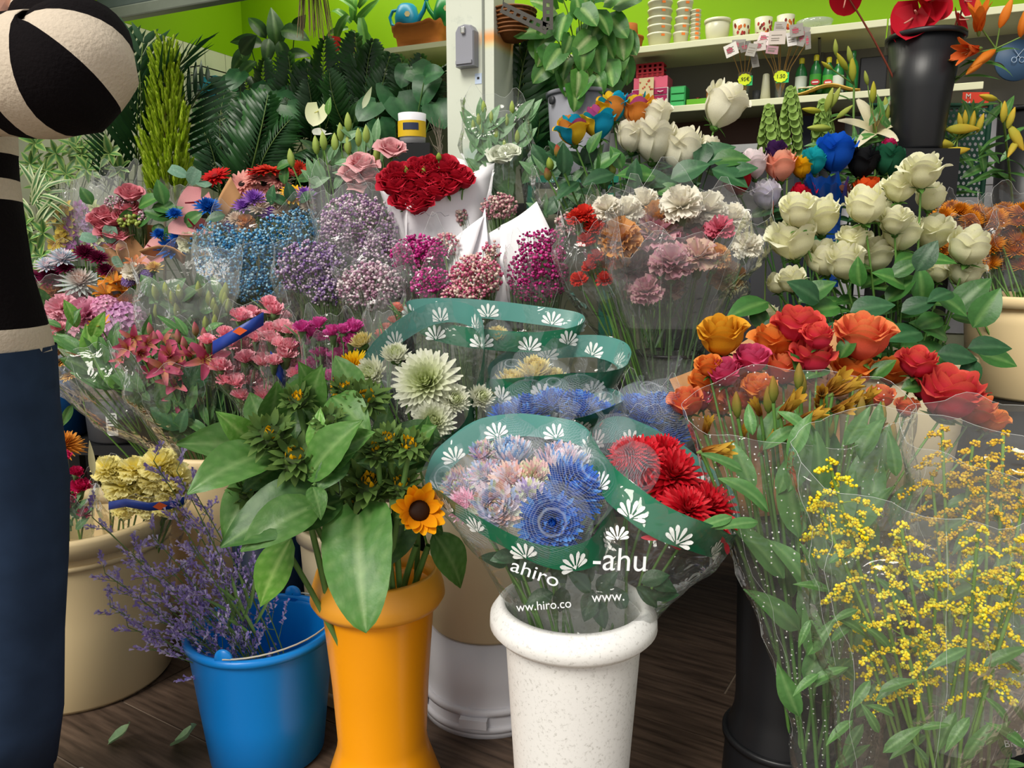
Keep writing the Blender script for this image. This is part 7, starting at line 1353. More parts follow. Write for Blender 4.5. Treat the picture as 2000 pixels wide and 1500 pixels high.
# ------------------------------------------------------------------ pink alstroemerias and mixed wrapped flowers (left)
PT = [trumpet_mesh('#b83a64', '#d8688a', o, .14, '#e8c84a', i) for i, o in enumerate((.5, .9, .25))]
b = Bunch('alstroemeria_bouquet', 'deep pink alstroemerias spilling from clear film over the cream bucket', 'bouquet', CB2+Vector((.0, -.02, .12))); r = random.Random(3)
for i, (x, y, d) in enumerate([(245, 680, 45), (260, 665, 50), (275, 690, 50), (290, 670, 42), (315, 668, 50), (330, 690, 55), (345, 705, 60), (320, 715, 60), (365, 690, 40), (340, 745, 70), (355, 770, 60), (300, 725, 50), (285, 740, 55), (408, 700, 70), (365, 730, 45), (235, 700, 40), (390, 685, 36), (330, 760, 45)]): b.bloom(PT[i % 3], x, y, 1.95+r.uniform(-.04, .04), d, .3, .2, 'flower', face=(r.uniform(-.7, .7), -.7, r.uniform(-.2, .6)))
for i in range(34): b.leaf(AL[i % 3], 240+180*r.random(), 640+150*r.random(), 1.97+.05*r.random(), 48, r.uniform(0, 360), .1)
for i in range(8): b.bloom(bud_mesh('#6f8a3a', '#c9607a', .22), 260+150*r.random(), 645+60*r.random(), 1.95, 30, .2, 1., 'bud')
[b.leaf((AL+[RLD])[i % 4], 270+170*r.random(), 760+110*r.random(), 1.94+.06*r.random(), r.uniform(50, 85), r.uniform(60, 150), .1) for i in range(30)]
sleeve(b.t, [(215, 430, 670, 1.96, .4, -20), (240, 420, 760, 1.95, .4), (290, 420, 830, 1.96, .45), (340, 430, 890, 2.0, .6)], 'film', seed=51, crumple=.01)
b = Bunch('mixed_bouquet', 'long clear-wrapped bouquet of yellow and orange blooms leaning out past the jeans', 'bouquet', CB2+Vector((-.02, .02, .12)))
for i, (x, y, d, m_) in enumerate([(195, 632, 46, trumpet_mesh('#d88a1c', '#f0a82c', .6, .15, None, 1)), (160, 660, 40, gerbera_mesh('#e8b84a', '#efcb6a')), (110, 700, 44, gerbera_mesh('#d8a43c', '#e8c070')), (130, 725, 40, gerbera_mesh('#dca83c', '#e6c27a')), (100, 735, 40, CW[0]), (150, 690, 36, trumpet_mesh('#d88a1c', '#f0b84c', .4, .15, None, 2)), (95, 660, 44, SC[1]), (115, 640, 40, SC[0]), (100, 690, 30, CO[0])]): b.bloom(m_, x, y, 1.98, d, .3, .3, 'bloom')
for i, (x, y, L, a) in enumerate([(200, 700, 75, 120), (190, 720, 90, 100), (170, 690, 70, 140), (230, 740, 90, 120), (250, 770, 90, 130), (220, 690, 70, 80), (130, 650, 60, 60), (160, 680, 60, 170), (280, 800, 90, 130), (210, 760, 80, 150), (150, 640, 60, 110), (300, 820, 80, 120), (255, 730, 70, 100), (180, 660, 60, 60), (120, 640, 50, 150), (140, 790, 50, 250)]): b.leaf((AL[0], SFP, AL[1])[i % 3], x, y, 1.96, L, a, .15)
[b.leaf((AL+[SFD])[i % 4], 150+13*i+r.uniform(-20, 20), 690+9*i+r.uniform(-30, 30), 1.95, r.uniform(55, 95), r.uniform(95, 160), .1) for i in range(18)]
sleeve(b.t, [(85, 235, 660, 1.98, .4, 20), (120, 270, 740, 1.96, .4, 25), (190, 330, 810, 1.97, .4, 20), (290, 400, 875, 2.02, .5)], 'film', seed=52, crumple=.012)
TBB = lambda x: Vector((x, 2.4, .45))
b = Bunch('hydrangea_bouquet', 'soft pink and lilac hydrangea and carnation bouquet in clear film', 'bouquet', TBB(-1.15))
def hydr(c0, c1, seed):
    def go():
        mb = MB(); r = random.Random(seed)
        for q in range(70):
            t = (q+.5)/70; th = 1.7*t**.55; a = q*GA; d = V3((math.sin(th)*math.cos(a), math.sin(th)*math.sin(a), math.cos(th))); e1 = nrm(np.cross(d, (0, .3, 1))); e2 = np.cross(d, e1); c = mixc(lin(c0), lin(c1), r.random())
            for s in range(4): w = s*1.5708+r.random()*.5; dd = e1*math.cos(w)+e2*math.sin(w)+d*.25; strap(mb, d*.42+V3((0, 0, .1)), dd, d, .12, .05, .3, 0, 2, 2, c, c*1.05, prof_petal)
        return mb.mesh('hydrangea_head', M['petal'])
    return cached(('hyd', c0, c1, seed), go)
for (x, y, d, m_) in [(240, 620, 95, hydr('#c98fc0', '#e0b4d4', 1)), (165, 615, 80, carnation_mesh('#e08fae', '#efb0c6', 46, 2)), (120, 600, 60, carnation_mesh('#dc96a8', '#ecb4c0', 40, 4)), (205, 595, 60, hydr('#dc8fb8', '#efb8d0', 2)), (195, 640, 60, carnation_mesh('#e6a4c0', '#f2c2d4', 46, 1)), (100, 620, 50, carnation_mesh('#dc96a8', '#ecb4c0', 40, 6))]: b.bloom(m_, x, y, 2.12, d, .5, .4, 'flower_head')
for i in range(12): b.leaf(AL[i % 3], 90+200*r.random(), 640+40*r.random(), 2.1, 55, r.uniform(0, 360), .1)
sleeve(b.t, [(90, 290, 610, 2.1, .4), (110, 280, 680, 2.12, .4), (150, 250, 780, 2.25, .5)], 'film_hazy', seed=53)
b = Bunch('mixed_bouquet', 'burgundy and silver-blue chrysanthemum bouquet beside the sweater', 'bouquet', TBB(-1.3)); BU = [mum_mesh('#5d0a30', '#7d1444', 80, .06, .2, 1.7, i, None, .3, .5) for i in range(2)]; SV = mum_mesh('#c9d2c0', '#d8e2e0', 110, .045, .2, 1.8, 1, '#d8a08a', .28, .5); SV2 = mum_mesh('#c9d6dc', '#e0e6ea', 90, .05, .3, 1.7, 2, None, .28, .5, ['#dfe6ea', '#b4cbe0', '#efd6dc'])
for (x, y, d, m_) in [(95, 540, 60, BU[0]), (60, 540, 50, BU[1]), (155, 545, 90, SV), (120, 500, 60, SV2), (90, 515, 50, SV2), (165, 490, 50, BU[0]), (190, 500, 45, BU[1]), (205, 525, 40, BU[0]), (125, 520, 40, BU[1]), (75, 580, 50, CO[1]), (150, 575, 44, carnation_mesh('#d88a9a', '#e8aab4', 30, 3)), (100, 570, 40, CO[0])]: b.bloom(m_, x, y, 2.22, d, .5, .5, 'bloom')
b.leaf2(SFD, (62, 560), (95, 640), 2.12); b.leaf2(SFD, (75, 575), (60, 650), 2.12); sleeve(b.t, [(60, 250, 510, 2.22, .4), (80, 240, 620, 2.25, .4), (120, 210, 760, 2.34, .5)], 'film', seed=54)
b = Bunch('mixed_bouquet', 'orange alstroemeria and white bloom bouquet between the burgundy mums and kraft wrap', 'bouquet', TBB(-1.05)); OA = [trumpet_mesh('#c9701c', '#e0902c', o, .15, '#f0c040', i) for i, o in enumerate((.6, .9))]
for (x, y, d, m_) in [(205, 565, 55, OA[0]), (220, 540, 50, OA[1]), (240, 560, 50, OA[0]), (245, 585, 50, mum_mesh('#b86a1c', '#d88c34', 80, .04, .3, 1.7, 3, None, .3, .5)), (215, 580, 46, OA[1]), (260, 530, 44, CW[0]), (300, 520, 40, mum_mesh('#d8a83c', '#e6c470', 60, .05, .2, 1.6, 4)), (265, 510, 40, trumpet_mesh('#c06a3c', '#d88a5c', .7, .15, None, 3)), (285, 535, 30, hydr('#6a4a9a', '#8f74b8', 3)), (250, 545, 30, hydr('#7d64a8', '#a490c4', 4))]: b.bloom(m_, x, y, 2.2, d, .4, .5, 'bloom')
b = Bunch('bud_bouquet', 'green budded bunch behind a broad sheet of clear film', 'bouquet', TBB(-.95))
for i in range(40): b.leaf((AL+RL)[i % 5], 290+160*r.random(), 570+110*r.random(), 2.12+.06*r.random(), 55, r.uniform(20, 160), .1)
for i in range(16): b.bloom(bud_mesh('#7f9a3a', '#b4bf5a', .2), 300+150*r.random(), 570+70*r.random(), 2.12, 34, .1, 1., 'bud')
sleeve(b.t, [(265, 470, 515, 2.08, .35), (280, 455, 600, 2.06, .35), (300, 440, 690, 2.08, .4), (330, 420, 800, 2.2, .5)], 'film_hazy', seed=55, crumple=.018)
# kraft-wrapped pink roses, anthurium arrangement
b = Bunch('rose_bouquet', 'small pink roses and eucalyptus in crumpled kraft paper', 'bouquet', Vector((-1.25, 2.66, .65))); PR_ = [rose_mesh('#c9586c', '#dc7a88', '#e89aa4', .5, .8, i) for i in range(2)]; EU = leaf_mesh('#5f8a72', '#7da48c', .42, 'round', .1, .2, 6, '#8fb09a', 'leaf')
for i, (x, y, d) in enumerate([(205, 420, 30), (220, 430, 30), (245, 425, 34), (250, 405, 28), (215, 455, 34), (235, 460, 30), (200, 440, 26), (255, 380, 34), (190, 430, 26), (232, 482, 22), (262, 420, 24)]): b.bloom(PR_[i % 2], x, y, 2.42, d*1.2, .4, .5, 'bloom')
for i, (x, y, L, a) in enumerate([(205, 490, 34, 200), (215, 475, 34, 80), (190, 470, 30, 170), (270, 405, 60, 20), (300, 400, 60, -20), (290, 420, 60, 10), (240, 440, 40, 60), (265, 440, 50, 30), (225, 500, 30, 300), (320, 430, 50, 30), (300, 440, 40, -40), (180, 400, 40, 120)]): b.leaf(EU if i < 3 or i == 8 else RL[i % 2], x, y, 2.4, L, a, .2)
cloud(b.t, [(235, 395, 2.42, 30, 16, 90), (280, 425, 2.4, 10, 14, 40)], ['#c9a4b4', '#dcc6cc', '#a87f94'], .004, 3, (-1.25, 2.66, .65)); cloud(b.t, [(255, 432, 2.4, 25, 14, 60)], ['#9fb24a', '#b4c46a'], .006, 4, (-1.25, 2.66, .65), name='green_berries')
sheet(b.t, 'kraft_paper', [P(235, 505, 2.36), P(255, 455, 2.42), P(300, 510, 2.42), P(265, 560, 2.44)], 'kraft', curve=.03, seed=1); sheet(b.t, 'kraft_paper', [P(185, 480, 2.38), P(205, 475, 2.42), P(260, 520, 2.42), P(235, 540, 2.4)], 'kraft', curve=.02, seed=5); sheet(b.t, 'kraft_paper', [P(285, 440, 2.42), P(300, 440, 2.44), P(310, 520, 2.44), P(280, 510, 2.42)], 'kraft', curve=.02, seed=6)
b = Bunch('anthurium_bouquet', 'pink anthuriums and bright blue chrysanthemums in a paper wrap', 'bouquet', Vector((-1.0, 2.66, .65))); AN = anthurium_mesh('#d88f94', '#e6b0ac', '#8e2a3c'); BM = [mum_mesh('#0f4fa8', '#1f74cf', 90, .055, .3, 1.7, i, None, .3, .5) for i in range(2)]
b.bloom(AN, 375, 385, 2.4, 62, face=(-.3, -.9, .4), roll=2.7, name='anthurium'); b.bloom(AN, 385, 430, 2.36, 66, face=(.2, -.5, .9), roll=2.0, name='anthurium'); b.bloom(AN, 300, 485, 2.34, 60, face=(-.4, -.7, .5), roll=1.3, name='anthurium')
for i, (x, y, d) in enumerate([(335, 480, 70), (405, 400, 56), (340, 415, 36), (345, 460, 40), (310, 455, 34)]): b.bloom(BM[i % 2], x, y, 2.36, d, .4, .5, 'bloom')
b.bloom(carnation_mesh('#d6d8b4', '#e6e6cc', 40, 3), 370, 472, 2.34, 46, .5, .4, 'carnation')
for i, (x, y, L, a) in enumerate([(330, 430, 50, 160), (360, 440, 50, 30), (320, 400, 50, 100), (340, 440, 40, 250), (400, 450, 40, 0)]): b.leaf(RL[i % 2], x, y, 2.38, L, a, .2)
sheet(b.t, 'paper_wrap', [P(270, 490, 2.32), P(362, 500, 2.3), P(360, 520, 2.36), P(300, 515, 2.36)], 'kraft', curve=.03, seed=9)
# orchid sleeves
for nm, (l, r_, yt, x0), cols_, lab in (('orchid_sleeve', (82, 135, 365, 105), [('#e8c83c', '#f0d860')], 'yellow orchid sprays with red hearts in a tall clear sleeve'), ('orchid_sleeve', (120, 200, 362, 140), [('#9a4a9c', '#b86ab4')], 'purple orchid sprays in a tall clear sleeve'), ('orchid_sleeve', (145, 235, 352, 175), [('#c9d48a', '#dbe0a8'), ('#b08ac4', '#c9a4d4')], 'pale green and mauve orchid sprays in a striped clear sleeve')):
    b = Bunch(nm, lab, 'bouquet', Vector((P(x0, 480, 2.62).x, 2.68, .65)))
    for i in range(12): k = cols_[i % len(cols_)]; b.bloom(trumpet_mesh(k[0], k[1], .9, .2, '#b81f3a' if 'yellow' in lab else None, i % 2, True, .55), x0+r.uniform(-22, 22)+(i % 3)*6, 405+i*7, 2.56, 34, name='orchid', face=(r.uniform(-.4, .4), -1, .2))
    sleeve(b.t, [(l, r_, yt, 2.58, .4), (l+3, r_, 430, 2.57, .4), (l+12, r_-4, 520, 2.6, .4)], 'film_hazy', seed=60+x0, crumple=.006)
o = thing('orchid_sleeve', 'empty-topped clear sleeve with white streaks behind the kraft wrap', 'bouquet', Vector((P(225, 480, 2.7).x, 2.74, .65))); sleeve(o, [(178, 278, 335, 2.68, .4), (180, 276, 420, 2.68, .4), (190, 270, 520, 2.7, .4)], 'film_hazy', seed=66, crumple=.012)
b = Bunch('pot_sleeve', 'clear film sleeve around the lemon cypress pot', 'sleeve', Vector((P(330, 480, 2.64).x, 2.68, .65))); sleeve(b.t, [(285, 375, 372, 2.64, .5), (290, 370, 450, 2.65, .5), (300, 360, 560, 2.68, .5)], 'film_hazy', seed=67)
# gerberas and mixed chrysanthemums
b = Bunch('gerbera_bouquet', 'red and salmon gerberas with a folded kraft corner', 'bouquet', Vector((-.85, 2.66, .65))); GR = gerbera_mesh('#b00f16', '#c81c1c', '#7d1414'); GO = gerbera_mesh('#c92a16', '#d8402a', '#8e1c10'); GS = gerbera_mesh('#dc8f86', '#e8aaa0', '#2c1a18')
for (x, y, d, m_, f) in [(412, 330, 62, GR, (-.2, -.6, .8)), (505, 318, 60, GR, (-.1, -.3, 1)), (530, 316, 60, GO, (.2, -.2, 1)), (465, 350, 66, GS, (-.1, -.9, .5)), (512, 350, 66, GS, (.1, -.9, .4)), (495, 335, 50, GS, (0, -.4, .9)), (545, 340, 50, GS, (.3, -.5, .7)), (592, 325, 36, GO, (.6, -.5, .3)), (560, 325, 40, GR, (.4, -.4, .8))]: b.bloom(m_, x, y, 2.46, d*1.05, name='gerbera', face=f)
for i, (x, y, L, a) in enumerate([(365, 345, 34, 160), (372, 360, 34, 60), (385, 355, 30, -30), (540, 330, 40, 20), (580, 350, 50, 0), (555, 360, 40, 80)]): b.leaf(EU if i < 3 else RL[0], x, y, 2.44, L, a, .2)
sheet(b.t, 'kraft_paper', [P(420, 425, 2.38), P(450, 345, 2.42), P(472, 385, 2.42), P(430, 470, 2.4)], 'kraft', curve=.015, seed=8)
b = Bunch('mixed_bouquet', 'violet, cream and golden chrysanthemum bouquet below the gerberas', 'bouquet', Vector((-.72, 2.64, .65))); VM = [mum_mesh('#8a4ab8', '#a878cf', 70, .05, .3, 1.6, i, None, .3, .5) for i in range(2)]; CM = [mum_mesh('#dcc3ae', '#e8dac8', 80, .055, .35, 1.7, i, None, .3, .5) for i in range(2)]; YD = gerbera_mesh('#d89a0c', '#e8b41c', '#c9820c')
for (x, y, d, m_) in [(495, 385, 50, VM[0]), (475, 400, 44, VM[1]), (595, 378, 44, VM[0]), (575, 365, 56, YD), (560, 375, 40, YD), (505, 402, 46, CM[0]), (545, 388, 48, CM[1]), (550, 410, 44, CM[0]), (460, 425, 40, CM[1]), (525, 415, 40, VM[1]), (450, 440, 36, VM[0]), (600, 400, 34, CM[0]), (480, 435, 36, CO[0]), (425, 435, 36, CM[1])]: b.bloom(m_, x, y, 2.36, d*1.1, .5, .5, 'bloom')
for i, (x, y, a) in enumerate(((570, 395, 100), (560, 400, 150), (585, 395, 30), (440, 420, 200), (530, 400, 80))): b.leaf(RLD, x, y, 2.34, 40, a, .2)
# lisianthus
b = Bunch('lisianthus_bunch', 'pink lisianthus with green buds rising behind the red rose wrap', 'flowers', Vector((-.48, 2.42, .65))); LP = [rose_mesh('#d88a96', '#e6a4aa', '#efbabc', .9, .75, i+2) for i in range(2)]; LB_ = bud_mesh('#8aa84a', '#b4c46a', .2); LL = leaf_mesh('#557f52', '#6f9768', .2, 'leaf', .15, .4, 6, '#8fb086')
for (x, y, d) in ((765, 292, 56), (708, 320, 56), (690, 340, 50), (700, 362, 44), (718, 345, 44)): b.bloom(LP[x % 2], x, y, 2.38, d*.78, .5, .3, 'bloom')
for (x, y) in ((680, 245), (665, 265), (632, 282), (655, 285), (618, 290), (700, 275), (715, 270), (735, 308), (680, 290), (570, 315)): b.bloom(LB_, x, y, 2.4, 36, .1, 1., 'bud')
for i in range(24): b.leaf(LL, 600+150*r.random(), 270+100*r.random(), 2.4, 48, r.uniform(-20, 200), .1)
sleeve(b.t, [(605, 760, 340, 2.3, .4), (610, 750, 420, 2.3, .4), (640, 730, 520, 2.34, .5)], 'film_hazy', seed=71)
b = Bunch('lisianthus_bunch', 'white lisianthus bunch in a tall crinkled clear sleeve before the pillar', 'flowers', Vector((.0, 2.42, .65)))
WLI = rose_mesh('#d8dcc0', '#e2e6d0', '#eceee0', .8, .8, 1)
for (x, y, d) in ((978, 306, 34), (995, 298, 26)): b.bloom(WLI, x, y, 2.34, d*1.2, .5, .3, 'bloom')
for (x, y) in ((945, 215), (990, 240), (1010, 272), (970, 265), (925, 250), (935, 240), (1000, 215), (960, 235), (940, 260), (985, 290)): b.bloom(LB_, x, y, 2.36, 26, .1, 1., 'bud')
for i in range(44): b.leaf(LL, 920+110*r.random(), 230+160*r.random(), 2.36, 52, r.uniform(30, 150), .1)
sleeve(b.t, [(905, 1030, 200, 2.36, .4, -8), (910, 1045, 300, 2.35, .4), (930, 1050, 400, 2.36, .4), (950, 1030, 480, 2.4, .5)], 'film', seed=72, crumple=.016)
b = Bunch('lisianthus_bunch', 'green leafy bunch in crinkled film beside the ivory roses', 'flowers', Vector((.17, 2.3, .65)))
for i in range(26): b.leaf(LL if i % 2 else RLD, 1050+110*r.random(), 320+110*r.random(), 2.28, 52, r.uniform(30, 150), .1)
sleeve(b.t, [(1040, 1180, 330, 2.25, .4), (1045, 1170, 400, 2.25, .4), (1060, 1140, 480, 2.27, .5)], 'film', seed=73, crumple=.02)
# bells of Ireland
def bell():
    def go():
        mb = MB(); lathe(mb, [(.06, 0), (.2, .15), (.42, .4), (.5, .5), (.46, .5), (.3, .3), (.02, .12)], lin('#8fae58'), 10); return mb.mesh('bell', M['petal'])
    return cached('bell', go)
def bells(lab, x, y0, y1, Y, base):
    b = Bunch('bells_of_ireland', lab, 'flower', base, 'bells of Ireland'); top = P(x, y0, Y); add('stem', stem_mesh(base, top, .003, None, '#8aa85a'), b.t, Vector(base)); n = int((y1-y0)/7)
    for i in range(n):
        y = y0+(y1-y0)*i/n; w = 4+10*min(1, i/8); s = 10+8*min(1, i/8)
        for q in range(3): a = i*1.1+q*2.1; p = P(x, y, Y)+Vector((math.cos(a)*w, math.sin(a)*w, 0))*S(y, Y)*.7; add('bell', bell(), b.t, p, frame((math.cos(a), math.sin(a), .25)), s*S(y, Y)*1.15)
BEB = Vector((.80, 2.42, .65))
bells('short spike of bells of Ireland above the peach rose', 1502, 210, 300, 2.3, BEB); bells('tall spike of bells of Ireland before the dark box', 1545, 175, 310, 2.3, BEB+Vector((.05, 0, 0))); bells('broad spike of bells of Ireland behind the blue rose', 1608, 200, 300, 2.32, BEB+Vector((.1, .02, 0)))
# ------------------------------------------------------------------ lilies and anthuriums (right)
LBD = [bud_mesh('#8a9a3c', '#b4bd5c', .15), bud_mesh('#9aa83c', '#c9bd3c', .15), bud_mesh('#a8a83c', '#d8b43c', .16)]; OBD = bud_mesh('#d8701c', '#e08a2c', .16); LLF = [leaf_mesh('#3a6a30', '#4f8040', .13, 'leaf', .2, d, 7, '#7fa05c', 'gloss_leaf', None, i) for i, d in enumerate((.4, .9))]
def lily(lab, base, top, buds, leaves, Y, group=None, bm=0, opens=()):
    b = Bunch('lily', lab, 'lily', base, group, '#5f7f3c', .004); tp = P(top[0], top[1], Y); add('stem', stem_mesh(base, tp, .004, None, '#5f7f3c'), b.t, Vector(base))
    for (x, y, L, a) in buds:
        p = P(x, y, Y-.02); aa = math.radians(a); d = Vector((math.cos(aa), -.15, math.sin(aa))); k = L*S(y, Y); st0 = p-d*k*.5; add('bud', OBD if bm == 3 else LBD[(bm+x) % 2 if bm < 2 else bm], b.t, st0, frame(d), k); add('stem', stem_mesh(tp, st0, .0022, (0, 0, 0), '#6d8a40', n=5), b.t, tp)
    for (x, y, d, m_, f) in opens: b.bloom(m_, x, y, Y-.03, d, name='open_flower', face=f, stem=False); add('stem', stem_mesh(tp, P(x, y+8, Y-.02), .0025, (0, 0, 0), '#6d8a40', n=5), b.t, tp)
    rr_ = random.Random(top[0])
    for i in range(leaves): t = rr_.uniform(.0, .55); q = tp.lerp(Vector(base), t); a = rr_.choice((rr_.uniform(-30, 50), rr_.uniform(130, 210))); aa = math.radians(a); add('leaf', LLF[i % 2], b.t, q, leaf_frame((math.cos(aa), rr_.uniform(-.5, .2), math.sin(aa)), TOCAM(q)*.5+Vector((0, 0, 1))), rr_.uniform(.07, .11))
LYB = Vector((1.02, 2.3, .65))
WL = trumpet_mesh('#d8cfa0', '#e6dfc4', .75, .12, None, 2, True, .8)
lily('green-budded lily rising before the bottle shelf', LYB, (1668, 165), [(1632, 92, 30, 100), (1645, 120, 40, 130), (1665, 135, 45, 100), (1615, 128, 28, 150), (1660, 108, 36, 110)], 14, 2.32)
lily('green-budded lily beside the tall bells of Ireland', LYB+Vector((-.05, -.04, 0)), (1618, 240), [(1585, 215, 40, 175), (1600, 250, 50, 180), (1650, 218, 36, 40), (1620, 195, 45, 80), (1632, 190, 40, 70)], 14, 2.28)
lily('cream lily with one open star-shaped flower', LYB+Vector((.06, -.02, 0)), (1710, 280), [(1705, 180, 40, 95), (1692, 152, 28, 110), (1730, 215, 50, 100)], 16, 2.3, None, 0, [(1712, 238, 105, WL, (-.3, -.75, .5))])
lily('pale green-budded lily under the anthurium bucket', LYB+Vector((.14, -.02, 0)), (1795, 240), [(1778, 212, 45, 130), (1828, 195, 75, 55), (1796, 180, 34, 95), (1830, 218, 30, 90)], 18, 2.28)
lily('yellow-budded lily before the perforated screen', LYB+Vector((.2, -.05, 0)), (1870, 270), [(1880, 252, 60, 0), (1830, 280, 70, 175), (1862, 297, 60, 10), (1850, 320, 50, 220), (1900, 235, 36, 90), (1915, 240, 36, 80), (1885, 230, 30, 100), (1875, 235, 30, 110)], 18, 2.24, None, 2)
lily('yellow-budded lily in the edge bucket', EBK+Vector((0, 0, .02)), (1955, 200), [(1960, 218, 40, 95), (1975, 230, 40, 80), (1985, 270, 55, -60), (1978, 290, 40, 240), (1930, 190, 40, 170)], 12, 2.12, None, 2)
lily('orange lily with one open flower beside the black bucket', ABK, (1945, 95), [(1965, 25, 55, 75), (1998, 45, 50, 90), (1920, 115, 60, 215), (1905, 130, 50, 220)], 8, 2.18, None, 3, [(1895, 98, 70, trumpet_mesh('#d8501c', '#e87030', .25, .15, None, 5, True, .85), (-.9, -.3, -.2)), (1912, 40, 70, trumpet_mesh('#d8601c', '#e8862c', .2, .16, None, 6, True, .85), (-.3, -.4, .8))])
fb = Bunch('lily_foliage', 'mass of dark lily leaves filling the space under the lilies', 'foliage', LYB+Vector((.1, -.06, 0)))
for i in range(60): fb.leaf(LLF[i % 2], 1600+360*r.random(), 230+130*r.random(), 2.26+.04*r.random(), r.uniform(45, 80), r.uniform(-20, 200), .15)
for (x, y, d, f, lab) in ((1795, 10, 80, (-.4, -.7, .5), 'glossy red anthurium hanging over the black bucket rim'), (1830, -15, 70, (.2, -.8, .5), 'glossy red anthurium high in the black bucket'), (1775, 30, 60, (-.7, -.6, .1), 'glossy red anthurium drooping over the bucket side'), (1650, 0, 50, (-.3, -.4, -.6), 'pinkish red anthurium on a long stem over the shelf'), (1895, -5, 40, (.3, -.8, .2), 'small red anthurium beyond the bucket'), (1885, 30, 46, (.6, -.6, .3), 'red anthurium beside the orange lily'), (1810, -40, 70, (0, -.6, .7), 'red anthurium topmost in the black bucket')):
    b = Bunch('red_anthurium', lab, 'anthurium', ABK+Vector((.01, 0, 0)), None, '#7d3a2a', .003); b.bloom(anthurium_mesh('#b00f24', '#c4182c', '#d89a8a'), x, y, 2.2, d, name='spathe', face=f, roll=2.9, spread=.03)
# ------------------------------------------------------------------ orange marigold-like mums in the cream bucket
OM = [mum_mesh('#c2700e', '#e09424', 160, .03, .5, 1.8, i, None, .25, .45) for i in range(2)]
for k, (lst, lab, lev) in enumerate((([(1860, 425, 60), (1890, 420, 60), (1915, 440, 60), (1860, 455, 55), (1890, 460, 60), (1880, 490, 55), (1915, 480, 55), (1850, 440, 50), (1870, 500, 50)], 'rust orange marigold heads in a film bag beside the white roses', [(1830, 1945, 405, 2.06, .4), (1840, 1940, 480, 2.06, .4), (1860, 1930, 570, 2.06, .5)]), ([(1950, 420, 60), (1980, 410, 60), (2005, 430, 60), (1960, 450, 60), (1990, 460, 60), (1950, 485, 60), (1980, 495, 60), (2010, 480, 60), (1930, 505, 50)], 'rust orange marigold heads in the film bag at the bucket edge', [(1920, 2060, 390, 2.06, .4), (1930, 2060, 470, 2.06, .4), (1945, 2050, 570, 2.06, .5)]))):
    b = Bunch('marigold_bouquet', lab, 'bouquet', CBR+Vector((-.1+.1*k, -.03, .03)))
    rq = random.Random(k+5); lst = [(1838+100*k+18*((q*5) % 6)+rq.uniform(-9, 9), 412+(q//6)*25+rq.uniform(-11, 11), rq.uniform(46, 66)) for q in range(30)]
    for i, (x, y, d) in enumerate(lst): b.bloom(OM[i % 2], x, y, 2.06+.03*(i % 3), d, .5, .5, 'marigold')
    sleeve(b.t, lev, 'film', seed=80+k, crumple=.014)
# ------------------------------------------------------------------ carnations in the cream tub, statice in the pail, fallen leaves
TB = TUB+Vector((0, 0, .05)); YC = [carnation_mesh('#fff078', '#fff8c0', 50, i, .9) for i in range(3)]
b = Bunch('carnation_bouquet', 'yellow carnations with a navy ribbon in the cream tub', 'bouquet', TB+Vector((.09, 0, 0)))
for i, (x, y, d) in enumerate([(212, 915, 62), (240, 945, 76), (262, 915, 60), (312, 905, 76), (345, 930, 66), (300, 935, 60), (335, 960, 64), (272, 965, 66), (290, 985, 56), (325, 985, 56), (240, 990, 50), (355, 955, 50), (230, 920, 50)]): b.bloom(YC[i % 3], x, y, 1.74-.04*((i*3) % 3), d, .4, .5, 'carnation')
ribbon(b, [(212, 988, 1.62), (245, 982, 1.60), (290, 990, 1.595), (330, 987, 1.60), (360, 978, 1.63)], 16, mark=(312, 990, 1.59))
sleeve(b.t, [(185, 380, 930, 1.7, .42), (190, 375, 990, 1.7, .42), (210, 350, 1060, 1.72, .45)], 'film', seed=90, crumple=.01)
mb = MB(); strap(mb, (0, 0, 0), (.1, -.1, 1), (0, -1, 0), .09, .008, .2, .3, 6, 2, lin('#b8b48a'), lin('#cfc9a0'), prof_leaf); add('dry_leaf', mb.mesh('dry_leaf', M['leaf']), b.t, P(183, 930, 1.66))
b = Bunch('carnation_bouquet', 'hot magenta spray carnations in the cream tub beside the jeans', 'bouquet', TB+Vector((-.06, -.02, 0))); HM = [carnation_mesh('#b80f4c', '#d62a68', 26, i, 1.1, True) for i in range(2)]
for i, (x, y, d) in enumerate([(118, 893, 44), (112, 940, 46), (148, 922, 32), (158, 950, 42), (122, 985, 44), (100, 915, 40), (100, 975, 40), (135, 975, 36), (165, 1000, 30)]): b.bloom(HM[i % 2], x, y, 1.72, d*1.15, .4, .4, 'carnation')
for i in range(10): b.leaf(LL, 110+60*r.random(), 990+50*r.random(), 1.72, 40, r.uniform(20, 160), .1)
sleeve(b.t, [(75, 190, 950, 1.72, .4), (80, 185, 1010, 1.7, .4), (90, 180, 1060, 1.72, .4)], 'film_dark', seed=91)
b = Bunch('orange_mum', 'single shaggy orange chrysanthemum beside the jeans', 'flower', TB+Vector((-.05, .1, 0))); b.bloom(mum_mesh('#c97a20', '#e09a3c', 150, .035, .3, 2.0, 9, None, .3, .5), 122, 862, 1.9, 82, .5, .5, 'bloom')
ST = PAIL+Vector((.045, 0, .05)); r = random.Random(77); PUR = [lin(c) for c in ('#ab98de', '#bcacea', '#cec2f2', '#9a86d0', '#ddd4f6')]
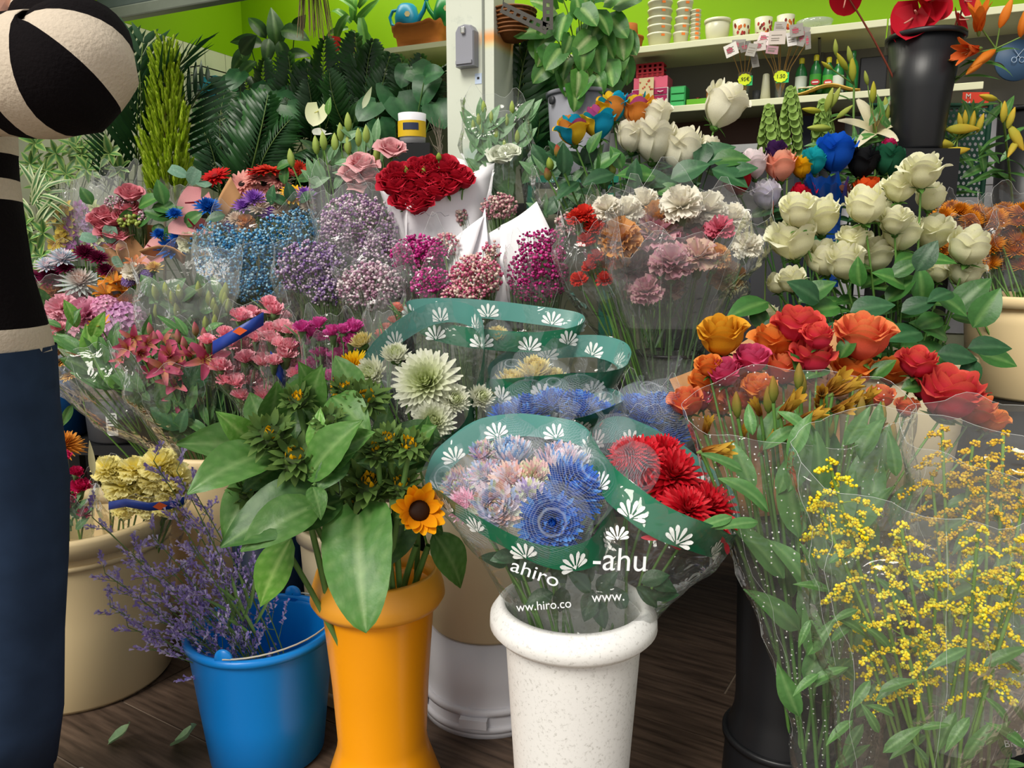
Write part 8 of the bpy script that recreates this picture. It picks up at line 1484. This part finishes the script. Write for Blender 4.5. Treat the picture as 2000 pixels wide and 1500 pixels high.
for i, (x, y) in enumerate([(205, 1120), (230, 1150), (215, 1185), (250, 1225), (290, 1265), (260, 1080), (300, 1050), (340, 1000), (380, 960), (345, 920), (290, 1150), (330, 1190), (330, 1110), (370, 1060), (420, 1100), (460, 1080), (490, 1120), (440, 1160), (410, 1200), (400, 1250), (360, 1230), (445, 1225), (180, 1010), (300, 900), (370, 1140), (310, 1210), (275, 1110), (395, 1020), (480, 1255)]):
    Yq = 1.47-.10*r.random()-(.03 if x < 300 else 0); top = P(x, y, Yq); base = ST+Vector((r.uniform(-.04, .05), r.uniform(-.04, .04), 0)); b = Bunch('statice_stem', 'purple statice stem with tiny papery florets in the blue pail', 'statice', base, 'statice stems in the blue pail'); mid = V3(base)*.5+V3(top)*.5+V3((0, 0, .05)); o_ = V3(base); mb = MB(); cv_ = [V3(base)*(1-t)**2+mid*2*t*(1-t)+V3(top)*t*t for t in np.linspace(0, 1, 8)]; tube(mb, [q-o_ for q in cv_], .0018, .0009, lin('#5f7a44'), 5); fl = MB()
    for q in range(9):
        t = .45+.55*(q+1)/9; k = t*7; i0 = min(6, int(k)); p0 = cv_[i0]+(cv_[i0+1]-cv_[i0])*(k-i0); ax = nrm(cv_[-1]-cv_[-3]); a = q*2.4+r.random(); side = V3((math.cos(a), math.sin(a)*.6, math.sin(a*1.3)*.8)); d = nrm(ax*.9+side*.8); L = .06*(1.25-t)*1.4+.015; e = p0+d*L; tube(mb, [p0-o_, e-o_], .0008, .0005, lin('#66804a'), 3)
        for z_ in range(16):
            f = .35+.65*z_/15; p = p0+(e-p0)*f+V3((r.uniform(-1, 1), r.uniform(-1, 1), r.uniform(-.5, 1.5)))*.0035; c = PUR[r.randrange(5)]*r.uniform(.85, 1.1); dd = nrm(d+V3((r.uniform(-1, 1), r.uniform(-1, 1), r.uniform(0, 1)))); strap(fl, p-o_, dd, (0, -1, .3), .0095, .0024, .3, .3, 1, 1, c*.9, c, prof_fan)
    add('stem', mb.mesh('stem', M['stem']), b.t, Vector(o_)); w = add('floret_spray', fl.mesh('floret_spray', M['petal']), b.t, Vector(o_)); w['label'] = 'purple florets'; w['kind'] = 'stuff'
for i in range(14): b.leaf(leaf_mesh('#4a6f3a', '#6a8f50', .04, 'strap', .2, .5), 440+60*r.random(), 1180+70*r.random(), 1.42, 80, r.uniform(60, 150), .1)
fl_ = leaf_mesh('#86b07a', '#a9c896', .26, 'leaf', .5, -.9, 8, '#a9c49a', 'leaf', None, 9, .05)
for (a, e, lab) in (((212, 1448), (272, 1455), 'curled pale green leaf fallen on the plank floor by the tub'), ((342, 1448), (398, 1472), 'pale green leaf fallen on the floor touching the blue pail')):
    p, q = PZ(a[0], a[1], .004), PZ(e[0], e[1], .004); o = add('fallen_leaf', fl_, None, p, leaf_frame(q-p, (0, -.3, 1)), (q-p).length*1.3); tag(o, lab, 'leaf')
